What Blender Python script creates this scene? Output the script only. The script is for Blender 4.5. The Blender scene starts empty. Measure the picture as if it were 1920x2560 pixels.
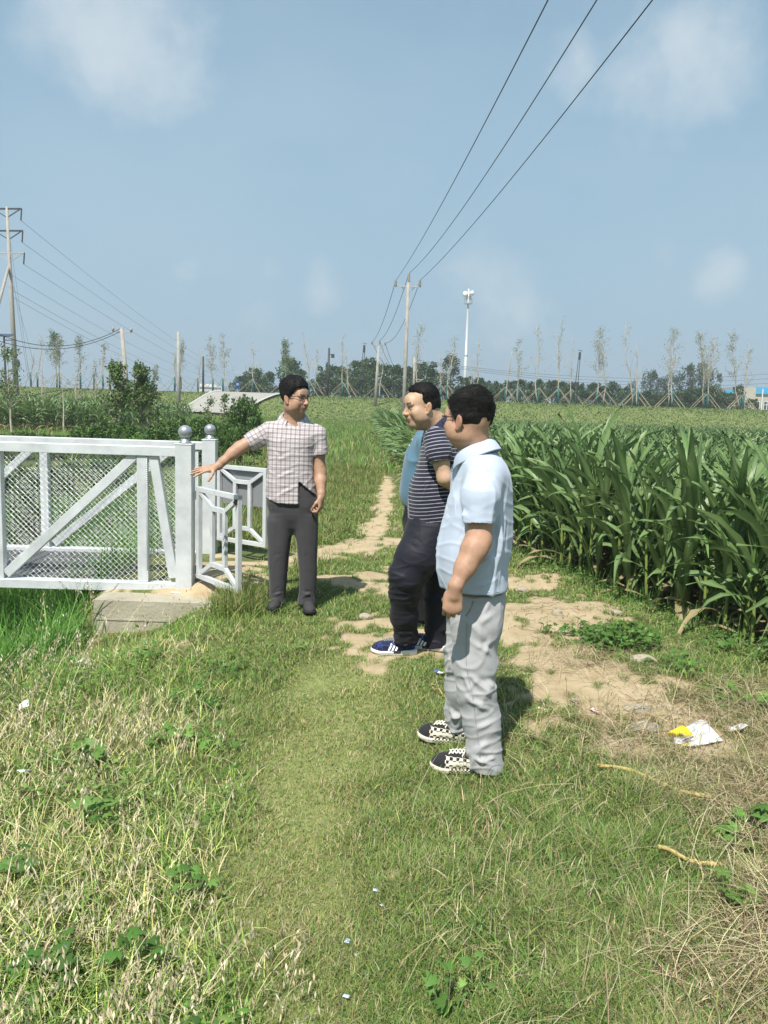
import bpy, math, os
import numpy as np
from mathutils import Matrix, Vector

SC = bpy.context.scene
# ---------------------------------------------------------------- camera
PITCH = math.atan(270/2000); ROLL = math.radians(1.8); CAM = np.array([0.0, 0.0, 1.6])
cam_d = bpy.data.cameras.new('camera'); cam = bpy.data.objects.new('camera', cam_d)
SC.collection.objects.link(cam); SC.camera = cam
cam_d.sensor_fit = 'VERTICAL'; cam_d.sensor_height = 36.0; cam_d.lens = 36.0*2000/2560
cam_d.clip_start = 0.05; cam_d.clip_end = 5000
Rm = Matrix.Rotation(math.pi/2-PITCH, 3, 'X') @ Matrix.Rotation(ROLL, 3, 'Z')
cam.matrix_world = Matrix.Translation(Vector(CAM)) @ Rm.to_4x4()
RN = np.array(Rm)
# ---------------------------------------------------------------- sky and sun
SUN_AZ = (-0.36, -0.93); SUN_EL = math.radians(56)
wd = bpy.data.worlds.new('World'); SC.world = wd; wd.use_nodes = True
nt = wd.node_tree; nt.nodes.clear()
out = nt.nodes.new('ShaderNodeOutputWorld'); bg = nt.nodes.new('ShaderNodeBackground')
sky = nt.nodes.new('ShaderNodeTexSky'); sky.sky_type = 'NISHITA'; sky.sun_disc = False
sky.sun_elevation = SUN_EL; sky.sun_rotation = math.atan2(SUN_AZ[0], SUN_AZ[1])
sky.air_density = 1.0; sky.dust_density = 1.2; sky.ozone_density = 1.4; sky.altitude = 0
bg.inputs['Strength'].default_value = 0.082
tc = nt.nodes.new('ShaderNodeTexCoord')
def wn(t, **k):
    n = nt.nodes.new(t)
    for a, b in k.items(): setattr(n, a, b)
    return n
nz = wn('ShaderNodeTexNoise'); nz.inputs['Scale'].default_value = 2.1; nz.inputs['Detail'].default_value = 7; nz.inputs['Roughness'].default_value = 0.5
mp = wn('ShaderNodeMapping'); mp.inputs['Scale'].default_value = (1.0, 1.0, 2.0)
nt.links.new(tc.outputs['Generated'], mp.inputs['Vector']); nt.links.new(mp.outputs[0], nz.inputs['Vector'])
def dirn(px, py):
    d = RN @ np.array([(px-960)/2000, (1280-py)/2000, -1.0]); return d/np.linalg.norm(d)
# soft cloud banks: each a direction on the sky with a size, broken up by noise
acc = None
for (px, py, rad, gain) in ((300,90,.105,1.0),(190,40,.08,.75),(400,180,.075,.85),(1700,110,.055,.85),(1745,190,.075,.85),(1620,180,.085,.75),(1450,160,.05,.65),
                            (460,665,.034,.72),(430,715,.05,.5),(1810,690,.045,.72),(800,740,.05,.55),(1250,775,.09,.55),(1640,650,.04,.4),(680,780,.07,.4),(1180,760,.05,.5)):
    dd = dirn(px, py)
    vs = wn('ShaderNodeVectorMath', operation='DISTANCE'); nt.links.new(tc.outputs['Generated'], vs.inputs[0]); vs.inputs[1].default_value = tuple(dd)
    mr = wn('ShaderNodeMapRange'); mr.interpolation_type = 'SMOOTHSTEP'; nt.links.new(vs.outputs['Value'], mr.inputs['Value'])
    mr.inputs['From Min'].default_value = 0; mr.inputs['From Max'].default_value = rad*1.6
    mr.inputs['To Min'].default_value = gain; mr.inputs['To Max'].default_value = 0
    if acc is None: acc = mr.outputs[0]
    else:
        ad = wn('ShaderNodeMath', operation='MAXIMUM'); nt.links.new(acc, ad.inputs[0]); nt.links.new(mr.outputs[0], ad.inputs[1]); acc = ad.outputs[0]
nz2 = wn('ShaderNodeTexNoise'); nz2.inputs['Scale'].default_value = 9; nz2.inputs['Detail'].default_value = 6; nz2.inputs['Roughness'].default_value = 0.6
nt.links.new(tc.outputs['Generated'], nz2.inputs['Vector'])
m2 = wn('ShaderNodeMath', operation='MULTIPLY_ADD'); nt.links.new(nz2.outputs[0], m2.inputs[0]); m2.inputs[1].default_value = 1.5; m2.inputs[2].default_value = -1.05
m3 = wn('ShaderNodeMath', operation='ADD'); nt.links.new(acc, m3.inputs[0]); nt.links.new(m2.outputs[0], m3.inputs[1])
cr = wn('ShaderNodeMapRange'); cr.interpolation_type = 'SMOOTHSTEP'; nt.links.new(m3.outputs[0], cr.inputs['Value'])
cr.inputs['From Min'].default_value = -0.05; cr.inputs['From Max'].default_value = 0.75; cr.inputs['To Max'].default_value = 0.74
thin = wn('ShaderNodeMapRange'); nt.links.new(nz.outputs[0], thin.inputs['Value']); thin.inputs['From Min'].default_value = .45; thin.inputs['From Max'].default_value = .8; thin.inputs['To Max'].default_value = .22
cmx = wn('ShaderNodeMath', operation='MAXIMUM'); nt.links.new(cr.outputs[0], cmx.inputs[0]); nt.links.new(thin.outputs[0], cmx.inputs[1])
mx = wn('ShaderNodeMix', data_type='RGBA'); nt.links.new(cmx.outputs[0], mx.inputs['Factor'])
tint = wn('ShaderNodeMix', data_type='RGBA', blend_type='MULTIPLY'); tint.inputs['Factor'].default_value = 1.0
nt.links.new(sky.outputs[0], tint.inputs['A']); tint.inputs['B'].default_value = (0.70, 0.84, 0.84, 1)
nt.links.new(tint.outputs['Result'], mx.inputs['A']); mx.inputs['B'].default_value = (4.9, 5.5, 5.9, 1)
sx = wn('ShaderNodeSeparateXYZ'); nt.links.new(tc.outputs['Generated'], sx.inputs[0])
hz_ = wn('ShaderNodeMapRange'); hz_.interpolation_type = 'SMOOTHSTEP'; nt.links.new(sx.outputs['Z'], hz_.inputs['Value'])
hz_.inputs['From Min'].default_value = -.02; hz_.inputs['From Max'].default_value = .75; hz_.inputs['To Min'].default_value = 1.0; hz_.inputs['To Max'].default_value = 0.45
hm = wn('ShaderNodeMix', data_type='RGBA'); nt.links.new(hz_.outputs[0], hm.inputs['Factor']); nt.links.new(tint.outputs['Result'], hm.inputs['A']); hm.inputs['B'].default_value = (2.50, 3.85, 4.90, 1)
nt.links.new(hm.outputs['Result'], mx.inputs['A'])
nt.links.new(mx.outputs['Result'], bg.inputs['Color']); nt.links.new(bg.outputs[0], out.inputs[0])
sl = bpy.data.lights.new('sun', 'SUN'); sl.energy = 4.2; sl.angle = math.radians(0.6); sl.color = (1.0, 0.955, 0.87)
sun = bpy.data.objects.new('sun', sl); SC.collection.objects.link(sun)
sd = Vector((SUN_AZ[0]*math.cos(SUN_EL), SUN_AZ[1]*math.cos(SUN_EL), math.sin(SUN_EL))).normalized()
sun.rotation_euler = sd.to_track_quat('Z', 'Y').to_euler(); sun.location = (-20, -40, 60)
SC.view_settings.view_transform = 'Standard'; SC.view_settings.look = 'None'; SC.view_settings.gamma = 1
SC.view_settings.exposure = 0.80
SC.render.engine = 'CYCLES'; SC.cycles.max_bounces = 5; SC.cycles.transparent_max_bounces = 8
SC.cycles.volume_bounces = 0

# ---------------------------------------------------------------- helpers
rng = np.random.default_rng(7)
def ray(px, py): return RN @ np.array([(px-960)/2000.0, (1280-py)/2000.0, -1.0])
def G(px, py, z=0.0):
    d = ray(px, py); return CAM + d*((z-CAM[2])/d[2])
def W(px, py, Y):
    d = ray(px, py); return CAM + d*(Y/d[1])

def tag(o, label=None, cat=None, group=None, kind=None):
    if label: o['label'] = label
    if cat: o['category'] = cat
    if group: o['group'] = group
    if kind: o['kind'] = kind
    return o
def empty(name, loc=(0,0,0), label=None, cat=None, group=None):
    o = bpy.data.objects.new(name, None); o.location = loc; o.empty_display_size = .1
    SC.collection.objects.link(o); return tag(o, label, cat, group)
def link(name, me, mat=None, parent=None, loc=None):
    o = bpy.data.objects.new(name, me); SC.collection.objects.link(o)
    if mat is not None:
        for m in (mat if isinstance(mat, (list, tuple)) else [mat]): me.materials.append(m)
    if parent is not None: o.parent = parent
    if loc is not None: o.location = loc
    return o
def mesh_np(name, V, F, smooth=False, attrs=None, mi=None):
    """V (n,3); F (m,k) array, or list of such arrays with different k"""
    me = bpy.data.meshes.new(name)
    Fs = F if isinstance(F, list) else [F]
    V = np.asarray(V, np.float32); me.vertices.add(len(V)); me.vertices.foreach_set('co', V.ravel())
    idx = np.concatenate([np.asarray(f, np.int32).ravel() for f in Fs])
    cnt = np.concatenate([np.full(len(f), np.asarray(f).shape[1], np.int32) for f in Fs])
    me.loops.add(len(idx)); me.loops.foreach_set('vertex_index', idx)
    me.polygons.add(len(cnt)); st = np.concatenate([[0], np.cumsum(cnt)[:-1]]).astype(np.int32)
    me.polygons.foreach_set('loop_start', st)
    try: me.polygons.foreach_set('loop_total', cnt)
    except Exception: pass
    if smooth: me.polygons.foreach_set('use_smooth', np.ones(len(cnt), bool))
    if mi is not None: me.polygons.foreach_set('material_index', np.asarray(mi, np.int32))
    me.update(calc_edges=True)
    for k, a in (attrs or {}).items():
        a = np.asarray(a, np.float32)
        if a.ndim == 1:
            at = me.attributes.new(k, 'FLOAT', 'POINT'); at.data.foreach_set('value', a)
        elif a.shape[1] == 3:
            at = me.attributes.new(k, 'FLOAT_VECTOR', 'POINT'); at.data.foreach_set('vector', a.ravel())
        else:
            at = me.attributes.new(k, 'FLOAT_COLOR', 'POINT'); at.data.foreach_set('color', a.ravel())
    return me

class MB:
    """collects simple solids into one mesh"""
    def __init__(s): s.v = []; s.f = []; s.n = 0; s.fm = []
    def add(s, V, F, m=0):
        s.v.append(np.asarray(V, float)); s.f += [tuple(i+s.n for i in f) for f in F]; s.fm += [m]*len(F); s.n += len(V)
    def box(s, c, size, R=None, m=0):
        h = np.array(size)/2
        V = np.array([[x,y,z] for x in (-1,1) for y in (-1,1) for z in (-1,1)])*h
        if R is not None: V = V @ np.array(R).T
        V = V + np.array(c)
        s.add(V, [(0,1,3,2),(4,6,7,5),(0,4,5,1),(2,3,7,6),(0,2,6,4),(1,5,7,3)], m)
    def bar(s, a, b, w, t, up=(0,0,1), m=0):
        """rectangular bar a->b, w across (perp. to up and axis), t along up"""
        a = np.array(a, float); b = np.array(b, float); d = b-a; L = np.linalg.norm(d); d = d/L
        up = np.array(up, float); up = up-d*np.dot(up,d)
        if np.linalg.norm(up) < 1e-6: up = np.array([0,1.0,0])
        up /= np.linalg.norm(up); sd_ = np.cross(d, up)
        s.box((a+b)/2, (L, w, t), np.stack([d, sd_, up], 1), m)
    def tube(s, pts, r, n=8, cap=True, m=0):
        pts = np.array(pts, float); k = len(pts); r = np.broadcast_to(np.asarray(r, float), (k,))
        T = np.gradient(pts, axis=0); T /= np.linalg.norm(T, axis=1)[:,None]+1e-12
        ref = np.array([0,0,1.0]) if abs(T[0][2]) < .9 else np.array([1.0,0,0])
        V = []; A = None
        for i in range(k):
            if A is None: A = np.cross(T[i], ref)
            else: A = A-T[i]*np.dot(A, T[i])
            A /= np.linalg.norm(A); B = np.cross(T[i], A)
            th = np.arange(n)*2*math.pi/n
            V.append(pts[i]+r[i]*(np.cos(th)[:,None]*A+np.sin(th)[:,None]*B))
        V = np.concatenate(V); F = []
        for i in range(k-1):
            for j in range(n):
                F.append((i*n+j, i*n+(j+1)%n, (i+1)*n+(j+1)%n, (i+1)*n+j))
        if cap: F.append(tuple(range(n-1,-1,-1))); F.append(tuple((k-1)*n+j for j in range(n)))
        s.add(V, F, m)
    def ball(s, c, r, n=14, m=0):
        rr = np.broadcast_to(np.asarray(r, float), (3,)); V = []; F = []
        for i in range(1, n):
            ph = math.pi*i/n
            for j in range(n*2):
                th = math.pi*j/n; V.append((math.sin(ph)*math.cos(th), math.sin(ph)*math.sin(th), math.cos(ph)))
        k = n*2
        for i in range(n-2):
            for j in range(k): F.append((i*k+j, (i+1)*k+j, (i+1)*k+(j+1)%k, i*k+(j+1)%k))
        V.append((0,0,1)); V.append((0,0,-1)); t = len(V)-2
        for j in range(k): F.append((t, j, (j+1)%k)); F.append((t+1, (n-2)*k+(j+1)%k, (n-2)*k+j))
        s.add(np.array(V)*rr+np.array(c), F, m)
    def poly(s, pts, th, nrm=(0,0,1), m=0):
        pts = np.array(pts, float); n = len(pts); o = np.array(nrm, float)*th/2
        s.add(np.concatenate([pts+o, pts-o]), [tuple(range(n)), tuple(range(2*n-1, n-1, -1))]+[(i, i+n, (i+1)%n+n, (i+1)%n) for i in range(n)], m)
    def build(s, name, mat, parent=None, origin=None, smooth=False):
        V = np.concatenate(s.v)
        if origin is not None: V = V-np.array(origin)
        me = bpy.data.meshes.new(name); me.from_pydata(V.tolist(), [], s.f)
        if smooth: me.polygons.foreach_set('use_smooth', np.ones(len(s.f), bool))
        me.polygons.foreach_set('material_index', np.array(s.fm, np.int32))
        me.update()
        return link(name, me, mat, parent)

# ---------------------------------------------------------------- materials
def mat(name, col, rough=.6, metal=0, var=.0, scale=8.0, bump=0, bscale=30.0, col2=None, spec=None, attr=None, trans=0.0, detail=4):
    m = bpy.data.materials.new(name); m.use_nodes = True; n = m.node_tree; b = n.nodes['Principled BSDF']
    b.inputs['Roughness'].default_value = rough; b.inputs['Metallic'].default_value = metal
    if spec is not None: b.inputs['Specular IOR Level'].default_value = spec
    src = None
    if attr:
        a = n.nodes.new('ShaderNodeAttribute'); a.attribute_name = attr; src = a.outputs['Color']
    if col2 is not None or var:
        t = n.nodes.new('ShaderNodeTexCoord'); z = n.nodes.new('ShaderNodeTexNoise'); z.inputs['Scale'].default_value = scale; z.inputs['Detail'].default_value = detail; z.inputs['Roughness'].default_value = .62
        n.links.new(t.outputs['Object'], z.inputs['Vector'])
        r = n.nodes.new('ShaderNodeMapRange'); n.links.new(z.outputs[0], r.inputs['Value']); r.inputs['From Min'].default_value = .32; r.inputs['From Max'].default_value = .68
        x = n.nodes.new('ShaderNodeMix'); x.data_type = 'RGBA'; n.links.new(r.outputs[0], x.inputs['Factor'])
        if src is not None:
            x.blend_type = 'MULTIPLY'; x.inputs['A'].default_value = (1,1,1,1)
            n.links.new(src, x.inputs['A']); x.inputs['B'].default_value = tuple([1-var]*3)+(1,)
        else:
            c2 = col2 if col2 is not None else tuple(max(0, c*(1-var)) for c in col)
            x.inputs['A'].default_value = tuple(col)+(1,); x.inputs['B'].default_value = tuple(c2)+(1,)
        src = x.outputs['Result']
    if src is not None: n.links.new(src, b.inputs['Base Color'])
    else: b.inputs['Base Color'].default_value = tuple(col)+(1,)
    if bump:
        t = n.nodes.new('ShaderNodeTexCoord'); z = n.nodes.new('ShaderNodeTexNoise'); z.inputs['Scale'].default_value = bscale; z.inputs['Detail'].default_value = 5
        n.links.new(t.outputs['Object'], z.inputs['Vector'])
        u = n.nodes.new('ShaderNodeBump'); u.inputs['Distance'].default_value = bump; n.links.new(z.outputs[0], u.inputs['Height']); n.links.new(u.outputs[0], b.inputs['Normal'])
    if trans:
        tr = n.nodes.new('ShaderNodeBsdfTranslucent'); ms = n.nodes.new('ShaderNodeMixShader'); ms.inputs[0].default_value = trans
        if src is not None: n.links.new(src, tr.inputs['Color'])
        else: tr.inputs['Color'].default_value = tuple(col)+(1,)
        o = n.nodes['Material Output']; n.links.new(b.outputs[0], ms.inputs[1]); n.links.new(tr.outputs[0], ms.inputs[2]); n.links.new(ms.outputs[0], o.inputs['Surface'])
    return m

# smooth pseudo-noise from random sinusoids (numpy, vectorised)
class SN:
    def __init__(s, seed, freq, n=7, dim=3):
        r = np.random.default_rng(seed); k = r.normal(size=(n, dim)); k /= np.linalg.norm(k, axis=1)[:,None]
        s.k = k*(freq*r.uniform(.6, 1.5, n))[:,None]; s.p = r.uniform(0, 6.28, n); s.a = math.sqrt(2.0/n)
    def __call__(s, P): return np.sin(np.asarray(P) @ s.k.T + s.p).sum(-1)*s.a
def sst(a, b, x):
    t = np.clip((x-a)/(b-a), 0, 1); return t*t*(3-2*t)
# ================================================================ terrain
n_a = SN(1, 1.1, dim=2); n_b = SN(2, 4.0, dim=2); n_c = SN(3, 13.0, 10, dim=2); n_d = SN(4, 33.0, 12, dim=2)
EY = np.array([-5, 3.0, 5.31, 5.82, 6.68, 7.81, 11.4, 16, 25, 45, 70.0]); EX = np.array([5.9, 3.35, 2.62, 2.44, 2.22, 1.9, 1.0, .62, .28, -.3, -1.0])
def field_edge(y): return np.interp(y, EY, EX)
def terr(x, y):
    x = np.asarray(x, float); y = np.asarray(y, float); P = np.stack([x, y], -1)
    near = 1-sst(12, 40, y)
    z = .018*n_a(P)*near+.010*n_b(P)*near+.0035*n_c(P)*(1-sst(8, 20, y))
    z = z+.05*np.exp(-((x+1.3)**2+(y-6.8)**2)/.8)
    z = z+.07*np.exp(-(((x-1.55)/.75)**2+((y-4.9)/1.1)**2))
    fd = sst(-.15, .55, x-field_edge(y))
    z = z-fd*(.24+.0125*np.clip(y-8, 0, 60))*(1-sst(66, 74, y))
    dl = sst(2.22, 3.1, -x)*sst(2.6, 4.6, y)*(1-sst(10.5, 14, y))*(1-sst(8.5, 10.5, -x))
    z = z-.85*dl
    z = z-.30*sst(1.05, 2.0, -x)*(1-.0)*sst(4.2, 5.9, y)*(1-sst(6.2, 6.5, y))*(1-sst(2.2,3.1,-x)*.8)
    em = sst(70, 87, y)*2.15
    em = em-sst(112, 125, y)*1.1
    return z+em
# sand patches: ellipses on the ground
SAND = []
for (cx, cy, rx, ry, w) in ((966,1225,16,34,1.6),(962,1258,20,30,1.6),(950,1290,26,28,1.5),(935,1322,38,24,1.4),(905,1350,56,17,1.3),(860,1374,84,14,1.2),(790,1390,60,16,1.3),(720,1404,60,16,1.2),(980,1350,40,16,1.2),(640,1425,120,18,1),(520,1455,90,16,1),(590,1440,110,20,1),
     (930,1448,60,12,.8),(1000,1430,50,14,.7),(880,1465,70,12,.8),(950,1490,60,12,.75),(960,1560,110,30,.95),(880,1570,40,14,.9),(1060,1600,150,45,1),(960,1640,70,30,.85),(935,1685,40,22,.8),(1180,1560,140,60,1),(1330,1530,120,50,1),
     (1300,1600,150,42,1),(1450,1600,90,35,1),(1380,1665,110,38,1),(1480,1740,150,44,1),(1600,1800,190,60,1),(1700,1850,160,50,.9),(1420,1500,90,30,.9),(1340,1470,70,22,.8),(440,1485,120,14,.9),(1560,1880,140,30,.8)):
    g = G(cx, cy); a = G(cx+rx, cy)-G(cx-rx, cy); b = G(cx, cy-ry)-G(cx, cy+ry)
    SAND.append((g[0], g[1], abs(a[0])/2, abs(b[1])/2, w))
def sand_mask(x, y):
    m = np.full(np.shape(x), -1.0)
    for (gx, gy, rx, ry, w) in SAND:
        q = np.sqrt(((x-gx)/rx)**2+((y-gy)/ry)**2); m = np.maximum(m, (1.25-q)*w)
    P = np.stack([x, y], -1)
    m = m+.26*n_b(P)+.30*n_c(P)+.22*n_d(P)
    return sst(.10, .50, m)
# worn strip of thin yellow turf in the foreground
WL = np.array([1.0, 1.9, 2.4, 3.0, 3.6, 4.4, 5.4]); WXc = np.array([-.42, -.36, -.27, -.30, -.26, -.15, -.02])
def worn(x, y):
    P = np.stack([x, y], -1); d = np.abs(x-np.interp(y, WL, WXc))
    return np.clip((1-sst(.08, .42, d+.08*n_b(P)))*(1-sst(4.4, 5.6, y)), 0, 1)
def dryness(x, y):
    "straw thatch at the right and the left front"
    P = np.stack([x, y], -1)
    r = sst(.75, 1.25, x-.18*(y-2)+.18*n_b(P))*(1-sst(3.7, 4.4, y+.2*n_b(P)))
    return r
xs = np.unique(np.concatenate([-np.geomspace(2.9, 900, 46)[::-1], np.arange(-2.9, 3.6, .045), np.geomspace(3.6, 900, 46)]))
ys = np.unique(np.concatenate([-np.geomspace(1, 300, 14)[::-1]+2, np.arange(1.4, 8, .045), np.arange(8, 20, .12), np.arange(20, 60, .8), np.arange(60, 130, 1.2), np.geomspace(131, 2500, 26)]))
XX, YY = np.meshgrid(xs, ys); ZZ = terr(XX, YY)
nx, ny = len(xs), len(ys); ii = np.arange((ny-1)*nx).reshape(ny-1, nx)[:, :-1].ravel()
FF = np.stack([ii, ii+1, ii+nx+1, ii+nx], 1)
sm = sand_mask(XX, YY).ravel(); wr = worn(XX, YY).ravel(); dr = dryness(XX, YY).ravel()
fld = (sst(0, .4, XX-field_edge(YY))*(1-sst(66, 70, YY))).ravel()
emb = (sst(68, 74, YY)).ravel()
me = mesh_np('ground', np.stack([XX, YY, ZZ], -1).reshape(-1, 3), FF, True, {'sand': sm, 'worn': np.maximum(wr, dr), 'field': fld, 'bank': emb})
m = bpy.data.materials.new('ground'); m.use_nodes = True; n = m.node_tree; b = n.nodes['Principled BSDF']; b.inputs['Roughness'].default_value = .95; b.inputs['Specular IOR Level'].default_value = .15
def nd(t, **k):
    q = n.nodes.new(t)
    for a, v in k.items(): setattr(q, a, v)
    return q
def noise(scale, detail=5, rough=.6, sc=None):
    q = nd('ShaderNodeTexNoise'); q.inputs['Scale'].default_value = scale; q.inputs['Detail'].default_value = detail; q.inputs['Roughness'].default_value = rough
    if sc:
        mpp = nd('ShaderNodeMapping'); mpp.inputs['Scale'].default_value = sc; n.links.new(tcg.outputs['Object'], mpp.inputs[0]); n.links.new(mpp.outputs[0], q.inputs['Vector'])
    else: n.links.new(tcg.outputs['Object'], q.inputs['Vector'])
    return q.outputs[0]
def ramp(src, stops):
    q = nd('ShaderNodeValToRGB'); n.links.new(src, q.inputs[0]); e = q.color_ramp.elements
    while len(e) < len(stops): e.new(.5)
    for i, (p_, c) in enumerate(stops): e[i].position = p_; e[i].color = tuple(c)+(1,)
    return q.outputs[0]
def mixc(f, a, b_):
    q = nd('ShaderNodeMix', data_type='RGBA')
    if isinstance(f, (float, int)): q.inputs['Factor'].default_value = f
    else: n.links.new(f, q.inputs['Factor'])
    n.links.new(a, q.inputs['A']); n.links.new(b_, q.inputs['B']); return q.outputs['Result']
def att(k):
    q = nd('ShaderNodeAttribute'); q.attribute_name = k; return q.outputs['Fac']
tcg = nd('ShaderNodeTexCoord')
sandc = ramp(noise(5, 8, .68), [(.28, (.31,.235,.14)), (.5, (.43,.34,.215)), (.72, (.50,.41,.28))])
soilc = ramp(noise(22, 8, .7), [(.3, (.06,.075,.025)), (.5, (.11,.13,.045)), (.75, (.18,.18,.075))])
wornc = ramp(noise(26, 8, .7), [(.3, (.12,.16,.05)), (.5, (.21,.24,.085)), (.75, (.34,.33,.15))])
bankc = ramp(noise(.9, 10, .78, (1,.55,1)), [(.3, (.085,.12,.035)), (.5, (.14,.18,.055)), (.66, (.20,.21,.085)), (.8,(.11,.15,.045))])
fieldc = ramp(noise(9, 6), [(.3, (.07,.06,.03)), (.7, (.20,.15,.08))])
c_ = mixc(att('worn'), soilc, wornc); c_ = mixc(att('field'), c_, fieldc); c_ = mixc(att('sand'), c_, sandc); c_ = mixc(att('bank'), c_, bankc)
n.links.new(c_, b.inputs['Base Color'])
bu = nd('ShaderNodeBump'); bu.inputs['Distance'].default_value = .012; n.links.new(noise(45, 8, .72), bu.inputs['Height']); n.links.new(bu.outputs[0], b.inputs['Normal'])
ground = link('ground', me, m); tag(ground, 'sandy earth and worn turf running back to a low grassy embankment', 'ground', kind='structure')
# ================================================================ footbridge, gates, abutment
SILVER = mat('silver_paint', (.68,.70,.72), rough=.42, metal=.2, var=.26, scale=5, bump=.0010, bscale=90)
SILVER2 = mat('silver_ball', (.42,.44,.46), rough=.36, metal=.55, var=.2, scale=12, bump=.0008, bscale=120)
WELD = mat('weld_bead', (.70,.72,.74), rough=.5, metal=.2, bump=.004, bscale=150)
WIRE = mat('mesh_wire', (.72,.73,.72), rough=.5, metal=.3)
GRATE = mat('deck_steel', (.30,.31,.33), rough=.55, metal=.5, var=.4, scale=20)
CONC = mat('concrete', (.40,.37,.29), rough=.9, col2=(.29,.26,.19), scale=5, bump=.006, bscale=40, detail=9)
BDK = .06
NP = np.array([-1.63, 6.50]); FP = np.array([-1.74, 7.92])
def u2(a, b):
    d = np.array(b)-np.array(a); return d/np.linalg.norm(d)
bdir = np.array([-1.0, -.015]); bdir /= np.linalg.norm(bdir)
bperp = np.array([-bdir[1], bdir[0]])*-1        # away from the camera
if bperp[1] < 0: bperp = -bperp
def v3(p_, z): return np.array([p_[0], p_[1], z])
def bridge_post(P0, label, ht):
    r = empty('bridge_post', v3(P0, BDK-.06), label, 'post', 'end posts of the footbridge'); o = v3(P0, BDK-.06); w = .132
    mb = MB(); mb.box(v3(P0, BDK-.05+ht/2), (w, w, ht+.0)); mb.box(v3(P0, BDK-.05+ht+.004), (w+.010, w+.010, .008)); mb.box(v3(P0, BDK-.05+.004), (w+.06, w+.06, .010))
    s_ = mb.build('shaft', SILVER, r, o); bv = s_.modifiers.new('b', 'BEVEL'); bv.width = .004; bv.segments = 2
    b = MB(); b.tube([v3(P0, BDK-.04+ht), v3(P0, BDK-.03+ht), v3(P0, BDK-.022+ht), v3(P0, BDK-.005+ht)], [.050,.050,.034,.036], 20); b.ball(v3(P0, BDK+.050+ht), .056, 16); b.build('ball_finial', SILVER2, r, o, True)
    return r
HN = 1.215; HF = 1.185
bridge_post(NP, 'near silver end post with ball top, beside the outstretched hand', HN)
bridge_post(FP, 'far silver end post with ball top, behind the near one', HF)
def truss(P0, label, offs, zb, zt, posts, diags, mesh_z):
    """bridge railing from the post to the left; distances run along the bridge"""
    o = v3(P0, BDK); r = empty('bridge_railing', o, label, 'railing', 'railings of the footbridge')
    at = lambda s_, z, off=0: v3(P0+bdir*s_+bperp*off, z)
    L = 6.5
    mb = MB(); mb.bar(at(.068, zt), at(L, zt), .10, .078)
    q = mb.build('top_rail', SILVER, r, o); bv = q.modifiers.new('b', 'BEVEL'); bv.width = .004; bv.segments = 2
    mb = MB(); mb.bar(at(.07, zb), at(L, zb), .10, .075); q = mb.build('bottom_beam', SILVER, r, o); bv = q.modifiers.new('b', 'BEVEL'); bv.width = .003; bv.segments = 1
    zl, zh = zb+.038, zt-.040
    for s_ in posts:
        mb = MB(); mb.box(at(s_, (zl+zh)/2), (.078, .070, zh-zl-.002)); q = mb.build('upright', SILVER, r, o); bv = q.modifiers.new('b', 'BEVEL'); bv.width = .003; bv.segments = 1
        if s_ < 1: 
            wb = MB()
            for k_ in range(14): wb.ball(at(s_-.043, zh-.02-.016*k_, -.034), .006, 5)
            for k_ in range(6): wb.ball(at(s_-.043, zl+.01+.016*k_, -.034), .006, 5)
            # one continuous bead
            wb.tube([at(s_-.043, zh-.01, -.034), at(s_-.043, zl+.01, -.034)], .0028, 5)
            wb.build('weld', WELD, q, o, True)
    for (s0, z0, s1, z1) in diags:
        mb = MB(); mb.bar(at(s0, z0, .002), at(s1, z1, .002), .060, .074, up=v3(np.cross(v3(bdir,0), (0,0,1))[:2], 0) if False else (0,0,1)); q = mb.build('brace', SILVER, r, o); bv = q.modifiers.new('b', 'BEVEL'); bv.width = .003; bv.segments = 1
    # chain-link infill: zig-zag wires
    pitch = .049; wm = MB(); hgt = zh-zl; rad = .0015
    s = .09; k = 0; V = []; off = .030
    def wire(s_start, dirn_):
        a = s_start; pts = []; 
        n_ = int(hgt/pitch)
        for j in range(n_+1):
            pts.append(at(a, zl+hgt*j/n_, off+(.003 if j%2 else -.003))); a += dirn_*hgt/n_
        return pts
    s = -hgt
    while s < 4.9:
        for dn in (1, -1):
            p0s = s if dn == 1 else s+hgt
            n_ = int(round(hgt/pitch)); pts = []
            for j in range(2*n_+1):
                f_ = j/(2*n_); a_ = p0s+dn*hgt*f_
                if a_ < .068 or a_ > 4.8: continue
                wob = .0055*math.sin(math.pi*j)
                pts.append(at(a_+(.004 if j%2 else -.004), zl+hgt*f_, off+.004*dn*(1 if j%2 else -1)))
            if len(pts) > 1: wm.tube(pts, rad, 4, cap=False)
        s += pitch*1.0
    wm.build('wire_mesh', WIRE, r, o)
    return r
zbN = BDK-.018
truss(NP, 'near railing of the silver footbridge with diagonal braces and wire mesh', 0, zbN, BDK-.05+HN-.060,
      [.345, 1.52, 2.70, 3.88, 5.05], [(.40, BDK+1.068, 1.47, BDK+.055), (.255, BDK+1.068, .095, BDK+.06), (1.59, BDK+1.068, 2.66, BDK+.055), (2.77, BDK+1.068, 3.83, BDK+.055)], 0)
truss(FP, 'far railing of the silver footbridge seen through the near one', 0, zbN, BDK-.05+HF-.060,
      [.155, 1.63, 2.80, 3.98], [(.36, BDK+1.045, 1.55, BDK+.055), (1.70, BDK+1.045, 2.75, BDK+.055)], 0)
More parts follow.
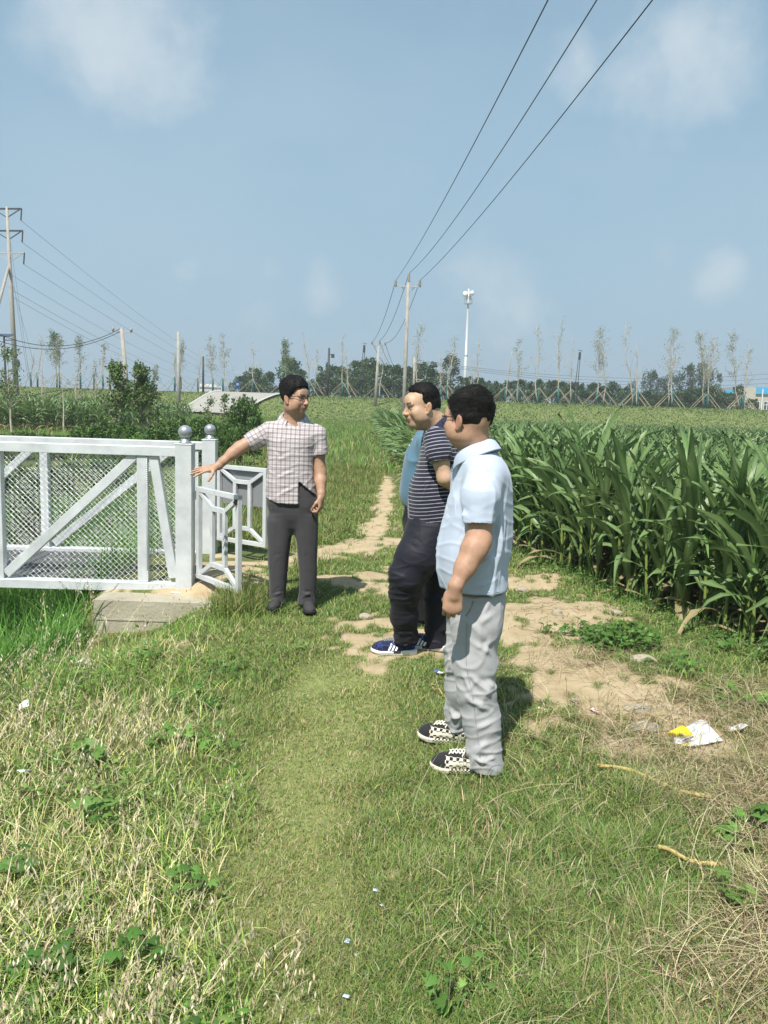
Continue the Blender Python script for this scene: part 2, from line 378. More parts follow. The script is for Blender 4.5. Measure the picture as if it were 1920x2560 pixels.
# deck grating
dk = empty('bridge_deck', v3(NP, BDK), 'steel grating deck of the footbridge between the two railings', 'bridge deck'); o = v3(NP, BDK)
mb = MB()
W0 = np.linalg.norm(FP-NP)
for k in range(27):
    off = .07+(W0-.14)*k/26; mb.bar(v3(NP+bdir*.12+bperp*off, BDK-.03), v3(NP+bdir*6.4+bperp*off, BDK-.03), .006, .030)
mb.build('bearing_bars', GRATE, dk, o)
mb = MB()
for k in range(64):
    s_ = .14+k*.0985; mb.tube([v3(NP+bdir*s_+bperp*.05, BDK-.012), v3(NP+bdir*s_+bperp*(W0-.05), BDK-.012)], .004, 5)
mb.build('cross_rods', GRATE, dk, o)
for s_ in (.9, 2.1, 3.3, 4.5): mb = MB(); mb.bar(v3(NP+bdir*s_+bperp*.052, BDK-.085), v3(NP+bdir*s_+bperp*(W0-.052), BDK-.085), .06, .07); mb.build('cross_beam', SILVER, dk, o)
# concrete abutment
A0 = np.array([-2.26, 6.14]); mb = MB()
def blockmesh(mb, x0, x1, y0, y1, z0, z1, seed, h=.06, amp=.006):
    n3 = SN(seed, 9, 8)
    def face(o_, u, v, nu, nv, nr):
        P = np.array([[np.array(o_)+np.array(u)*i/nu+np.array(v)*j/nv for j in range(nv+1)] for i in range(nu+1)]).reshape(-1, 3)
        ed = 1.0; P = P+np.array(nr)*(amp*n3(P))[:,None]
        F = [(i*(nv+1)+j, (i+1)*(nv+1)+j, (i+1)*(nv+1)+j+1, i*(nv+1)+j+1) for i in range(nu) for j in range(nv)]
        mb.add(P, F)
    nx_, ny_, nz_ = int((x1-x0)/h)+1, int((y1-y0)/h)+1, int((z1-z0)/h)+1
    P = []; 
    face((x0,y0,z0),(x1-x0,0,0),(0,0,z1-z0),nx_,nz_,(0,0,0)); face((x0,y1,z0),(0,y0-y1,0),(0,0,z1-z0),ny_,nz_,(0,0,0)); face((x1,y0,z0),(0,y1-y0,0),(0,0,z1-z0),ny_,nz_,(0,0,0)); face((x0,y0,z1),(x1-x0,0,0),(0,y1-y0,0),nx_,ny_,(0,0,0)); face((x1,y1,z0),(x0-x1,0,0),(0,0,z1-z0),nx_,nz_,(0,0,0))
blockmesh(mb, -2.27, -.95, 6.15, 8.35, -1.2, BDK-.062, 3)
mb.box((-1.60, 6.147, -.155), (1.30, .006, .012))
ab = mb.build('concrete_abutment', CONC, None, np.array([-1.6,7.2,-.9])); ab.location = (-1.6,7.2,-.9); tag(ab, 'weathered concrete block carrying the end of the footbridge', 'abutment')

# gates
def gate(H0, H1, zb, zt, label, hinge_post):
    H0 = np.array(H0); H1 = np.array(H1); o = v3(H0, zb); r = empty('gate', o, label, 'gate', 'open gate leaves at the end of the footbridge')
    d = u2(H0, H1); L = np.linalg.norm(H1-H0); P = lambda a, b, k=0: v3(H0+d*L*a, zb+(zt-zb)*b)+v3(np.array([d[1], -d[0]])*k, 0)
    t = .040
    up = v3(np.array([d[1], -d[0]]), 0)
    def bar(name, a, b, w=t, th=.030, k=0):
        mb = MB(); mb.bar(P(*a, k), P(*b, k), w, th, up=up); q = mb.build(name, SILVER, r, o); bv = q.modifiers.new('b', 'BEVEL'); bv.width = .002; bv.segments = 1; return q
    e = .5*t/L; f_ = .5*t/(zt-zb)
    bar('stile', (e,0), (e,1), th=.038); bar('stile', (1-e,0), (1-e,1), th=.038)
    bar('rail', (2*e,f_), (1-2*e,f_), th=.036); bar('rail', (2*e,1-f_), (1-2*e,1-f_), th=.036)
    x0, x1, y0, y1 = .36, .66, .205, .80
    bar('inner_bar', (x0,y0), (x0,y1)); bar('inner_bar', (x1,y0), (x1,y1)); bar('inner_bar', (x0,y0), (x1,y0), k=.001); bar('inner_bar', (x0,y1), (x1,y1), k=.001)
    for (a, b) in (((x0,y0),(2*e,2*f_)), ((x1,y0),(1-2*e,2*f_)), ((x0,y1),(2*e,1-2*f_)), ((x1,y1),(1-2*e,1-2*f_))): bar('diagonal_bar', a, b, k=-.001, w=t*.9)
    hm = mat('hinge_steel', (.12,.12,.12), rough=.5, metal=.7)
    for b in (.08, .90):
        mb = MB(); c = P(-.04, b); mb.tube([c-np.array([0,0,.035]), c+np.array([0,0,.035])], .010, 8); mb.bar(c, P(.02, b), .03, .004, up=up); mb.build('hinge', hm, r, o)
    return r, P, up, o, d
g1, P1, up1, o1, d1 = gate((-1.525, 6.50), (-1.085, 5.98), .125, .885, 'near silver gate leaf swung open towards the camera', NP)
mb = MB(); lm = mat('latch_steel', (.10,.09,.07), rough=.5, metal=.6); c = P1(.965, .93); k_ = v3(np.array([d1[1], -d1[0]]), 0)
mb.box(c+k_*.022, (.035,.012,.040), np.stack([v3(d1,0), k_, np.array([0,0,1])], 1)); mb.tube([c+k_*.024+np.array([0,0,.02]), c+k_*.045, c+k_*.024-np.array([0,0,.02])], .005, 6); mb.build('latch', lm, g1, o1)
g2, P2, up2, o2, d2 = gate((-1.655, 7.90), (-1.115, 7.55), .20, .96, 'far silver gate leaf with a grey sheet panel on its back', FP)
mb = MB(); k2 = v3(np.array([d2[1], -d2[0]]), 0); k2 = k2 if k2[1] > 0 else -k2
mb.poly([P2(.02,.50)+k2*.024, P2(.93,.50)+k2*.024, P2(.93,.955)+k2*.024, P2(.02,.955)+k2*.024], .004, k2); mb.build('panel', mat('galvanised_sheet', (.24,.25,.26), rough=.6, metal=.3, bump=.001), g2, o2)
# plant materials and palettes
def attmat(name, rough=.6, trans=.35, spec=.25, attr='col'):
    return mat(name, (1,1,1), rough=rough, attr=attr, spec=spec, trans=trans)
M_BLADE = attmat('grass_blade', .6, .30); M_LEAF = attmat('leaf', .5, .28); M_STRAW = attmat('straw', .75, .2, .15); M_CORN = attmat('maize_leaf', .42, .30, .4)
def pal(cols, n_, jit=.15, r=None, w=None):
    r = r or rng; c = np.array(cols)[r.choice(len(cols), n_, p=w)]; return np.clip(c*(1+r.normal(0, jit, (n_, 1)))*(1+r.normal(0, jit*.35, (n_, 3))), .004, .9)
def rgba(C): return np.concatenate([C, np.ones((len(C), 1))], 1)
# ================================================================ background: poles, wires, trees, buildings
def onterr(px, py, fallback=86.0):
    Y = np.concatenate([np.arange(3, 60, .1), np.arange(60, 130, .25)]); d = ray(px, py); P = CAM+d*(Y/d[1])[:,None]; dz = P[:,2]-terr(P[:,0], P[:,1]); k = np.where(dz < 0)[0]
    return P[k[0]] if len(k) and Y[k[0]] < 112 else W(px, py, fallback)
def base_at(px, Y):
    p = W(px, 1000, Y); return np.array([p[0], Y, float(terr(p[0], Y))-.03])
def topz(px, py, Y): return W(px, py, Y)
POLEC = mat('pole_concrete', (.36,.34,.30), rough=.9, var=.25, scale=3, bump=.004)
DARKM = mat('dark_metal', (.025,.027,.030), rough=.6); GALV = mat('galvanised', (.42,.43,.44), rough=.5, metal=.4); PORC = mat('porcelain', (.30,.26,.22), rough=.25); WIREM = mat('cable_black', (.012,.016,.022), rough=.6); WIREG = mat('wire_grey', (.10,.12,.14), rough=.6)
BARK = mat('bark_pale', (.46,.41,.33), rough=.9, var=.3, scale=4); BARKD = mat('bark_dark', (.14,.11,.08), rough=.95, var=.3); STAKE = mat('stake_wood', (.40,.34,.23), rough=.9, var=.3); WRAP = mat('trunk_wrap', (.015,.11,.115), rough=.8, var=.3)
def sagwire(a, b, sag, r, name, m, label, group=None, n_=36, tens=None):
    a = np.array(a); b = np.array(b); t = np.linspace(0, 1, n_)[:,None]; P = a*(1-t)+b*t; P[:,2] -= (4*sag*t*(1-t))[:,0]
    mb = MB(); mb.tube(P, r, 6); o_ = P[0].copy(); w_ = mb.build(name, m, None, o_, True); w_.location = o_; return tag(w_, label, 'overhead wire', group)
# main pole line along the track
YA = 55.0
def line_pole(pxb, pyt, Y, label, arm_px, arm_y, ins, H_r=(.155,.10), top_ins=True, pxt=None):
    b = base_at(pxb, Y); t = W(pxt or pxb, pyt, Y); r = empty('utility_pole', b, label, 'utility pole', 'utility poles'); mb = MB()
    mb.tube([b-np.array([0,0,.5]), b*.5+t*.5, t], [H_r[0], sum(H_r)/2, H_r[1]], 16); mb.build('shaft', POLEC, r, b, True)
    L = W(arm_px[0], arm_y, Y); R_ = W(arm_px[1], arm_y, Y); mb = MB(); c = (L+R_)/2; L[2] = R_[2] = c[2]; mb.bar(L, R_, .08, .09); cc = np.array([t[0]*.9+b[0]*.1, Y, c[2]]); mb.bar(cc+np.array([0,.1,-.5]), cc+np.array([.45,.1,0]), .04, .04); mb.bar(cc+np.array([0,.1,-.5]), cc+np.array([-.45,.1,0]), .04, .04); mb.build('crossarm', GALV, r, b)
    tops = []
    for (ix, iy0, iy1) in ins:
        p0 = W(ix, iy0, Y); p1 = W(ix, iy1, Y); mb = MB(); n_ = 9; z = np.linspace(0, 1, n_)[:,None]; mb.tube(p0*(1-z)+p1*z, [.055 if k % 2 else .10 for k in range(n_)], 10); mb.build('insulator', PORC, r, b, True); tops.append(p1)
    return r, tops
pA, tA = line_pole(1010, 705, YA, 'tall concrete pole near the maize edge with three ribbed insulators', (988, 1052), 716, [(989,715,702),(1022,704,684),(1050,715,701)], pxt=1021)
pB, tB = line_pole(938, 866, 80.0, 'shorter concrete pole with a crossarm on the track left of the tall one', (929, 964), 862, [(930,860,855),(949,860,852),(963,862,857)], (.17,.11), pxt=947)
Mx = [(1370, 0), (1492, 0), (1631, 0)]
for i, (mx_, my_) in enumerate(Mx):
    A = tA[i]; M_ = W(mx_, my_, 15.7); s_ = (A[1]+8)/(A[1]-15.7); B = A+(M_-A)*s_; B[2] = A[2]; t_ = 1/s_; sag = (A[2]-M_[2])/(4*t_*(1-t_))
    sagwire(A, B, sag, .0135, 'power_cable', WIREM, ['thick black cable overhead, leftmost of the three', 'thick black cable overhead, middle one of the three', 'thick black cable overhead, rightmost of the three'][i], 'overhead cables', 60)
for i in range(3):
    sagwire(tA[i], tB[i], [.7,.8,1.1][i], .018, 'power_cable', WIREM, ['black cable dropping from the tall pole to the shorter one, left of three', 'black cable dropping from the tall pole to the shorter one, middle of three', 'black cable dropping from the tall pole to the shorter one, right of three'][i], 'overhead cables')
# transformer frame behind the tall pole
b = base_at(1034, 92); t = W(1036, 893, 92); r = empty('transformer_pole', b, 'pale pole with brackets and a small transformer, just right of the tall pole', 'utility pole'); mb = MB(); mb.tube([b, t], [.16,.13], 10); mb.build('shaft', POLEC, r, b, True)
mb = MB(); p = W(1036, 948, 92); mb.bar(p+np.array([-.1,0,0]), p+np.array([1.0,0,0]), .1, .1); mb.bar(p+np.array([0,0,-.6]), p+np.array([.9,0,0]), .08, .08); mb.build('bracket', GALV, r, b); mb = MB(); p = W(1036, 903, 92); mb.bar(p+np.array([-.3,0,0]), p+np.array([1.5,0,0]), .1, .08); mb.build('crossarm', GALV, r, b)
mb = MB(); p = W(1046, 935, 92); mb.box(p, (.7,.5,.55)); mb.tube([p+np.array([-.2,0,.27]), p+np.array([-.2,0,.6])], .05, 6); mb.tube([p+np.array([.2,0,.27]), p+np.array([.2,0,.6])], .05, 6); mb.build('transformer', DARKM, r, b)
for i in range(3):
    q = W(1044+i*9, 900+4*i, 92); sagwire(tB[i], q, 2.3+.3*i, .02, 'power_cable', WIREM, ['slack cable from the shorter pole to the transformer, lowest of three', 'slack cable from the shorter pole to the transformer, middle of three', 'slack cable from the shorter pole to the transformer, highest of three'][i], 'overhead cables')
    sagwire(q, W(2200, 900+14*i, 105), 2.2, .022, 'power_line', WIREG, ['thin grey line across the sky over the right hedge, top one', 'thin grey line across the sky over the right hedge, middle one', 'thin grey line across the sky over the right hedge, bottom one'][i], 'distant lines')
# tall three-arm pole at the left
Y = 78.0; b = base_at(42, Y); t = W(17, 516, Y); r = empty('utility_pole', b, 'very tall tapering concrete pole with three crossarms at the left edge', 'utility pole', 'utility poles'); mb = MB(); mb.tube([b-np.array([0,0,.5]), b*.5+t*.5, t], [.27,.20,.12], 18); mb.build('shaft', POLEC, r, b, True)
armpts = []
for (y0, xr, xc) in ((522,54,17),(577,57,21),(632,61,24)):
    a = W(xr, y0, Y); l = W(2*xc-xr, y0, Y); mb = MB(); mb.bar(l, a, .14, .14); c = W(xc+1, y0+22, Y); mb.bar(c, a+np.array([-.15,0,-.05]), .08, .08); mb.bar(c, l+np.array([.15,0,-.05]), .08, .08); mb.build('crossarm', DARKM if y0 < 600 else GALV, r, b)
    for sx in (a, l):
        mb = MB(); z = np.linspace(0, 1, 13)[:,None]; e_ = sx+np.array([-.10,0,-1.05]); mb.tube(sx*(1-z)+e_*z, [.05 if k % 2 else .085 for k in range(13)], 8); mb.build('insulator', DARKM, r, b, True)
    armpts += [a+np.array([-.1,0,-1.05]), l+np.array([.1,0,-1.05])]
mb = MB(); mb.tube([W(21, 668, Y), W(-6, 770, Y-6)], .13, 8); mb.build('strut', POLEC, r, b, True)
mb = MB(); mb.ball(W(43, 908, Y-.45), (.28,.08,.42), 8); mb.build('cable_coil', DARKM, r, b, True)
names_ = ['upper','middle','lower']
for k, a in enumerate(armpts[::2]):
    e_ = W(640+8*k, 952+6*k, 330); e_[2] = max(e_[2], 6); sagwire(a, e_, 3.2, .017, 'power_line', WIREG, '%s thin line running right from the tall three-arm pole' % names_[k], 'distant lines', 50)
for k, (ya, yb) in enumerate(((688,948),(725,962),(742,975))):
    sagwire(W(30, ya, Y), W(600, yb, 260), 3.0, .016, 'power_line', WIREG, '%s of the low thin lines leaving the shaft of the three-arm pole' % ['topmost','middle','lowest'][k], 'distant lines', 40)
for k, (x0, y0, x1, y1) in enumerate(((24,640,70,905),(26,690,85,870),(24,590,78,935))):
    mb = MB(); P0 = W(x0, y0, Y); P1 = W(x1, y1+40, Y-10); mb.tube([P0, P1], .018, 5); w_ = mb.build('guy_wire', WIREG, None, P0); w_.location = P0; tag(w_, ['stay wire of the three-arm pole reaching farthest left', 'stay wire of the three-arm pole reaching farthest right', 'stay wire of the three-arm pole that starts highest'][k], 'stay wire', 'stay wires')
# more poles
def plain_pole(pxb, pyb, pxt, pyt, Y, r0, label, arm=None, m=POLEC, name='utility_pole', cat='utility pole', grp='utility poles'):
    b = base_at(pxb, Y); t = W(pxt, pyt, Y); r = empty(name, b, label, cat, grp); mb = MB(); mb.tube([b-np.array([0,0,.3]), t], [r0, r0*.72], 12); mb.build('shaft', m, r, b, True)
    if arm:
        a0 = W(arm[0], arm[2], Y); a1 = W(arm[1], arm[2]+ (2), Y); mb = MB(); mb.bar(a0, a1, .07, .07); mb.build('crossarm', GALV, r, b)
        for p_ in (a0, (a0+a1)/2, a1): mb = MB(); mb.tube([p_, p_+np.array([0,0,.15]), p_+np.array([0,0,.3])], [.05,.09,.03], 8); mb.build('insulator', PORC, r, b, True)
    return r
plain_pole(326, 1003, 304, 822, 48, .15, 'leaning concrete pole with a short crossarm behind the leafy saplings', (283, 328, 829))
plain_pole(447, 1015, 446, 829, 62, .16, 'bare straight pale pole at the foot of the embankment')
plain_pole(508, 985, 508, 891, 88, .13, 'short dark pole on the embankment between bare trees', m=DARKM)
pw_ = plain_pole(818, 1000, 823, 870, 88, .15, 'dark wooden pole with a small box, above the hedge', m=DARKM)
mb = MB(); mb.tube([W(823, 886, 88), W(833, 887, 88)], .05, 6); mb.box(W(832, 890, 88), (.34,.25,.40)); mb.build('equipment_box', DARKM, pw_, np.array(pw_.location))
plain_pole(345, 1015, 338, 915, 62, .12, 'pale stub pole beside the leaning one', m=POLEC)
for k, (yy, sg, y1) in enumerate(((808,1.1,822),(830,1.0,826))):
    sagwire(W(-60, yy, 44), W(300+6*k, y1, 48), sg, .02, 'power_cable', WIREM, ['upper cable sagging in from the left edge to the leaning pole', 'lower cable sagging in from the left edge to the leaning pole'][k], 'overhead cables')
# street lamps: thin black twin masts
def mast(pxb, pyb, pxt, pyt, label):
    Y = 89; b = base_at(pxb, Y); t = W(pxt, pyt, Y); r = empty('lamp_mast', b, label, 'lamp mast', 'black lamp masts'); 
    for dx in (-.13, .13): mb = MB(); mb.tube([b+np.array([dx*1.3,0,0]), t+np.array([dx*.55,0,-.2])], .04, 8); mb.build('mast_leg', DARKM, r, b, True)
    mb = MB(); mb.box(t+np.array([0,0,-.55]), (.22,.18,.8)); mb.build('lamp_head', DARKM, r, b); mb = MB(); mb.box(t+np.array([.05,0,.02]), (.45,.2,.04), np.array(Matrix.Rotation(.25, 3, 'Y'))); mb.build('solar_panel', DARKM, r, b)
    mb = MB(); mb.box(b*.62+t*.38, (.5,.25,.5)); mb.build('control_box', DARKM, r, b)
mast(900, 1000, 911, 859, 'black twin-legged mast left of the two concrete poles')
mast(1437, 1010, 1450, 877, 'black twin-legged mast on the embankment at the right')
Y = 60; b = base_at(16, Y); t = W(10, 838, Y); r = empty('street_lamp', b, 'solar street lamp with tilted panel at the left edge', 'street lamp'); mb = MB(); mb.tube([b, t], [.09,.06], 10); mb.build('shaft', DARKM, r, b, True)
mb = MB(); mb.box(t, (1.2,.7,.05), np.array(Matrix.Rotation(.3, 3, 'X'))); mb.build('solar_panel', mat('solar_panel', (.03,.04,.07), rough=.2), r, b); mb = MB(); mb.box(t+np.array([.35,0,-.35]), (.6,.16,.08)); mb.build('lamp_head', GALV, r, b)
# cell tower
Y = 205; b = base_at(1160, Y); b[2] = 0; t = W(1172, 722, Y); TW = mat('tower_white', (.55,.58,.60), rough=.45, metal=.2, var=.1); r = empty('cell_tower', b, 'slender white steel tower with round dishes and a railed platform', 'cell tower')
F_ = lambda f: b*(1-f)+t*f
mb = MB(); mb.tube([b, F_(.47), F_(.47)+np.array([0,0,.05]), F_(.87), F_(1)], [.46,.42,.36,.25,.24], 20); mb.build('shaft', TW, r, b, True)
mb = MB(); mb.tube([F_(.463), F_(.472)], .52, 20); mb.build('flange', GALV, r, b); mb = MB(); mb.tube([F_(.88), F_(.885)], 1.05, 24); mb.build('platform', GALV, r, b)
mb = MB()
for k in range(10):
    a = k*2*math.pi/10; c = F_(.887)+1.0*np.array([math.cos(a), math.sin(a), 0]); c2 = F_(.887)+1.0*np.array([math.cos(a+.628), math.sin(a+.628), 0]); mb.tube([c, c+np.array([0,0,1.1])], .04, 5); mb.tube([c+np.array([0,0,1.1]), c2+np.array([0,0,1.1])], .04, 5)
mb.build('railing', GALV, r, b)
for (sx, f_, rd) in ((-1, .955, .72), (1, .965, .60)):
    mb = MB(); c = F_(f_)+np.array([sx*.85, -.4, 0]); dd = np.array([sx*.8, -.6, 0]); mb.tube([c-dd*.35, c+dd*.25, c+dd*.45], [rd*.9, rd, rd*.3], 20); mb.tube([F_(f_), c], .08, 6); mb.build('dish', mat('dish_white', (.75,.76,.76), rough=.5), r, b, True)
mb = MB(); 
for a in (-2.5, -1.2, .2): c = F_(.93)+np.array([math.cos(a)*.6, math.sin(a)*.6, 0]); mb.box(c, (.2,.2,1.0))
mb.build('antenna_panel', DARKM, r, b)
# far pylons
for k, (px, wpx) in enumerate(((612, 9), (640, 9))):
    Y = 420; b = np.array([W(px, 1000, Y)[0], Y, .9]); t = W(px+1, 913 if k == 0 else 916, Y); r = empty('pylon', b, ['left leg-frame of the far H-shaped pylon', 'right leg-frame of the far H-shaped pylon'][k], 'pylon', 'far pylons'); mb = MB(); mb.tube([b, t], .5, 6); mb.build('shaft', GALV, r, b)
    mb = MB()
    for f_ in (.62, .80): c = b*(1-f_)+t*f_; mb.bar(c+np.array([-5.5,0,0]), c+np.array([5.5,0,0]), .5, .5)
    mb.build('crossarm', GALV, r, b)
# far building left and building right
WB = mat('far_wall', (.62,.63,.64), rough=.8); WG = mat('window_glass', (.05,.07,.09), rough=.15); FRM = mat('window_frame_white', (.7,.7,.7), rough=.5)
Y = 480; x0 = W(496, 985, Y)[0]; x1 = W(556, 985, Y)[0]; b = np.array([(x0+x1)/2, Y, .9]); ztop = W(520, 965, Y)[2]; r = empty('building', b, 'distant white block with stacked rows of windows beyond the embankment', 'building', 'buildings'); mb = MB(); mb.box((b[0], Y+8, (ztop+.9)/2), (x1-x0, 16, ztop-.9)); mb.box((b[0]-2, Y+8, ztop+.6), ((x1-x0)*.7, 12, 1.2)); mb.build('wall', WB, r, b)
nf = 4
for k in range(nf):
    mb = MB(); z = ztop-1.2-k*2.6; mb.box((b[0], Y-.06, z), (x1-x0-1.5, .12, 1.1)); mb.build('window_band', WG, r, b)
Y = 150; r0 = W(1845, 1030, Y); zb_ = .6; zt_ = W(1860, 968, Y)[2]; zr = W(1900, 985, Y)[2]; BW = mat('wall_beige', (.44,.41,.34), rough=.9, var=.12, scale=.6); BR = mat('roof_blue', (.05,.34,.62), rough=.5, var=.1, scale=.5)
b = np.array([W(1900,1000,Y)[0], Y, zb_]); r = empty('building', b, 'beige low building with bright blue roof edge and white windows at the right edge', 'building', 'buildings')
xl = W(1813,1000,Y)[0]; xm0 = W(1836,1000,Y)[0]; xm1 = W(1886,1000,Y)[0]; xr_ = W(2080,1000,Y)[0]
mb = MB(); mb.box(((xl+xr_)/2, Y+6, (zb_+zr)/2), (xr_-xl, 12, zr-zb_)); mb.box(((xm0+xm1)/2, Y+5.95, (zb_+zt_)/2), (xm1-xm0, 12.6, zt_-zb_)); mb.build('wall', BW, r, b)
mb = MB(); mb.bar((xm1+.02, Y-.1, zr+.62), (xr_+.3, Y-.1, zr+.62), .5, 1.2); mb.bar((xl-.3, Y-.1, zr+.30), (xm0-.02, Y-.1, zr+.30), .5, .7); mb.build('roof', BR, r, b)
for (px0, px1) in ((1884.5,1897.5),(1909,1924),(1936,1952),(1964,1980)):
    a = W(px0,1003,Y-.35); c = W(px1,1026,Y-.35); fr = MB(); ww = c[0]-a[0]; hh = a[2]-c[2]; cz = (a[2]+c[2])/2; cx = (a[0]+c[0])/2
    for sx in (-1, 0, 1): fr.box((cx+sx*(ww/2-.04), Y-.42, cz), (.09, .1, hh))
    for sz in (-1, .2, 1): fr.box((cx, Y-.424, cz+sz*(hh/2-.04)), (ww, .1, .09))
    f_ = fr.build('window', FRM, r, b); g_ = MB(); g_.box((cx, Y-.36, cz), (ww-.05, .05, hh-.05)); g_.build('pane', WG, f_, b)
mb = MB(); p_ = W(1905, 1000, Y-.8); mb.tube([(p_[0], Y-.8, zb_), (p_[0], Y-.8, zt_-.2)], .10, 8); mb.build('downpipe', FRM, r, b); p_ = W(1822, 1000, Y-.3); mb = MB(); mb.tube([(p_[0], Y-.5, zb_), (p_[0], Y-.5, zr-.2)], .10, 8); mb.build('downpipe', FRM, r, b)
# blue sign
Y = 90; b = base_at(594, Y); c = W(594, 963, Y); r = empty('road_sign', b, 'small blue road sign left of the hedge', 'sign'); mb = MB(); mb.tube([b, c+np.array([0,.05,0])], .05, 8); mb.build('post', GALV, r, b); mb = MB(); mb.box(c, (.55,.04,.85)); mb.build('sign_board', mat('sign_blue', (.015,.05,.16), rough=.4), r, b); mb = MB(); mb.box(c+np.array([0,-.03,.1]), (.3,.02,.25)); mb.build('sign_mark', mat('sign_mark', (.2,.3,.45), rough=.5), r, b)
# concrete ramp over the bank
RC = mat('ramp_concrete', (.34,.33,.29), rough=.9, var=.2, scale=.5); KC = mat('kerb_white', (.62,.61,.56), rough=.8)
pts = [onterr(444,1034)+[0,0,.0], onterr(600,1042), onterr(645,1012), onterr(705,1003), W(722,996,88), W(552,992,88)]
def ramp_sheet():
    a, b1, c, d, e_, f_ = pts; L = [a, f_]; R_ = [b1, e_]; n_ = 24; V = []; F = []
    for i in range(n_+1):
        t = i/n_; l = a*(1-t)+f_*t; rr = b1*(1-t)+e_*t
        if t < .5: rr = b1*(1-2*t)+c*2*t
        else: rr = c*(2-2*t)+e_*(2*t-1)
        for j in range(9):
            p = l*(1-j/8)+rr*j/8; z = float(terr(p[0], p[1]))+.24; V.append((p[0], p[1], z))
    for i in range(n_):
        for j in range(8): F.append((i*9+j, i*9+j+1, (i+1)*9+j+1, (i+1)*9+j))
    return np.array(V), np.array(F), n_
V, F, n_ = ramp_sheet(); o_ = link('concrete_ramp', mesh_np('concrete_ramp', V, F, True), RC); tag(o_, 'pale concrete ramp road climbing over the embankment', 'ramp', kind='structure')
for side, idx in (('left', 0), ('right', 8)):
    P = V.reshape(n_+1, 9, 3)[:, idx]; mb = MB(); mb.tube(P+np.array([0,0,.03]), .09, 4, cap=True); k_ = mb.build('kerb', KC, None); tag(k_, 'white kerb along the %s edge of the concrete ramp' % side, 'kerb', 'kerbs of the ramp')

# ---------------------------------------------------------------- trees
def leafcloud(centers, radii, n_, size, cols, r, squash=1.0, out=.6):
    ci = r.integers(0, len(centers), n_); c = centers[ci]; d = r.normal(size=(n_, 3)); d /= np.linalg.norm(d, axis=1)[:,None]; rad = radii[ci]*r.uniform(.35, 1.0, n_)**.5
    p = c+d*rad[:,None]*np.array([1,1,squash]); ax = d*out+r.normal(size=(n_,3))*.8; ax /= np.linalg.norm(ax, axis=1)[:,None]; s = np.cross(ax, r.normal(size=(n_,3))); s /= np.linalg.norm(s, axis=1)[:,None]; L = size*r.uniform(.6, 1.3, n_)[:,None]
    V = np.stack([p-s*L*.30, p+ax*L*.5-np.cross(s,ax)*L*.1, p+s*L*.30, p+ax*L], 1)[:, [0,2,3,1]]
    V = np.stack([p, p+ax*L*.5-s*L*.3, p+ax*L, p+ax*L*.5+s*L*.3], 1).reshape(-1, 3); F = np.arange(n_)[:,None]*4+np.array([[0,1,2,3]])
    tone = r.normal(1, .16, len(centers))[ci]; C = pal(cols, n_, .14, r)*tone[:,None]; return V, F, np.repeat(np.clip(C, .004, .9), 4, axis=0)
M_FOL = attmat('tree_leaf', .55, .25)
def crown_mesh(kind, seed):
    r = np.random.default_rng(seed)
    if kind == 'shrub':       # rounded bushy conifer, about 1 tall, spiky top
        n_ = 34; z = r.uniform(.05, .95, n_); rr = .42*np.sqrt(np.clip(1-((z-.38)/.62)**2, .05, 1)); a = r.uniform(0, 6.28, n_); c = np.stack([rr*np.cos(a)*r.uniform(.4,1,n_), rr*np.sin(a)*r.uniform(.4,1,n_), z], 1)
        for k in range(5): c = np.concatenate([c, [[r.normal(0,.14), r.normal(0,.14), r.uniform(.9,1.05)]]])
        rad = np.concatenate([r.uniform(.10,.19,n_), np.full(5,.07)]); V, F, C = leafcloud(c, rad, 2300, .075, [(.060,.115,.035),(.045,.090,.030),(.085,.140,.045),(.035,.070,.025)], r)
    elif kind == 'poplar':
        n_ = 46; z = r.uniform(.04, .98, n_); rr = .22*np.sqrt(np.clip(1-((z-.42)/.60)**2, .04, 1)); a = r.uniform(0, 6.28, n_); c = np.stack([rr*np.cos(a), rr*np.sin(a), z], 1)*np.array([r.uniform(.8,1.2)]*2+[1])
        V, F, C = leafcloud(c, r.uniform(.05,.10,n_), 3000, .040, [(.040,.075,.030),(.030,.058,.026),(.052,.090,.036)], r, 1.4)
    elif kind == 'bush':      # broad leafy bush near the ditch
        n_ = 40; a = r.uniform(0, 6.28, n_); q = r.uniform(0,1,n_)**.5; z = .12+.75*np.sqrt(np.clip(1-q*q*.9, .05, 1))*r.uniform(.5,1.05,n_); c = np.stack([q*.55*np.cos(a), q*.55*np.sin(a), z], 1)
        V, F, C = leafcloud(c, r.uniform(.10,.19,n_), 3600, .070, [(.085,.160,.035),(.060,.120,.028),(.115,.195,.050),(.045,.095,.024)], r)
    return V, F, C
def crown_obj(V, F, C, m=None): me_ = mesh_np('crown', V, F, False, {'col': rgba_(C)}); me_.materials.append(m or M_FOL); return me_
def rgba_(C): return np.concatenate([C, np.ones((len(C), 1))], 1)
protos = {k: [crown_obj(*crown_mesh(k, s)) for s in ss] for k, ss in (('shrub',(1,2,3,4)),('poplar',(11,12,13)),('bush',(21,22,23)))}
tb = MB(); tb.tube([(0,0,-.05),(.01,0,.3),(0,.01,.62)], [.035,.025,.010], 8)
for a in (.4, 2.1, 3.9, 5.2): tb.tube([(0,0,.15),(.12*math.cos(a),.12*math.sin(a),.40)], [.014,.006], 6)
trunk_me = tb.build('trunk_tmp', BARKD).data; trunk_me.name = 'trunk'; bpy.data.objects.remove(bpy.data.objects['trunk_tmp'])
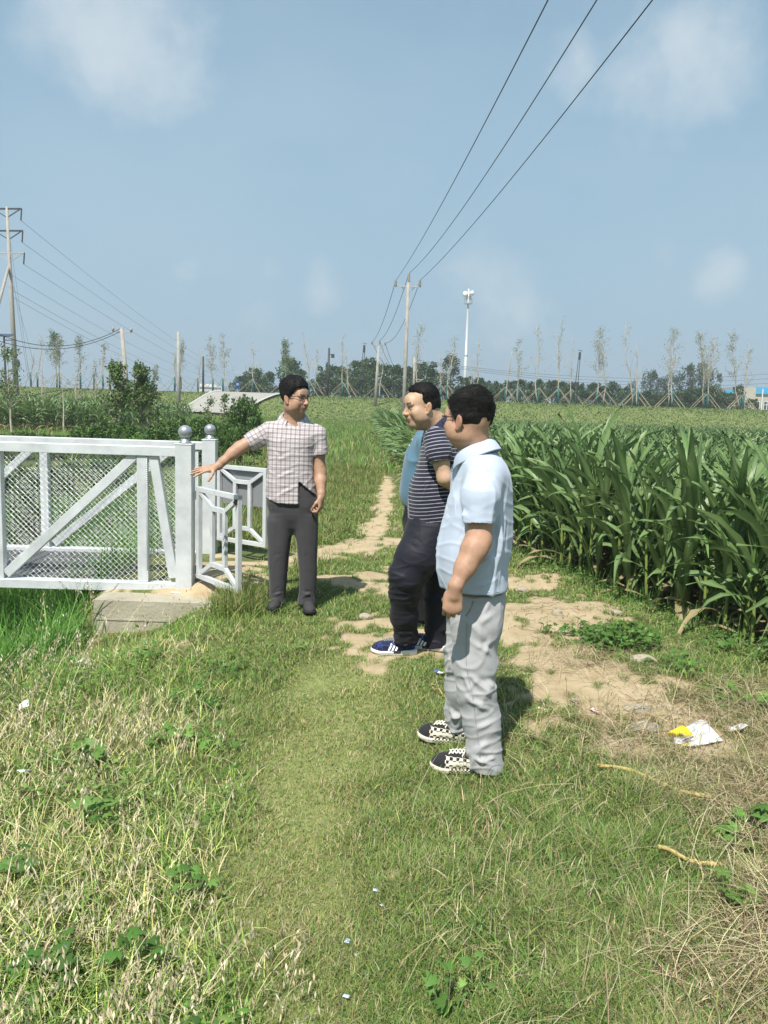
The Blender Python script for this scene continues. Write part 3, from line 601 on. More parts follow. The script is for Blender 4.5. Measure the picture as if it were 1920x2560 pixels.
def tree(name, kind, i, base, w, h, label, cat, group, depth=None):
    r = empty(name, base, label, cat, group); rz = (i*1.7) % 6.28
    for nm, me_ in (('crown', protos[kind][i % len(protos[kind])]), ('trunk', trunk_me)):
        c = bpy.data.objects.new(nm, me_); SC.collection.objects.link(c); c.parent = r; c.rotation_euler = (0, 0, rz)
    s0 = {'shrub': .95, 'poplar': .52, 'bush': 1.25}[kind]; r.scale = (w/s0, w/s0, h); return r
rt = np.random.default_rng(5)
# hedge of bushy conifers on the plateau
HG = 'bushy conifers in a row beyond the embankment'; k = 0
hedge = [(602,945,46),(636,928,54),(668,935,52),(722,905,60),(745,930,48),(792,948,40),(820,918,56),(852,925,54),(884,912,58),(915,905,60),(948,915,60),(985,922,62),(1018,925,60),(1060,915,64),(1095,935,50),(1164,948,44),(1195,950,44),(1225,958,40),(1250,962,38),(1275,958,38),(1302,955,40),(1330,960,38),(1352,955,38),(1380,958,40),(1406,960,36),(1430,962,38),(1455,965,38),(1482,963,38),(1508,970,36),(1532,960,42),(1560,972,38),(1590,985,46),(1625,980,52),(1662,985,50),(1700,982,60),(1735,975,60),(1775,972,66),(1808,985,44),(1842,968,30),(1880,1000,30)]
seen_lab = []
for (px, py, wp) in hedge:
    Y = 101+rt.uniform(-2.5, 2.5); b = base_at(px, Y); t = W(px, py, Y); w = wp*1.28/2000*Y*1.0; h = t[2]-b[2]
    zone = 'left of the checked-shirt man' if px < 700 else 'behind the checked-shirt man' if px < 780 else 'left of the tall pole' if px < 1010 else 'right of the tall pole' if px < 1240 else 'in the low middle hedge' if px < 1560 else 'below the dark poplars' if px < 1820 else 'in front of the beige building'
    seen_lab.append((zone, px)); same = [q for q in hedge if (lambda p_: ('left of the checked-shirt man' if p_ < 700 else 'behind the checked-shirt man' if p_ < 780 else 'left of the tall pole' if p_ < 1010 else 'right of the tall pole' if p_ < 1240 else 'in the low middle hedge' if p_ < 1560 else 'below the dark poplars' if p_ < 1820 else 'in front of the beige building'))(q[0]) == zone]; rank = [q[0] for q in same].index(px)+1
    nth = ['first','second','third','fourth','fifth','sixth','seventh','eighth','ninth','tenth','eleventh','twelfth','thirteenth','fourteenth','fifteenth'][rank-1]
    tree('conifer', 'shrub', k, b, w, h, 'bushy conifer %s, %s from left' % (zone, nth), 'conifer', HG); k += 1
for j, (px, py, wp) in enumerate(((1578,955,24),(1622,928,40),(1652,948,28),(1678,936,40),(1712,913,42),(1745,912,40),(1782,930,36),(1123,890,46))):
    Y = 150 if j < 7 else 99; b = base_at(px, Y); b[2] = .8 if j < 7 else b[2]; t = W(px, py, Y); tree('poplar', 'poplar', j, b, wp*1.2/2000*Y, t[2]-b[2], 'dark dense poplar rising above the right hedge, %s from left' % ['first','second','third','fourth','fifth','sixth','seventh'][j] if j < 7 else 'dark upright tree above the hedge right of the tall pole', 'poplar', 'dark poplars' if j < 7 else None)
# bushes along the far side of the ditch
for j, (px, py, wp, Y) in enumerate(((60,1062,120,19),(150,1058,110,20),(215,1040,110,20),(290,1030,120,21),(365,1022,110,21),(430,1018,110,22),(490,1020,100,22),(545,1015,90,23),(600,1040,80,20),(612,955,78,26),(-40,1055,120,19),(30,1128,120,12.5),(120,1135,110,13),(200,1120,120,14),(290,1135,100,13.5),(60,1165,90,10.6),(470,1045,120,16.5),(340,1060,150,16),(560,1050,60,21))):
    b = base_at(px, Y); t = W(px, py, Y); tree('bush', 'bush', j, b, wp*1.25/2000*Y, max(.5, t[2]-b[2])*.84, ['low bush at the left edge behind the bridge rail','low bush second from the left edge','rounded bush under the near bare sapling','leafy bush below the leaning pole','leafy bush right of the leaning pole','bush left of the concrete ramp foot','bush in front of the concrete ramp foot','bush under the right end of the ramp','small bush beside the checked-shirt man','tall dark bush left of the checked-shirt man, in front of the ramp','bush just outside the left edge','dark bush on the ditch bank seen through the mesh at the left edge','dark bush seen through the mesh left of the far upright','dark bush seen through the mesh right of the far upright','dark bush seen through the mesh above the long brace','low bush down in the ditch seen through the mesh','bush close behind the ball-topped posts','wide low bush seen over the middle of the bridge rail','small bush between the ramp and the tall dark bush'][j], 'bush', 'bushes along the ditch')
# thin planted trees, nearly bare, staked
def sapling(pxb, pxt, pyt, Y, dens, leaf, label, stakes=True, seed=0, tr=.05, spread=1.0, group='thin staked trees on the embankment', fork=0, crown_from=.32):
    r_ = np.random.default_rng(seed); b = base_at(pxb, Y); t = W(pxt, pyt, Y); H = t[2]-b[2]; r = empty('sapling', b, label, 'tree', group); mb = MB()
    ax = t-b; wob = np.cumsum(r_.normal(0, .012*H, (9, 2)), axis=0); P = np.array([b+ax*k/8+np.array([wob[k,0]-wob[0,0]-(wob[8,0]-wob[0,0])*k/8, wob[k,1]-wob[0,1]-(wob[8,1]-wob[0,1])*k/8, 0]) for k in range(9)])
    mb.tube(P, np.linspace(tr*1.35, tr*.22, 9), 7); mb.build('trunk', BARK, r, b, True)
    mb = MB(); tips = []
    nb_ = int(26*dens)
    for k in range(nb_):
        f = r_.uniform(crown_from, .97); p0 = np.array([np.interp(f*8, np.arange(9), P[:,i]) for i in range(3)]); a = r_.uniform(0, 6.28); L = H*(.20*(1-f)+.05)*r_.uniform(.6, 1.25)*spread; el = r_.uniform(.7, 1.2)
        q = [p0]; dirr = np.array([math.cos(a)*math.cos(el), math.sin(a)*math.cos(el), math.sin(el)])
        for s in range(4): dirr = dirr+r_.normal(0, .22, 3)+np.array([0,0,.05]); dirr /= np.linalg.norm(dirr); q.append(q[-1]+dirr*L/4); 
        mb.tube(q, np.linspace(.014, .005, 5)*(tr/.05), 4, cap=False)
        for s in (2, 3, 4):
            for _ in range(2): tw = unitv(dirr+r_.normal(0, .8, 3))*L*.25; mb.tube([q[s], q[s]+tw], [.007, .004], 3, cap=False); tips.append(q[s]+tw)
            tips.append(q[s])
    br = mb.build('branches', BARK, r, b)
    if leaf > 0:
        tp = np.array(tips); V, F, C = leafcloud(tp, np.full(len(tp), .22 if Y > 60 else .12), int(leaf*len(tp)*(.5 if Y > 60 else .42)), .13 if Y > 60 else .085, [(.16,.20,.09),(.22,.22,.12),(.12,.17,.06)] if leaf < 6 else [(.10,.17,.045),(.13,.20,.06),(.075,.13,.035)], r_)
        me_ = crown_obj(V-b, F, C); c = bpy.data.objects.new('crown', me_); SC.collection.objects.link(c); c.parent = r
    if stakes:
        for a in (.5, 2.2, 3.6, 5.3):
            mb = MB(); e_ = np.array([math.cos(a)*2.0, math.sin(a)*1.3, 0]); e2 = b+e_; e2[2] = float(terr(e2[0], e2[1])); mb.tube([e2, b+np.array([0,0,1.75])], .024, 6); mb.build('stake', STAKE, r, b)
        mb = MB(); mb.tube([b, b+np.array([0,0,.9]), b+np.array([0,0,1.75])], [.09,.11,.08], 8); mb.build('trunk_wrap', WRAP, r, b, True)
    return r
def unitv(v): return v/np.linalg.norm(v)
SAP = [(1262,1279,878,.7,0),(1295,1297,850,1.1,2),(1346,1342,811,1.1,.4),(1395,1401,800,1.2,.4),(1428,1431,846,.8,0),(1491,1500,820,2.6,1.6),(1510,1508,880,.9,.6),(1583,1564,807,.9,.6),(1594,1590,858,.9,0),(1671,1687,821,2.0,1.6),(1680,1676,850,1.0,.5),(1761,1752,830,2.4,1.6),(1769,1787,842,2.0,1.0),(1851,1830,827,1.2,4),(1859,1875,856,1.2,1.0),
       (631,633,862,.8,.4),(712,717,844,1.3,9),(772,759,832,1.2,0),(788,792,872,1.2,0),(855,857,836,.9,.3),(868,867,880,.8,0),(949,962,880,.7,.3),(1040,1052,801,1.6,1.0),(1100,1096,880,.8,0),(1117,1139,842,1.5,.8),(1188,1192,848,1.1,.3),(1181,1176,890,.7,0),
       (95,100,836,1.0,.3),(143,133,828,1.6,8),(150,148,840,1.6,3),(202,198,843,1.9,2.5),(258,262,859,1.7,1.0),(275,281,892,1.0,.6),(437,440,878,1.0,.3),(452,457,851,1.0,4),(495,502,882,.8,.3),(532,528,840,1.5,1.8),(557,557,840,1.5,1.8),(386,390,915,.9,5),(236,240,900,1.2,.2),(78,84,875,.8,.2),(300,296,885,1.0,.2)]
ordn = ['first','second','third','fourth','fifth','sixth','seventh','eighth','ninth','tenth','eleventh','twelfth','thirteenth','fourteenth','fifteenth','sixteenth']
def szone(p_): return ('left of the ramp', 0) if p_ < 600 else ('between ramp and tall pole', 1) if p_ < 1010 else ('behind the two right-hand men', 2) if p_ < 1230 else ('right of the two men', 3)
for j, (pxb, pxt, pyt, dn, lf) in enumerate(SAP):
    zn = szone(pxb); rk = sorted([s[0] for s in SAP if szone(s[0])[1] == zn[1]]).index(pxb); look = 'green leafy' if lf >= 8 else 'sparsely leaved' if lf >= 1 else 'bare'
    sapling(pxb, pxt, pyt, 88+rt.uniform(-1.5, 2.5), dn, lf, 'thin %s staked tree %s, %s from left' % (look, zn[0], ordn[min(rk, 15)]), seed=300+j, tr=.055, spread=1.35 if dn > 1.8 else 1.1)
# nearer young trees by the ditch
NEARS = [(104,102,901,42,.3,0,'bare thin trunk standing in front of the left maize'),(159,152,916,33,.25,0,'bare thin trunk leaning over the middle of the bridge rail'),(193,196,905,40,.8,1.0,'pale slim tree left of the pair of forked ones'),(243,236,905,40,1.0,.3,'forked bare young tree left of the leaning pole'),(274,280,915,40,.8,.5,'slim bare young tree nearest the leaning pole on its left'),(28,18,880,26,1.0,9,'leafy young tree at the left edge in front of the three-arm pole'),(300,294,918,24,1.8,16,'leafy young tree left of the foot of the leaning pole'),(352,348,925,25,2.0,16,'leafy young tree right of the foot of the leaning pole'),(372,376,960,25,.9,8,'small leafy sapling just left of the straight pale pole'),(520,524,985,30,.6,6,'slender sapling in front of the ramp, left one'),(560,562,990,30,.6,6,'slender sapling in front of the ramp, right one')]
for j, (pxb, pxt, pyt, Y, dn, lf, lab) in enumerate(NEARS):
    sapling(pxb, pxt, pyt, Y, dn, lf, lab, stakes=False, seed=500+j, tr=.030, spread=1.6 if lf > 6 else 1.0, group='young trees by the ditch', crown_from=.35 if lf < 10 else .25)
# ================================================================ low vegetation
def blades(x, y, z, h, w, lean, col, seg=2, droop=.35, r=None, az=None, widx=None):
    """curved tapering blades; returns V, F(list), C"""
    n_ = len(x); r = r or rng; az = r.uniform(0, 2*math.pi, n_) if az is None else az
    fc = az+r.normal(math.pi/2, .5, n_); d = np.stack([np.cos(az), np.sin(az), 0*az], 1); s = np.stack([np.cos(fc), np.sin(fc), 0*fc], 1)
    p = np.stack([x, y, z], 1); V = []; C = []
    for k in range(seg):
        t = k/seg; c = p+d*(lean*h*(t**1.7))[:,None]+np.array([0,0,1])*(h*t*(1-droop*lean*t))[:,None]; ww = (w*.5*(1-.35*t))[:,None]
        V += [c-s*ww, c+s*ww]; C += [col*(.8+.2*t), col*(.8+.2*t)] if False else [col, col]
    t = 1.0; V.append(p+d*(lean*h)[:,None]+np.array([0,0,1])*(h*(1-droop*lean))[:,None]); C.append(col)
    m = 2*seg+1; V = np.stack(V, 1).reshape(-1, 3); C = np.stack(C, 1).reshape(-1, 3); b = np.arange(n_)[:,None]*m
    Q = [b+np.array([[2*k, 2*k+1, 2*k+3, 2*k+2]]) for k in range(seg-1)]; T = b+np.array([[2*seg-2, 2*seg-1, 2*seg]])
    return V, (np.concatenate(Q) if Q else None), T, C
def veg_obj(name, parts, m, label, cat):
    Vs, Qs, Ts, Cs = [], [], [], []; k = 0
    for V, Q, T, C in parts:
        Vs.append(V); Cs.append(C)
        if Q is not None: Qs.append(Q+k)
        if T is not None: Ts.append(T+k)
        k += len(V)
    F = ([np.concatenate(Qs)] if Qs else [])+([np.concatenate(Ts)] if Ts else [])
    C = np.concatenate(Cs); C = np.concatenate([C, np.ones((len(C), 1))], 1)
    o = link(name, mesh_np(name, np.concatenate(Vs), F, False, {'col': C}), m); return tag(o, label, cat, kind='stuff')
def scatter(n_, y0, y1, xf=None, pw=1.0, r=None, margin=.85):
    """points in the wedge the camera sees plus a margin, denser near the camera by 1/y**pw"""
    r = r or rng; u = r.uniform(0, 1, n_)
    if pw == 1: y = y0*(y1/y0)**u
    else: a = 1-pw; y = (y0**a+u*(y1**a-y0**a))**(1/a)
    hw = .50*y+margin; x = r.uniform(-1, 1, n_)*hw; return x, y
def keep(m, *a): return [q[m] for q in a]
GREEN = [(.185,.295,.062),(.130,.245,.056),(.245,.330,.082),(.105,.205,.050),(.210,.285,.095)]
DRY = [(.48,.41,.25),(.40,.33,.19),(.58,.50,.33),(.32,.25,.15),(.52,.46,.27)]
YEL = [(.32,.34,.11),(.38,.36,.15),(.27,.32,.09)]
def left_rank(x, y):
    "1 in the rank weeds at the left front"
    P = np.stack([x, y], -1); e = np.interp(y, [1.5, 2.6, 3.4, 4.4, 5.4, 6.2], [-.36, -.62, -.80, -.88, -.95, -1.1])
    return sst(.22, -.12, x-e+.10*n_b(P))*(1-sst(5.6, 6.4, y))
def ditch_(x, y): return sst(2.2, 2.7, -x)*sst(2.9, 4.4, y)
# --- short turf
x, y = scatter(760000, 1.5, 14, pw=1.35); sm_ = sand_mask(x, y); wr = worn(x, y); lr = left_rank(x, y); P = np.stack([x, y], -1)
pr = (1-sm_*.985)*(1-.25*wr)*(1-.75*lr)*(1-sst(.05,.3,x-field_edge(y)))
k = (rng.uniform(0, 1, len(x)) < pr)&~((x < -.93)&(x > -2.3)&(y > 6.1)&(y < 8.4)&(x < -1.2)); x, y, wr, P = keep(k, x, y, wr, P)
tone = np.clip(.5+.5*n_b(P)+.3*n_a(P*1.7), 0, 1); dr = dryness(x, y)
n_ = len(x); col = pal(GREEN, n_); yc = pal(YEL, n_); dc = pal(DRY, n_)
q = rng.uniform(0, 1, n_); col = np.where((q < .12+.34*wr+.22*tone)[:,None], yc, col); col = np.where((rng.uniform(0,1,n_) < .07+.13*wr+.55*dr+.06*tone)[:,None], dc, col)
h = rng.uniform(.018, .052, n_)*(1-.35*wr)*(1+.5*sst(.15,.7,x)*(y < 4))*(1+.25*n_c(P)); w = rng.uniform(.0022, .0040, n_)*np.clip((y/3.2)**.75, .8, 3.5); lean = rng.uniform(.3, 1.2, n_)
T1 = blades(x, y, terr(x, y)-.003, np.clip(h,.01,.12)*np.clip((y/4)**.25, 1, 1.4), w, lean, col)
# creeping couch-grass stems edging into the sand
x, y = scatter(26000, 2.5, 12, pw=1.2); sm_ = sand_mask(x, y); k = (sm_ > .15)&(rng.uniform(0,1,len(x)) < .60*(1-sm_)+.09)&(x < field_edge(y)); x, y = keep(k, x, y); n_ = len(x)
T2 = blades(x, y, terr(x, y)+.002, rng.uniform(.03, .10, n_), rng.uniform(.0025,.0045,n_), rng.uniform(1.4, 2.2, n_), np.where((rng.uniform(0,1,n_)<.55)[:,None], pal(GREEN, n_), pal(DRY, n_)*.6), droop=.42)
veg_obj('turf', [T1, T2], M_BLADE, 'short trodden turf of mixed green and yellow blades over the path and verge', 'grass')
# --- longer grass, right front and round the near man, with seed stems
x, y = scatter(80000, 1.6, 4.6, pw=1.3); P = np.stack([x, y], -1)
pr = sst(.02, .55, x+.10*n_b(P)-.05)*(1-sand_mask(x, y))*(.35+.65*sst(-.4,.6,n_b(P*1.3)))*(1-sst(3.6,4.5,y)); k = rng.uniform(0,1,len(x)) < pr*.9; x, y, P = keep(k, x, y, P); n_ = len(x); dr = dryness(x, y)
col = pal(GREEN+[(.12,.21,.05)], n_); col = np.where((rng.uniform(0,1,n_) < .22+.6*dr)[:,None], pal(DRY, n_), col)
T3 = blades(x, y, terr(x, y)-.004, rng.uniform(.04, .105, n_), rng.uniform(.0028, .0052, n_), rng.uniform(.3, 1.25, n_), col, seg=3, droop=.38)
def stems(n_, y0, y1, prf, hr, cols, lean=(.1,.6), w=.0022, pw=1.2):
    x, y = scatter(n_, y0, y1, pw=pw); k = rng.uniform(0,1,len(x)) < prf(x, y); x, y = keep(k, x, y); n_ = len(x); az = rng.uniform(0, 2*math.pi, n_)
    h = rng.uniform(hr[0], hr[1], n_); le = rng.uniform(*lean, n_); return x, y, h, le, az, blades(x, y, terr(x, y), h, np.full(n_, w)*np.clip(y/3,1,3), le, pal(cols, n_), seg=4, az=az, droop=.3)
q = stems(1400, 1.7, 4.4, lambda x, y: sst(-.1,.6,x)*(1-.5*sand_mask(x,y)), (.10,.32), DRY, (.2,1.3)); T4 = q[-1]
veg_obj('long_grass', [T3, T4], M_BLADE, 'longer uneven grass with dry stems to the right in front of the men', 'grass')
# --- dry thatch lying flat at the right
x, y = scatter(56000, 2.0, 5.2, pw=1.0); P = np.stack([x, y], -1); sm_ = sand_mask(x, y)
pr = (dryness(x, y)*.9+.30*sst(.75,1.2,x)*(y > 3)*(x < field_edge(y)-.1)+.10*(x > .45)*(y > 3.3)*(x < field_edge(y)-.2))*(.6+.4*n_b(P*1.6)); k = rng.uniform(0,1,len(x)) < pr; x, y, P = keep(k, x, y, P); n_ = len(x)
az = rng.uniform(0, 2*math.pi, n_); h = rng.uniform(.05, .20, n_)
lift = rng.uniform(0, .05, n_)*(.4+.6*dryness(x, y))
T = blades(x, y, terr(x, y)+lift, h, rng.uniform(.0016,.0034,n_), rng.uniform(1.6, 2.3, n_), pal(DRY+[(.20,.14,.08),(.14,.10,.06)], n_), seg=3, az=az, droop=.43)
veg_obj('straw_thatch', [T], M_STRAW, 'tangle of grey-brown dead grass lying at the right edge', 'dead grass')
# --- wild oats and rank weeds, left front
x, y = scatter(90000, 1.55, 6.0, pw=1.2); lr = left_rank(x, y); P = np.stack([x, y], -1); k = rng.uniform(0,1,len(x)) < lr*.85*(1-.6*ditch_(x, y)); x, y, P = keep(k, x, y, P); n_ = len(x)
dm = sst(-.5, .6, -x-.80+.30*n_a(P*2)+.35*n_b(P)-.62*(y-3.1))     # drier towards the lower left
G2 = [(.20,.32,.07),(.26,.37,.09),(.15,.26,.06)]
col = np.where((rng.uniform(0,1,n_) < .05+.55*dm)[:,None], pal([(.68,.61,.38),(.62,.55,.32),(.54,.46,.28),(.58,.60,.20)], n_), pal(G2, n_))
T5 = blades(x, y, terr(x, y)-.004, rng.uniform(.04, .13, n_), rng.uniform(.0026, .0050, n_), rng.uniform(.25, 1.2, n_), col, seg=3)
# oat stalks with drooping spikelets
def oats(n_, y0, y1, prf, hr):
    x, y = scatter(n_, y0, y1, pw=1.1); k = rng.uniform(0,1,len(x)) < prf(x, y); x, y = keep(k, x, y); n_ = len(x); az = rng.normal(.7, .9, n_); h = rng.uniform(*hr, n_); le = rng.uniform(.15, .7, n_)
    z = terr(x, y); st = blades(x, y, z, h, np.full(n_, .0026), le, pal([(.55,.48,.26),(.48,.44,.20),(.60,.52,.32)], n_), seg=4, az=az, droop=.3)
    sp = 17; t = rng.uniform(.62, 1.02, (n_, sp)); d = np.stack([np.cos(az), np.sin(az), 0*az], 1)
    c = np.stack([x, y, z], 1)[:,None]+d[:,None]*(le*h)[:,None,None]*(t**1.7)[...,None]+np.array([0,0,1])*(h[:,None]*t*(1-.3*le[:,None]*t))[...,None]
    c = c+rng.normal(0, .012, c.shape); c[...,2] -= .006; c = c.reshape(-1, 3); m = len(c); L = rng.uniform(.015, .027, m); wd_ = rng.uniform(.0022, .0038, m); a2 = rng.uniform(0, 6.28, m); s = np.stack([np.cos(a2), np.sin(a2), 0*a2], 1)
    tilt = rng.normal(0, .35, (m, 2)); ax = np.stack([tilt[:,0], tilt[:,1], -np.ones(m)], 1); ax /= np.linalg.norm(ax, axis=1)[:,None]
    V = np.stack([c, c+ax*(L*.45)[:,None]-s*wd_[:,None], c+ax*L[:,None], c+ax*(L*.45)[:,None]+s*wd_[:,None]], 1).reshape(-1, 3); b = np.arange(m)[:,None]*4+np.array([[0,1,2,3]])
    C = np.repeat(pal([(.64,.56,.40),(.56,.48,.32),(.70,.63,.48),(.48,.40,.27)], m, .10), 4, axis=0)
    return st, (V, b, None, C)
o1_, o2_ = oats(2400, 1.6, 5.6, lambda x, y: left_rank(x, y)*np.clip(.12+.60*sst(-.4,.6,-x-.80-.45*(y-3.1)+.5*n_b(np.stack([x,y],-1)*.7)), 0, 1), (.10,.27))
o3_, o4_ = oats(200, 3.0, 5.4, lambda x, y: left_rank(x, y)*(x < -1.45), (.45,.80))
veg_obj('wild_oats', [T5, o1_, o2_, o3_, o4_], M_STRAW, 'rank wild oats with drooping straw-coloured spikelets and green blades at the left front', 'weeds')
# --- broad leaflets in the same verge (ground cover)
def leaflets(x, y, zoff, size, cols, lift=.5, per=1, asp=.45):
    n_ = len(x); az = rng.uniform(0, 6.28, n_); el = rng.normal(.25, lift*.5, n_); d = np.stack([np.cos(az)*np.cos(el), np.sin(az)*np.cos(el), np.sin(el)], 1)
    s = np.stack([-np.sin(az), np.cos(az), rng.normal(0,.3,n_)], 1); s /= np.linalg.norm(s, axis=1)[:,None]; c = np.stack([x, y, terr(x, y)+zoff], 1); L = size[:,None]
    V = np.stack([c, c+d*L*.45-s*L*asp*.5-np.array([0,0,.1])*L*.3, c+d*L*.5+np.array([0,0,.08])*L, c+d*L*.45+s*L*asp*.5-np.array([0,0,.1])*L*.3, c+d*L-np.array([0,0,.25])*L*.5], 1).reshape(-1, 3)
    b = np.arange(n_)[:,None]*5; T = np.concatenate([b+np.array([[0,1,2]]), b+np.array([[0,2,3]]), b+np.array([[1,4,2]]), b+np.array([[2,4,3]])])
    return V, None, T, np.repeat(pal(cols, n_, .15), 5, axis=0)
x, y = scatter(26000, 1.7, 6.2, pw=1.0); P = np.stack([x, y], -1); k = rng.uniform(0,1,len(x)) < np.maximum(left_rank(x, y), sst(.5,.2,np.abs(x+.62+.02*y))*(y > 3.2)*(y < 5.6)*.9)*sst(.15, .75, n_b(P*.8)+.25*n_c(P)+.15*(y > 3))*.9; x, y = keep(k, x, y); n_ = len(x)
L1 = leaflets(x, y, rng.uniform(.01,.11,n_), rng.uniform(.018,.050,n_), [(.10,.21,.04),(.14,.25,.05),(.075,.16,.035),(.18,.27,.07)])
# clover-like mat beside the maize and along the far verge
x, y = scatter(60000, 4.5, 20, pw=1.2); P = np.stack([x, y], -1); fe = field_edge(y)
m1 = sst(-.62,-.25,x-fe)*(1-sst(.0,.35,x-fe))*(.35+.65*sst(-.3,.5,n_b(P)))*(y > 4.4); m2_ = (x < -.2)*(x > -2.2)*(y > 8.5)*sst(.1,.6,n_b(P*.7)+.3*n_c(P))*.6
k = rng.uniform(0,1,len(x)) < np.maximum(m1*.9, m2_); x, y = keep(k, x, y); n_ = len(x)
L2 = leaflets(x, y, rng.uniform(.005,.09,n_), rng.uniform(.015,.040,n_)*np.clip(y/6,1,2), [(.13,.24,.055),(.10,.20,.045),(.17,.27,.08),(.08,.16,.03)], asp=.7)
x, y = scatter(5000, 1.7, 6, pw=1.0); k = rng.uniform(0,1,len(x)) < .12*(x > -.4)+.0; x, y = keep(k, x, y); n_ = len(x)
L3 = leaflets(x, y, rng.uniform(.005,.03,n_), rng.uniform(.010,.022,n_), [(.13,.24,.05),(.20,.28,.08)])
veg_obj('broadleaf_weeds', [L1, L2, L3], M_LEAF, 'low mats of small-leaved green weeds along both verges', 'weeds')
# --- lush grass in the ditch and under the bridge
def tuftgrass(n_, x0, x1, y0, y1, prf, hr, wr_, cols, lean=(.1,.9), seg=3, zf=0):
    x = rng.uniform(x0, x1, n_); y = rng.uniform(y0, y1, n_); k = rng.uniform(0,1,n_) < prf(x, y); x, y = keep(k, x, y); m = len(x)
    return blades(x, y, terr(x, y)-.01+zf, rng.uniform(*hr, m), rng.uniform(*wr_, m), rng.uniform(*lean, m), pal(cols, m), seg=seg)
LUSH = [(.105,.26,.045),(.14,.31,.055),(.080,.20,.036),(.18,.33,.075)]
offab = lambda x, y: ~((x > -2.30)&(x < -.93)&(y > 6.1)&(y < 8.4))
t1 = tuftgrass(60000, -6.5, -2.2, 3.6, 12.5, lambda x, y: ditch_(x, y)*(x > -.56*y-1.2), (.25,.62), (.005,.011), LUSH)
t2 = tuftgrass(12000, -3.2, -2.1, 4.0, 6.15, lambda x, y: sst(2.15, 2.5, -x)*.8, (.12,.34), (.004,.008), LUSH)
t3 = tuftgrass(26000, -5.5, -1.9, 8.4, 15, lambda x, y: .75+0*x, (.18,.45), (.006,.012), LUSH+YEL)
veg_obj('ditch_grass', [t1, t2, t3], M_BLADE, 'lush tall green grass filling the ditch under the footbridge', 'grass')
# --- verge of green and yellow foxtail grass beyond the men, both sides of the track
def verge(x, y):
    P = np.stack([x, y], -1); return (1-sand_mask(x, y))*(.5+.5*sst(-.5,.4,n_b(P)))*(x < field_edge(y)+.3)*offab(x, y)
FOX = [(.20,.25,.07),(.14,.22,.05),(.27,.28,.10),(.10,.18,.04),(.34,.31,.14)]
t1 = tuftgrass(60000, -3.0, .1, 6.9, 20, lambda x, y: verge(x, y)*sst(-.25,-.9,x+.25*n_b(np.stack([x,y],-1))-.05*(y-8)), (.06,.20), (.005,.010), FOX)
t2 = tuftgrass(12000, -1.35, -.70, 5.55, 6.4, lambda x, y: sst(.30,.0,np.abs(x+1.10))*sst(.4,.05,np.abs(y-5.95))*.65, (.08,.24), (.003,.006), FOX)
t3 = tuftgrass(60000, -22, 6, 18, 66, lambda x, y: (x < field_edge(y)+.2)*(x > -.6*y)*.8, (.12,.36), (.012,.03), FOX+LUSH)
t4 = tuftgrass(22000, -.2, 4.5, 3.2, 16, lambda x, y: sst(-.38,-.05,x-field_edge(y))*(1-sst(.15,.6,x-field_edge(y)))*.8, (.10,.32), (.004,.009), [(.075,.15,.04),(.10,.19,.045),(.055,.11,.03)])
veg_obj('verge_grass', [t1, t2, t3, t4], M_BLADE, 'tufted yellow-green seeding grass on the verges beyond the men', 'grass')
# --- embankment turf
xx = rng.uniform(-75, 75, 120000); yy = rng.uniform(66, 90, 120000); n_ = len(xx); P = np.stack([xx, yy], -1); tn = sst(-.5,.6,SN(77,.5,8,2)(P)+.4*n_a(P))
col = np.where((rng.uniform(0,1,n_) < .15+.42*tn)[:,None], pal([(.23,.27,.10),(.18,.23,.07),(.27,.28,.12)], n_), pal([(.11,.18,.045),(.14,.21,.06),(.08,.14,.035)], n_))
t1 = blades(xx, yy, terr(xx, yy)-.02, rng.uniform(.08,.24,n_), rng.uniform(.05,.12,n_), rng.uniform(.3,1.5,n_), col)
veg_obj('embankment_grass', [t1], M_BLADE, 'patchy green and straw grass covering the distant embankment', 'grass')

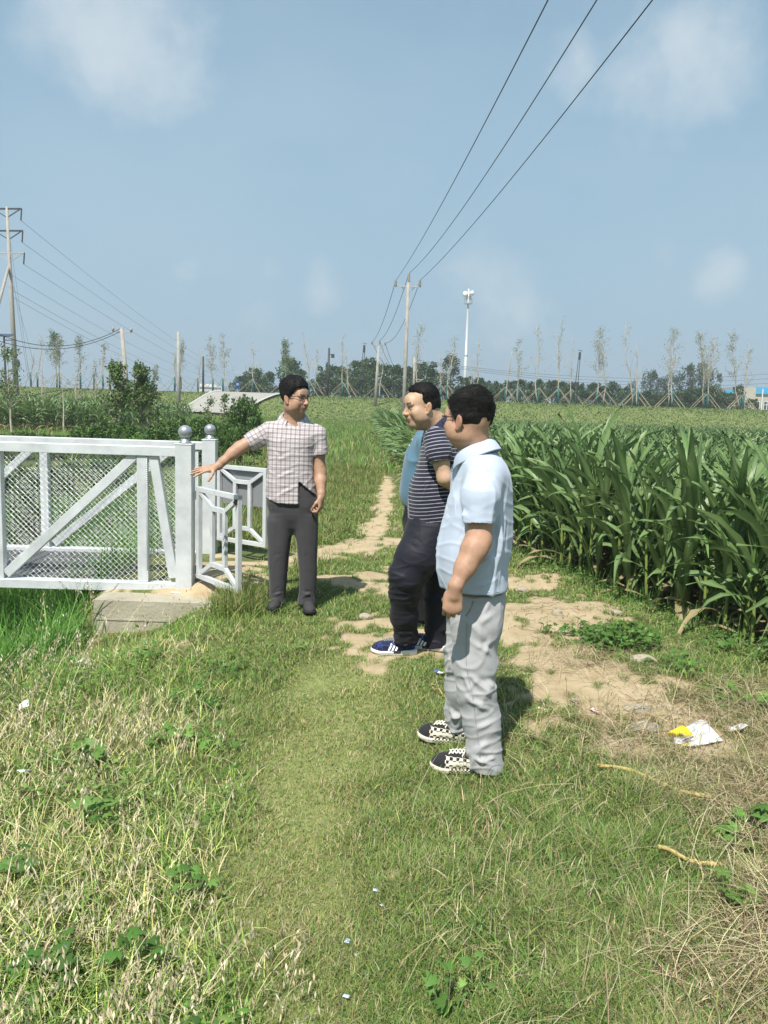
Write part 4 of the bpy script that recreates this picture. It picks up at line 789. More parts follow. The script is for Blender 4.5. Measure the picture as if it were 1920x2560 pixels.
# ================================================================ maize
def corn_variant(seed, near=True):
    r = np.random.default_rng(seed); H = r.uniform(.93, 1.12); nl = r.integers(12, 15); plane = r.uniform(0, math.pi)
    SV, SF, SC_ = [], [], []; LV, LF, LC = [], [], []
    # stalk
    ns = 6; hts = np.linspace(0, H*.80, 9); rad = np.interp(hts, [0, .3, H*.8], [.0145, .0115, .006]); bend = r.normal(0, .02, 2)
    for i, z in enumerate(hts):
        th = np.arange(ns)*2*math.pi/ns; cx, cy = bend*(z/H)**2; rr = rad[i]*(1.12 if i % 2 == 0 else .95)
        SV.append(np.stack([cx+rr*np.cos(th), cy+rr*np.sin(th), 0*th+z], 1)); c = np.array([.26,.34,.08]) if z < .45 else np.array([.14,.24,.06]); SC_.append(np.tile(c, (ns, 1)))
    for i in range(len(hts)-1):
        for j in range(ns): SF.append((i*ns+j, i*ns+(j+1)%ns, (i+1)*ns+(j+1)%ns, (i+1)*ns+j))
    nseg = 8 if near else 5
    for l in range(nl):
        f = l/(nl-1); z0 = .10+H*.70*f; az = plane+(l%2)*math.pi+r.normal(0, .35); L = (.34+.52*math.sin(math.pi*min(1, .22+f*.62)))*r.uniform(.85, 1.12)*.95; wmax = r.uniform(.044,.064)*(.72+.45*math.sin(math.pi*(.2+.6*f)))
        el0 = r.uniform(1.12, 1.36) if f < .6 else r.uniform(1.25, 1.50); curl = r.uniform(1.3, 2.5)*(1-.75*f)+(0 if r.random() > .2 else .6); dead = (f < .13 and r.random() < .6)
        if dead: el0 = .5; curl = 2.2
        p = np.array([bend[0]*(z0/H)**2, bend[1]*(z0/H)**2, z0]); d_h = np.array([math.cos(az), math.sin(az), 0]); sd_ = np.array([-math.sin(az), math.cos(az), 0]); tw = r.normal(0, .8); ph = r.uniform(0, 6.28)
        base = len(LV) and sum(len(v) for v in LV); k0 = sum(len(v) for v in LV); rows = []
        cl = np.array(pal([(.095,.190,.055),(.120,.220,.064),(.078,.162,.048),(.145,.235,.075)], 1, .12, r)[0]); 
        if dead: cl = np.array([.36,.30,.16])
        for i in range(nseg+1):
            t = i/nseg; el = el0-curl*t**1.6; 
            if i: p = p+(d_h*math.cos(el)+np.array([0,0,1])*math.sin(el))*L/nseg
            w = wmax*.5*min(1, (.25+3.2*t))*(1-t**2.4)**.8+.0008; nrm = -d_h*math.sin(el)+np.array([0,0,1])*math.cos(el); a = tw*t; s = sd_*math.cos(a)+nrm*math.sin(a); wav = .010*math.sin(ph+t*19)*min(1, t*3)
            rows.append([p-s*w+nrm*(w*.30+wav), p-s*w*.12, p+s*w*.12, p+s*w+nrm*(w*.30-wav)])
        LV.append(np.array(rows).reshape(-1, 3)); mid = np.array([.22,.30,.13]) if not dead else cl
        LC.append(np.tile(np.stack([cl, mid*.8+cl*.2, mid*.8+cl*.2, cl]), (nseg+1, 1)))
        for i in range(nseg):
            for j in range(3): LF.append((k0+i*4+j, k0+i*4+j+1, k0+(i+1)*4+j+1, k0+(i+1)*4+j))
    # furled top leaves
    return (np.concatenate(SV), np.array(SF), np.concatenate(SC_)), (np.concatenate(LV), np.array(LF), np.concatenate(LC))
def rgba(C): return np.concatenate([C, np.ones((len(C), 1))], 1)
variants = []
for s in range(8):
    st, lf = corn_variant(100+s)
    a = mesh_np('stalk', st[0], st[1], True, {'col': rgba(st[2])}); a.materials.append(M_CORN)
    b = mesh_np('foliage', lf[0], lf[1], True, {'col': rgba(lf[2])}); b.materials.append(M_CORN)
    variants.append((a, b))
# planting positions: rows parallel to the edge of the field
plants = []
for row in range(0, 60):
    off = .12+row*.46
    yv = 2.9
    while yv < 68:
        sp = .17 if yv < 22 else .36
        if yv > 22 and row % 2: yv += sp; continue
        xv = field_edge(yv)+off*(1.0 if yv < 22 else 1.25)+rng.normal(0, .045); yy_ = yv+rng.normal(0, .06)
        if xv < .50*yy_+1.2 and yy_ > 3.4: plants.append((xv, yy_))
        yv += sp*rng.uniform(.8, 1.25)
plants = np.array(plants)
# leave out the plants no line of sight reaches: deep inside, keep them all but thinner
d_ = np.hypot(plants[:,0], plants[:,1]); inside = plants[:,0]-field_edge(plants[:,1])
order = np.argsort(d_+.0*inside); vis = (plants[:,0] < .50*plants[:,1]+.25)
order = np.array([i for i in order if vis[i]]+[i for i in order if not vis[i]])
near_ids = order[:300]; rest = order[300:]
print('maize plants', len(plants))
CG = 'maize plants standing in the field right of the path'
for n__, i in enumerate(near_ids):
    x_, y_ = plants[i]; va, vb = variants[rng.integers(8)]; sc_ = rng.uniform(.92, 1.08)*1.13
    r = bpy.data.objects.new('maize_plant', None); r.empty_display_size = .1; SC.collection.objects.link(r); r.location = (x_, y_, float(terr(x_, y_))-.01); r.rotation_euler = (rng.normal(0,.04), rng.normal(0,.04), rng.uniform(0, 6.28)); r.scale = (sc_, sc_, sc_)
    tag(r, 'green maize plant growing in the field right of the path', 'maize plant', CG)
    for nm, me_ in (('stalk', va), ('foliage', vb)):
        c = bpy.data.objects.new(nm, me_); SC.collection.objects.link(c); c.parent = r
lows = [corn_variant(200+s, near=False) for s in range(6)]
Vs, Fs, Cs = [], [], []; k0 = 0
for n__, i in enumerate(rest):
    x_, y_ = plants[i]; st, lf = lows[rng.integers(6)]; a = rng.uniform(0, 6.28); sc_ = rng.uniform(.90, 1.08)*1.12; cs, sn_ = math.cos(a), math.sin(a)
    far = y_ > 18; V = lf[0] if far else np.concatenate([st[0], lf[0]]); F = lf[1] if far else np.concatenate([st[1], lf[1]+len(st[0])]); C = lf[2] if far else np.concatenate([st[2], lf[2]])
    if far:
        V = V.copy()
    ws = 1.0 if not far else 1.12
    V = np.stack([(V[:,0]*cs-V[:,1]*sn_)*sc_*ws+x_, (V[:,0]*sn_+V[:,1]*cs)*sc_*ws+y_, V[:,2]*sc_], 1); V[:,2] += float(terr(x_, y_))-.01
    Vs.append(V); Fs.append(F+k0); Cs.append(C); k0 += len(V)
# maize on the far left beyond the bushes
for _ in range(700):
    y_ = rng.uniform(34, 52); x_ = rng.uniform(-.52*y_-1, -12.5); st, lf = lows[rng.integers(6)]; a = rng.uniform(0, 6.28); sc_ = rng.uniform(.92, 1.07)*1.05; cs, sn_ = math.cos(a), math.sin(a); V = lf[0]
    V = np.stack([(V[:,0]*cs-V[:,1]*sn_)*sc_*1.2+x_, (V[:,0]*sn_+V[:,1]*cs)*sc_*1.2+y_, V[:,2]*sc_+float(terr(x_, y_))], 1); Vs.append(V); Fs.append(lf[1]+k0); Cs.append(lf[2]); k0 += len(V)
o = link('maize_crop', mesh_np('maize_crop', np.concatenate(Vs), np.concatenate(Fs), True, {'col': rgba(np.concatenate(Cs))}), M_CORN)
tag(o, 'the rest of the maize crop filling the fields behind the nearest plants', 'maize crop', kind='stuff')
from mathutils.bvhtree import BVHTree
# ================================================================ people: bodies and clothes as blended solids, one surface each
class Field:
    def __init__(s, lo, hi, h):
        s.lo = np.array(lo, float); s.h = h; s.n = np.ceil((np.array(hi)-s.lo)/h).astype(int)+1
        s.F = np.full(s.n, .2, np.float32)
        s.ax = [s.lo[i]+np.arange(s.n[i])*h for i in range(3)]
    def sub(s, lo, hi):
        a = np.clip(np.floor((np.array(lo)-s.lo)/s.h).astype(int), 0, s.n-1); b = np.clip(np.ceil((np.array(hi)-s.lo)/s.h).astype(int)+1, 1, s.n)
        if (b <= a).any(): return None, None
        sl_ = tuple(slice(a[i], b[i]) for i in range(3))
        X = s.ax[0][sl_[0]][:,None,None]; Y = s.ax[1][sl_[1]][None,:,None]; Z = s.ax[2][sl_[2]][None,None,:]
        return sl_, (X, Y, Z)
    def merge(s, sl_, d, k, op='u'):
        A = s.F[sl_]; d = d.astype(np.float32)
        if op == 'u':
            if k > 0:
                hh = np.clip(.5+.5*(A-d)/k, 0, 1); s.F[sl_] = A*(1-hh)+d*hh-k*hh*(1-hh)
            else: s.F[sl_] = np.minimum(A, d)
        elif op == 's':
            if k > 0:
                hh = np.clip(.5-.5*(A+d)/k, 0, 1); s.F[sl_] = A*(1-hh)-d*hh+k*hh*(1-hh)
            else: s.F[sl_] = np.maximum(A, -d)
        else: s.F[sl_] = np.maximum(A, d)
    def cone(s, a, b, ra, rb, k=.02, op='u'):
        a = np.array(a, float); b = np.array(b, float); r = max(ra, rb)+max(k, .01)*1.5
        sl_, g = s.sub(np.minimum(a, b)-r, np.maximum(a, b)+r)
        if sl_ is None: return
        ab = b-a; L2 = (ab@ab)+1e-12
        px, py, pz = g[0]-a[0], g[1]-a[1], g[2]-a[2]
        t = np.clip((px*ab[0]+py*ab[1]+pz*ab[2])/L2, 0, 1)
        d = np.sqrt((px-t*ab[0])**2+(py-t*ab[1])**2+(pz-t*ab[2])**2)-(ra+(rb-ra)*t)
        s.merge(sl_, d, k, op)
    def chain(s, pts, rs, k=.02, op='u'):
        for i in range(len(pts)-1): s.cone(pts[i], pts[i+1], rs[i], rs[i+1], k, op)
    def ell(s, c, r, R=None, k=.02, op='u'):
        c = np.array(c, float); r = np.array(r, float); m = r.max()+max(k, .01)*1.5
        sl_, g = s.sub(c-m, c+m)
        if sl_ is None: return
        R_ = np.eye(3) if R is None else np.array(R)     # columns = axes
        px, py, pz = g[0]-c[0], g[1]-c[1], g[2]-c[2]
        q = [px*R_[0,i]+py*R_[1,i]+pz*R_[2,i] for i in range(3)]
        k0 = np.sqrt(sum((q[i]/r[i])**2 for i in range(3))); k1 = np.sqrt(sum((q[i]/r[i]**2)**2 for i in range(3)))+1e-9
        s.merge(sl_, k0*(k0-1)/k1, k, op)
    def loft(s, secs, yaw=0, k=.02, p=2.0, op='u', sz=.0):
        """secs: (z, cx, cy, rx, ry) bottom to top; superelliptic slices, capped"""
        S = np.array(sorted(secs)); z = S[:,0]; m = S[:,3:5].max()+k*1.5
        sl_, g = s.sub([S[:,1].min()-m, S[:,2].min()-m, z[0]-k*1.5], [S[:,1].max()+m, S[:,2].max()+m, z[-1]+k*1.5])
        if sl_ is None: return
        zz = s.ax[2][sl_[2]]
        def itp(c):   # smooth (Catmull-like) interpolation
            ti = np.interp(zz, z, np.arange(len(z))); i0 = np.clip(ti.astype(int), 0, len(z)-2); f = ti-i0; v = S[:,c]
            m0 = (v[np.clip(i0+1,0,len(z)-1)]-v[np.clip(i0-1,0,len(z)-1)])/2; m1 = (v[np.clip(i0+2,0,len(z)-1)]-v[i0])/2
            v0 = v[i0]; v1 = v[i0+1]; f2 = f*f; f3 = f2*f
            return (2*f3-3*f2+1)*v0+(f3-2*f2+f)*m0*.9+(-2*f3+3*f2)*v1+(f3-f2)*m1*.9
        cx, cy, rx, ry = [itp(c)[None,None,:] for c in (1,2,3,4)]
        cyw, syw = math.cos(yaw), math.sin(yaw)
        dx, dy = g[0]-cx, g[1]-cy; u = (dx*cyw+dy*syw)/rx; v = (-dx*syw+dy*cyw)/ry
        q = (np.abs(u)**p+np.abs(v)**p)**(1/p); d = (q-1)*(np.minimum(rx, ry)*.55+.45*np.sqrt(((u*rx)**2+(v*ry)**2)/(u*u+v*v+1e-6)))
        dz = np.maximum(z[0]-zz, zz-z[-1])[None,None,:]
        d = np.maximum(d, dz+0*d); s.merge(sl_, d, k, op)
    def plane(s, c, nrm, lo=None, hi=None, k=0):
        "cut away the side the normal points to"
        nrm = np.array(nrm, float); nrm /= np.linalg.norm(nrm)
        sl_, g = s.sub(s.lo if lo is None else lo, s.ax[0][-1:].tolist()+s.ax[1][-1:].tolist()+s.ax[2][-1:].tolist() if hi is None else hi)
        d = (g[0]-c[0])*nrm[0]+(g[1]-c[1])*nrm[1]+(g[2]-c[2])*nrm[2]
        A = s.F[sl_]; s.F[sl_] = np.maximum(A, np.broadcast_to(d, A.shape))
    def surface(s):
        F = s.F; F[0]=F[-1]=.2; F[:,0]=F[:,-1]=.2; F[:,:,0]=F[:,:,-1]=.2
        I = F < 0
        c8 = [I[i:i-1 or None, j:j-1 or None, k:k-1 or None] for i in (0,1) for j in (0,1) for k in (0,1)]
        anyc = c8[0].copy(); allc = c8[0].copy()
        for c in c8[1:]: anyc |= c; allc &= c
        act = anyc & ~allc; ci = np.argwhere(act); idx = np.full(act.shape, -1, np.int32); idx[act] = np.arange(len(ci))
        co = {}
        for i in (0,1):
            for j in (0,1):
                for k in (0,1): co[(i,j,k)] = F[ci[:,0]+i, ci[:,1]+j, ci[:,2]+k]
        acc = np.zeros((len(ci), 3)); cnt = np.zeros(len(ci))
        for a in co:
            for ax in range(3):
                if a[ax] == 0:
                    b = list(a); b[ax] = 1; b = tuple(b); fa, fb = co[a], co[b]; msk = (fa < 0) != (fb < 0)
                    t = np.where(msk, fa/(np.where(msk, fa-fb, 1)), 0); pt = np.tile(np.array(a, float), (len(ci), 1)); pt[:,ax] += t
                    acc[msk] += pt[msk]; cnt[msk] += 1
        V = (ci+acc/cnt[:,None])*s.h+s.lo
        Q = []
        for ax in range(3):
            sl0 = [slice(None)]*3; sl1 = [slice(None)]*3; sl0[ax] = slice(0,-1); sl1[ax] = slice(1,None)
            A = I[tuple(sl0)]; B = I[tuple(sl1)]; u, v = [(1,2),(2,0),(0,1)][ax]
            for (msk, flip) in ((A & ~B, False), (~A & B, True)):
                e = np.argwhere(msk); e = e[(e[:,u] > 0) & (e[:,v] > 0)]
                def id_(du, dv):
                    c = e.copy(); c[:,u] -= du; c[:,v] -= dv; return idx[c[:,0], c[:,1], c[:,2]]
                q = np.stack([id_(0,0), id_(1,0), id_(1,1), id_(0,1)], 1)
                Q.append(q[:, ::-1] if flip else q)
        return V, np.concatenate(Q)
def relax(V, F, it=1, lam=.5):
    for _ in range(it):
        a = np.zeros_like(V); c = np.zeros(len(V))
        for i in range(4):
            for j in (1, 3):
                np.add.at(a, F[:,i], V[F[:,(i+j)%4]]); np.add.at(c, F[:,i], 1)
        V = V*(1-lam)+lam*a/np.maximum(c, 1)[:,None]
    return V
def vnormals(V, F):
    n_ = np.cross(V[F[:,2]]-V[F[:,0]], V[F[:,3]]-V[F[:,1]]); N = np.zeros_like(V)
    for i in range(4): np.add.at(N, F[:,i], n_)
    return N/(np.linalg.norm(N, axis=1)[:,None]+1e-12)
def creases(V, N, lst):
    """each crease: a, b points, half-width, amplitude (pushed out along the normal; a pair of ridge and valley)"""
    D = np.zeros(len(V))
    for (a, b, w, amp) in lst:
        a = np.array(a); b = np.array(b); ab = b-a; L = np.linalg.norm(ab); t = np.clip(((V-a)@ab)/(L*L), 0, 1); q = V-(a+t[:,None]*ab)
        q = q-0; dd = np.linalg.norm(q, axis=1); s_ = np.sign(q[:,2]+.3*q[:,0]); fade = np.sin(np.clip(t, .02, .98)*math.pi)**.6
        D += 1.25*amp*fade*(np.exp(-(dd/w)**2)-.35*np.exp(-((dd-1.6*w)/w)**2)*(s_ > 0))
    return D

SKIN = mat('skin', (1,1,1), rough=.55, attr='col', var=.30, scale=17, bump=.0004, bscale=220, spec=.35)
SKIN.node_tree.nodes['Principled BSDF'].inputs['Subsurface Weight'].default_value = .08
SKIN.node_tree.nodes['Principled BSDF'].inputs['Subsurface Radius'].default_value = (.01,.004,.002)
HAIR = mat('hair', (.012,.011,.011), rough=.7, spec=.22, var=.5, scale=60)
FRAME = mat('glasses_frame', (.012,.012,.014), rough=.25)
LENS = bpy.data.materials.new('lens'); LENS.use_nodes = True
_b = LENS.node_tree.nodes['Principled BSDF']; _b.inputs['Roughness'].default_value = .02; _b.inputs['Base Color'].default_value = (.9,.95,.95,1)
_b.inputs['Alpha'].default_value = .16; _b.inputs['IOR'].default_value = 1.5

def unit(v): v = np.array(v, float); return v/np.linalg.norm(v)
def headframe(f, up=(0,0,1)):
    f = unit(f); s_ = unit(np.cross(up, f)); u = np.cross(f, s_); return np.stack([f, s_, u], 1)   # columns forward, left, up

def build_head(Fd, c, R, S, neck_base, neck_r, cheek=1.0, ears=True):
    P = lambda a, b, c_: c+S*(R @ np.array([a, b, c_]))
    E = lambda p_, r, k=.02, op='u', RR=None: Fd.ell(P(*p_), np.array(r)*S, R if RR is None else RR, k*S, op)
    E((-.012,0,.025), (.097,.078,.088), .01); E((.028,0,-.03), (.064,.063,.082), .03)
    E((.052,0,-.092), (.030,.034,.023), .025)
    for b in (-1, 1):
        E((-.002,b*.046,-.066), (.040,.024,.036), .03); E((.048,b*.040*cheek,-.032), (.032*cheek,.027*cheek,.032), .02)
        E((.030,b*.048*cheek,-.062), (.036*cheek,.022*cheek,.034), .02); E((.076,b*.030,.018), (.012,.026,.009), .012)
    E((.074,0,.035), (.018,.05,.035), .02)
    for b in (-1, 1): E((.094,b*.031,-.004), (.016,.017,.010), .010, 's')
    for b in (-1, 1): E((.0725,b*.031,-.004), (.0135,.0145,.0105), .002)
    Fd.cone(P(.083,0,.008), P(.108,0,-.033), .0085*S, .0130*S, .010*S)
    for b in (-1, 1): E((.099,b*.0135,-.037), (.011,.0095,.009), .006)
    E((.080,0,-.062), (.022,.026,.018), .012)
    for b in (-1, 1):
        Fd.chain([P(.098,b*.022,-.038), P(.090,b*.034,-.055), P(.078,b*.040,-.075)], [.0028*S,.0030*S,.0025*S], .006*S, 's')
        Fd.chain([P(.092,b*.018,-.018), P(.086,b*.034,-.022), P(.074,b*.047,-.016)], [.002*S,.0026*S,.002*S], .006*S, 's')
    Fd.cone(P(.096,-.016,-.078), P(.096,.016,-.078), .003*S, .003*S, .006*S, 's')
    Fd.cone(P(.091,-.018,-.0595), P(.091,.018,-.0595), .0062*S, .0062*S, .004*S); Fd.cone(P(.096,-.006,-.058), P(.096,.006,-.058), .0055*S, .0055*S, .004*S)
    Fd.cone(P(.089,-.014,-.0705), P(.089,.014,-.0705), .0070*S, .0070*S, .004*S)
    Fd.cone(P(.102,-.024,-.0652), P(.102,.024,-.0652), .0022*S, .0022*S, .003*S, 's')
    if ears:
        for b in (-1, 1):
            th = .25; fx = unit(R @ np.array([math.cos(.3), b*-.5*0+b*-.22, -.12])); ux = unit(R @ np.array([-.16,b*.12,1])); sx = unit(np.cross(ux, fx)); fx = np.cross(sx, ux)
            RR = np.stack([fx, sx, ux], 1)*1.0
            E((-.008,b*.0855,-.012), (.0185,.0075,.033), .007, 'u', RR); E((-.002,b*.0945,-.008), (.0100,.0065,.019), .004, 's', RR)
            E((.003,b*.083,-.041), (.009,.006,.009), .005)
    Fd.cone(P(-.028,0,-.02), neck_base, neck_r*.96, neck_r, .03); Fd.cone(P(.012,0,-.07), np.array(neck_base)+R@np.array([.022,0,.0]), neck_r*.72, neck_r*.8, .03)
    return P

def skin_colors(V, c, R, S, base, head_r=.2):
    col = np.tile(np.array(list(base)+[1.0]), (len(V), 1)); L = ((V-c)@R)/S
    hd = (np.linalg.norm(V-c, axis=1) < head_r)
    a, b, u = L[:,0], L[:,1], L[:,2]; ab = np.abs(b)
    def put(msk, k, f):
        msk = msk*hd; col[:,:3] = col[:,:3]*(1-msk[:,None]*f)+np.array(k)*msk[:,None]*f
    sm = lambda e0, e1, x: sst(e0, e1, x)
    red = np.array(base)*np.array([1.0,.72,.66])
    put(np.exp(-((ab-.045)/.025)**2-((u+.035)/.025)**2)*(a > .02), red, .35)
    put(np.exp(-((u+.038)/.012)**2)*(ab < .02)*(a > .09), red, .5)
    put((np.abs(u+.065) < .0115).astype(float)*(ab < .0225)*(a > .080), np.array(base)*np.array([.72,.42,.42]), .8)
    put((np.abs(u+.0655) < .0022).astype(float)*(ab < .023)*(a > .080), np.array(base)*.25, .8)
    put((np.abs(u-.0235-.10*(ab-.03)) < .0055).astype(float)*(ab > .011)*(ab < .052)*(a > .05), (.02,.017,.015), .85)      # brows
    put((np.abs(u+.004) < .0062).astype(float)*(np.abs(ab-.031) < .0155)*(a > .06), np.array(base)*.30, .85)    # lash line
    put((np.abs(u+.0045) < .0040).astype(float)*(np.abs(ab-.031) < .0125)*(a > .06), (.55,.5,.46), .9)
    put((((u+.0042)/.0048)**2+((ab-.031)/.0052)**2 < 1).astype(float)*(a > .06), (.02,.012,.01), 1.0)
    put(np.exp(-((ab-.03)/.02)**2-((u+.017)/.006)**2)*(a > .05), np.array(base)*.72, .5)      # under-eye bags
    put((np.abs((u+.042)+ (ab-.030)*1.4) < .003).astype(float)*(ab > .018)*(ab < .042)*(a > .05), np.array(base)*.62, .6)
    put(sm(-.035, -.075, u)*(a > .03), np.array(base)*np.array([.80,.80,.84]), .45)   # shaved beard
    put((ab > .07)*np.exp(-((u+.012)/.03)**2)*(a > -.03)*(a < .02)*1.0, red, .35)
    put((np.abs(ab-.0125) < .004).astype(float)*(np.abs(u+.0455) < .003)*(a > .085), np.array(base)*.2, .9)
    return col

def hair_mesh(name, c, R, S, parent, origin, hairline, thick, mat_, seed=3, strands=3500, ln=.03, flow=(.5,0,.6), sparse=None, top=0.0):
    h = .0042; Fd = Field(c-.19, c+.19, h)
    P = lambda a, b, c_: c+S*(R @ np.array([a, b, c_]))
    Fd.ell(P(-.012,0,.025), (np.array([.097,.078,.088])+thick)*S, R, .01); Fd.ell(P(.028,0,-.03), (np.array([.064,.063,.082])+thick*.6)*S, R, .03)
    Fd.ell(P(-.02,0,.055+top*.3), (np.array([.080,.066,.066])+thick+top)*S, R, .02)
    sl_, g = Fd.sub(Fd.lo, Fd.lo+1); X, Y, Z = np.meshgrid(*Fd.ax, indexing='ij'); Q = (np.stack([X, Y, Z], -1)-c)@R/S
    nz_ = SN(seed, 150, 9)(Q*np.array([.35,1,.6]))*.0022+SN(seed+1, 60, 7)(Q*np.array([.4,1,.5]))*.0026
    d = hairline(Q[...,0], np.abs(Q[...,1]), Q[...,2], Q[...,1])+SN(seed+2, 140, 8)(Q)*.0045+SN(seed+4, 320, 9)(Q)*.003
    Fd.F = np.maximum(Fd.F+nz_.astype(np.float32), d.astype(np.float32)*S)
    Fd.ell(P(-.012,0,.02), np.array([.090,.071,.08])*S, R, 0, 's')
    V, F = Fd.surface(); V = relax(V, F, 1, .4); N = vnormals(V, F)
    # short strands lying along the surface break up the outline
    r = np.random.default_rng(seed); L = (V-c)@R/S; outw = ((V-c)*N).sum(1) > .03
    ids = np.where(outw)[0]; ids = r.choice(ids, strands); fl = R @ np.array(flow); T = fl+.5*(R[:,1][None]*np.sign(L[ids,1])[:,None]*.5)-0
    T = np.where((L[ids,2] < .03)[:,None], T*.3-R[:,2]*.9, T)+r.normal(0,.28,(strands,3)); T -= N[ids]*((T*N[ids]).sum(1)[:,None]); T /= np.linalg.norm(T, axis=1)[:,None]
    ll = ln*r.uniform(.4, 1.1, strands)*np.where(L[ids,2] < .02, .35, 1.0); w = .0011; B = np.cross(N[ids], T)*w
    p0 = V[ids]-N[ids]*.002; p1 = p0+T*ll[:,None]*.5+N[ids]*(ll*.20)[:,None]; p2 = p0+T*ll[:,None]*.95+N[ids]*(ll*.26)[:,None]
    SV = np.stack([p0-B, p0+B, p1-B*.8, p1+B*.8, p2], 1).reshape(-1, 3); k = np.arange(strands)*5+len(V)
    me = mesh_np(name, np.concatenate([V, SV])-origin, [F, np.stack([k, k+1, k+3, k+2], 1), np.stack([k+2, k+3, k+4], 1)], True)
    return link(name, me, mat_, parent)

def glasses(c, R, S, parent, origin, a0=.0985, w=.068, half_rim=True):
    P = lambda a, b, u: c+S*(R @ np.array([a, b, u]))
    fr = MB(); ln = MB()
    for b in (-1, 1):
        cx = b*.035; pts = []
        for t in np.linspace(0, 2*math.pi, 25):
            x = math.copysign(abs(math.cos(t))**.6, math.cos(t))*.027; z = math.copysign(abs(math.sin(t))**.6, math.sin(t))*.0175; pts.append(P(a0-.25*abs(cx+x-0)**1.3, cx+x, -.002+z))
        fr.tube(pts, .0013*S, 6, cap=False)
        fr.tube([P(a0-.25*abs(cx+x)**1.3, cx+x, .0145) for x in np.linspace(-.026, .026, 6)], .0022*S, 6)
        ln.poly(pts[:-1], .0012, R[:,0])
        fr.tube([P(a0-.012, b*.063, .012), P(a0-.03, b*.0745, .012), P(.03, b*.082, .009), P(-.006, b*.0835, .006), P(-.02, b*.083, -.006), P(-.026, b*.082, -.02)], .0021*S, 6)
    fr.tube([P(a0, -.009, .006), P(a0+.003, 0, .009), P(a0, .009, .006)], .0018*S, 6)
    g = fr.build('glasses', FRAME, parent, origin, True); ln.build('lens', LENS, g)
    return g

def shoe(sole_c, toe_dir, L, kind, parent, origin, mats):
    """foot frame: toe, left, up; sole_c = centre of the sole on the ground"""
    R = headframe((toe_dir[0], toe_dir[1], 0)); S = L/.285; c = np.array(sole_c, float)
    P = lambda a, b, u: c+S*(R @ np.array([a, b, u]))
    h = .0045
    outl = [(-.14,.022),(-.132,.033),(-.10,.036),(-.05,.034),(0,.037),(.05,.046),(.09,.047),(.12,.038),(.138,.022),(.143,.0)]
    def hw(a): return np.interp(a, [o[0] for o in outl], [o[1] for o in outl])
    def shell(u0, u1, grow, k=0):
        Fd = Field(c+np.array([-.2,-.2,-.02]), c+np.array([.2,.2,.2]), h)
        X, Y, Z = np.meshgrid(*Fd.ax, indexing='ij'); Q = (np.stack([X, Y, Z], -1)-c)@R/S
        return Fd, Q
    Fd, Q = shell(0, 0, 0); a, b, u = Q[...,0], Q[...,1], Q[...,2]
    rocker = .010*sst(.07, .15, a)+.004*sst(-.1, -.15, a)
    th = .030 if kind == 'runner' else .024
    topu = (.024+.010*sst(.0, -.1, a)) if kind == 'runner' else .024
    Fd.F = np.maximum(np.maximum(np.abs(b)-hw(a)-.003-(.004*(u > .015)), u-topu-rocker), -(u-rocker)).astype(np.float32)*S
    Fd.F = np.maximum(Fd.F, ((np.abs(a)-.146)*S).astype(np.float32))
    if kind == 'runner': Fd.F += (.0012*np.sin(a*430)*(u < .02)).astype(np.float32)
    V, F = Fd.surface(); V = relax(V, F, 2, .5)
    sole = (V, F)
    Fd, Q = shell(0, 0, 0)
    Fd.ell(P(.085,0,.034), np.array([.056,.044,.032])*S, R, .02); Fd.ell(P(.03,0,.045), np.array([.08,.040,.038])*S, R, .03)
    Fd.ell(P(-.06,0,.045), np.array([.074,.036,.046])*S, R, .03); Fd.cone(P(-.03,0,.06), P(-.065,0,.085), .040*S, .035*S, .02)
    Fd.cone(P(-.02,0,.07), P(.03,0,.055), .03*S, .03*S, .02)
    Fd.plane(P(0,0,.012), -R[:,2]); Fd.plane(P(0,0,.088), R[:,2])
    V, F = Fd.surface(); V = relax(V, F, 1, .5); Q = (V-c)@R/S
    up = link('shoe', mesh_np('shoe', V-origin, F, True, {'pat': Q}), mats['upper'], parent)
    so = link('sole', mesh_np('sole', sole[0]-origin, sole[1], True, {'pat': (sole[0]-c)@R/S}), mats['sole'], up)
    lc = MB()
    def top(a_, b_):
        q = Q[(np.abs(Q[:,0]-a_) < .008)&(np.abs(Q[:,1]-b_) < .008)]
        return q[:,2].max()+.001 if len(q) else .06
    n_l = 6
    for i in range(n_l):
        a_ = .062-.080*i/(n_l-1); w = .022+.004*i/n_l
        for sg in (-1, 1): lc.tube([P(aa, bb, top(aa, bb)) for aa, bb in ((a_,-sg*w),(a_-.004,-sg*w*.6),(a_-.008,0),(a_-.012,sg*w*.6),(a_-.016,sg*w))], .0034*S, 6)
    t0 = top(-.018,0)
    for sg in (-1, 1):
        lc.tube([P(-.018,0,t0+.003), P(-.008,sg*.018,t0+.012), P(.004,sg*.036,t0-.006), P(.0,sg*.036,t0-.018), P(-.014,sg*.010,t0-.002)], .0030*S, 6)
        lc.tube([P(-.018,0,t0+.003), P(.002,sg*.022,t0-.004), P(.018,sg*.043,t0-.030)], .0028*S, 6)
    if kind != 'plain': lc.build('laces', mats['lace'], up, origin, True)
    if kind == 'runner':
        st = MB()
        for sg in (-1, 1):
            for i in range(3):
                a0_ = -.018+i*.021
                for j in range(5):
                    def pt(t, da):
                        aa = a0_+da-.020*t; zz = .030+.046*t
                        # side surface of the upper
                        wv = .0445*math.sqrt(max(.05, 1-((zz-.040)/.052)**2)) if zz > .04 else .0445
                        return P(aa, sg*(wv+.0015-.004*t), zz)
                    t0, t1 = j/5, (j+1)/5
                    st.add(np.array([pt(t0,0), pt(t0,.0125), pt(t1,.0125), pt(t1,0)]), [(0,1,2,3)] if sg < 0 else [(3,2,1,0)])
        sm_ = st.build('stripe', mats['stripe'], up, origin)
        sd2 = sm_.modifiers.new('thick', 'SOLIDIFY'); sd2.thickness = .003; sd2.offset = 0
    return up

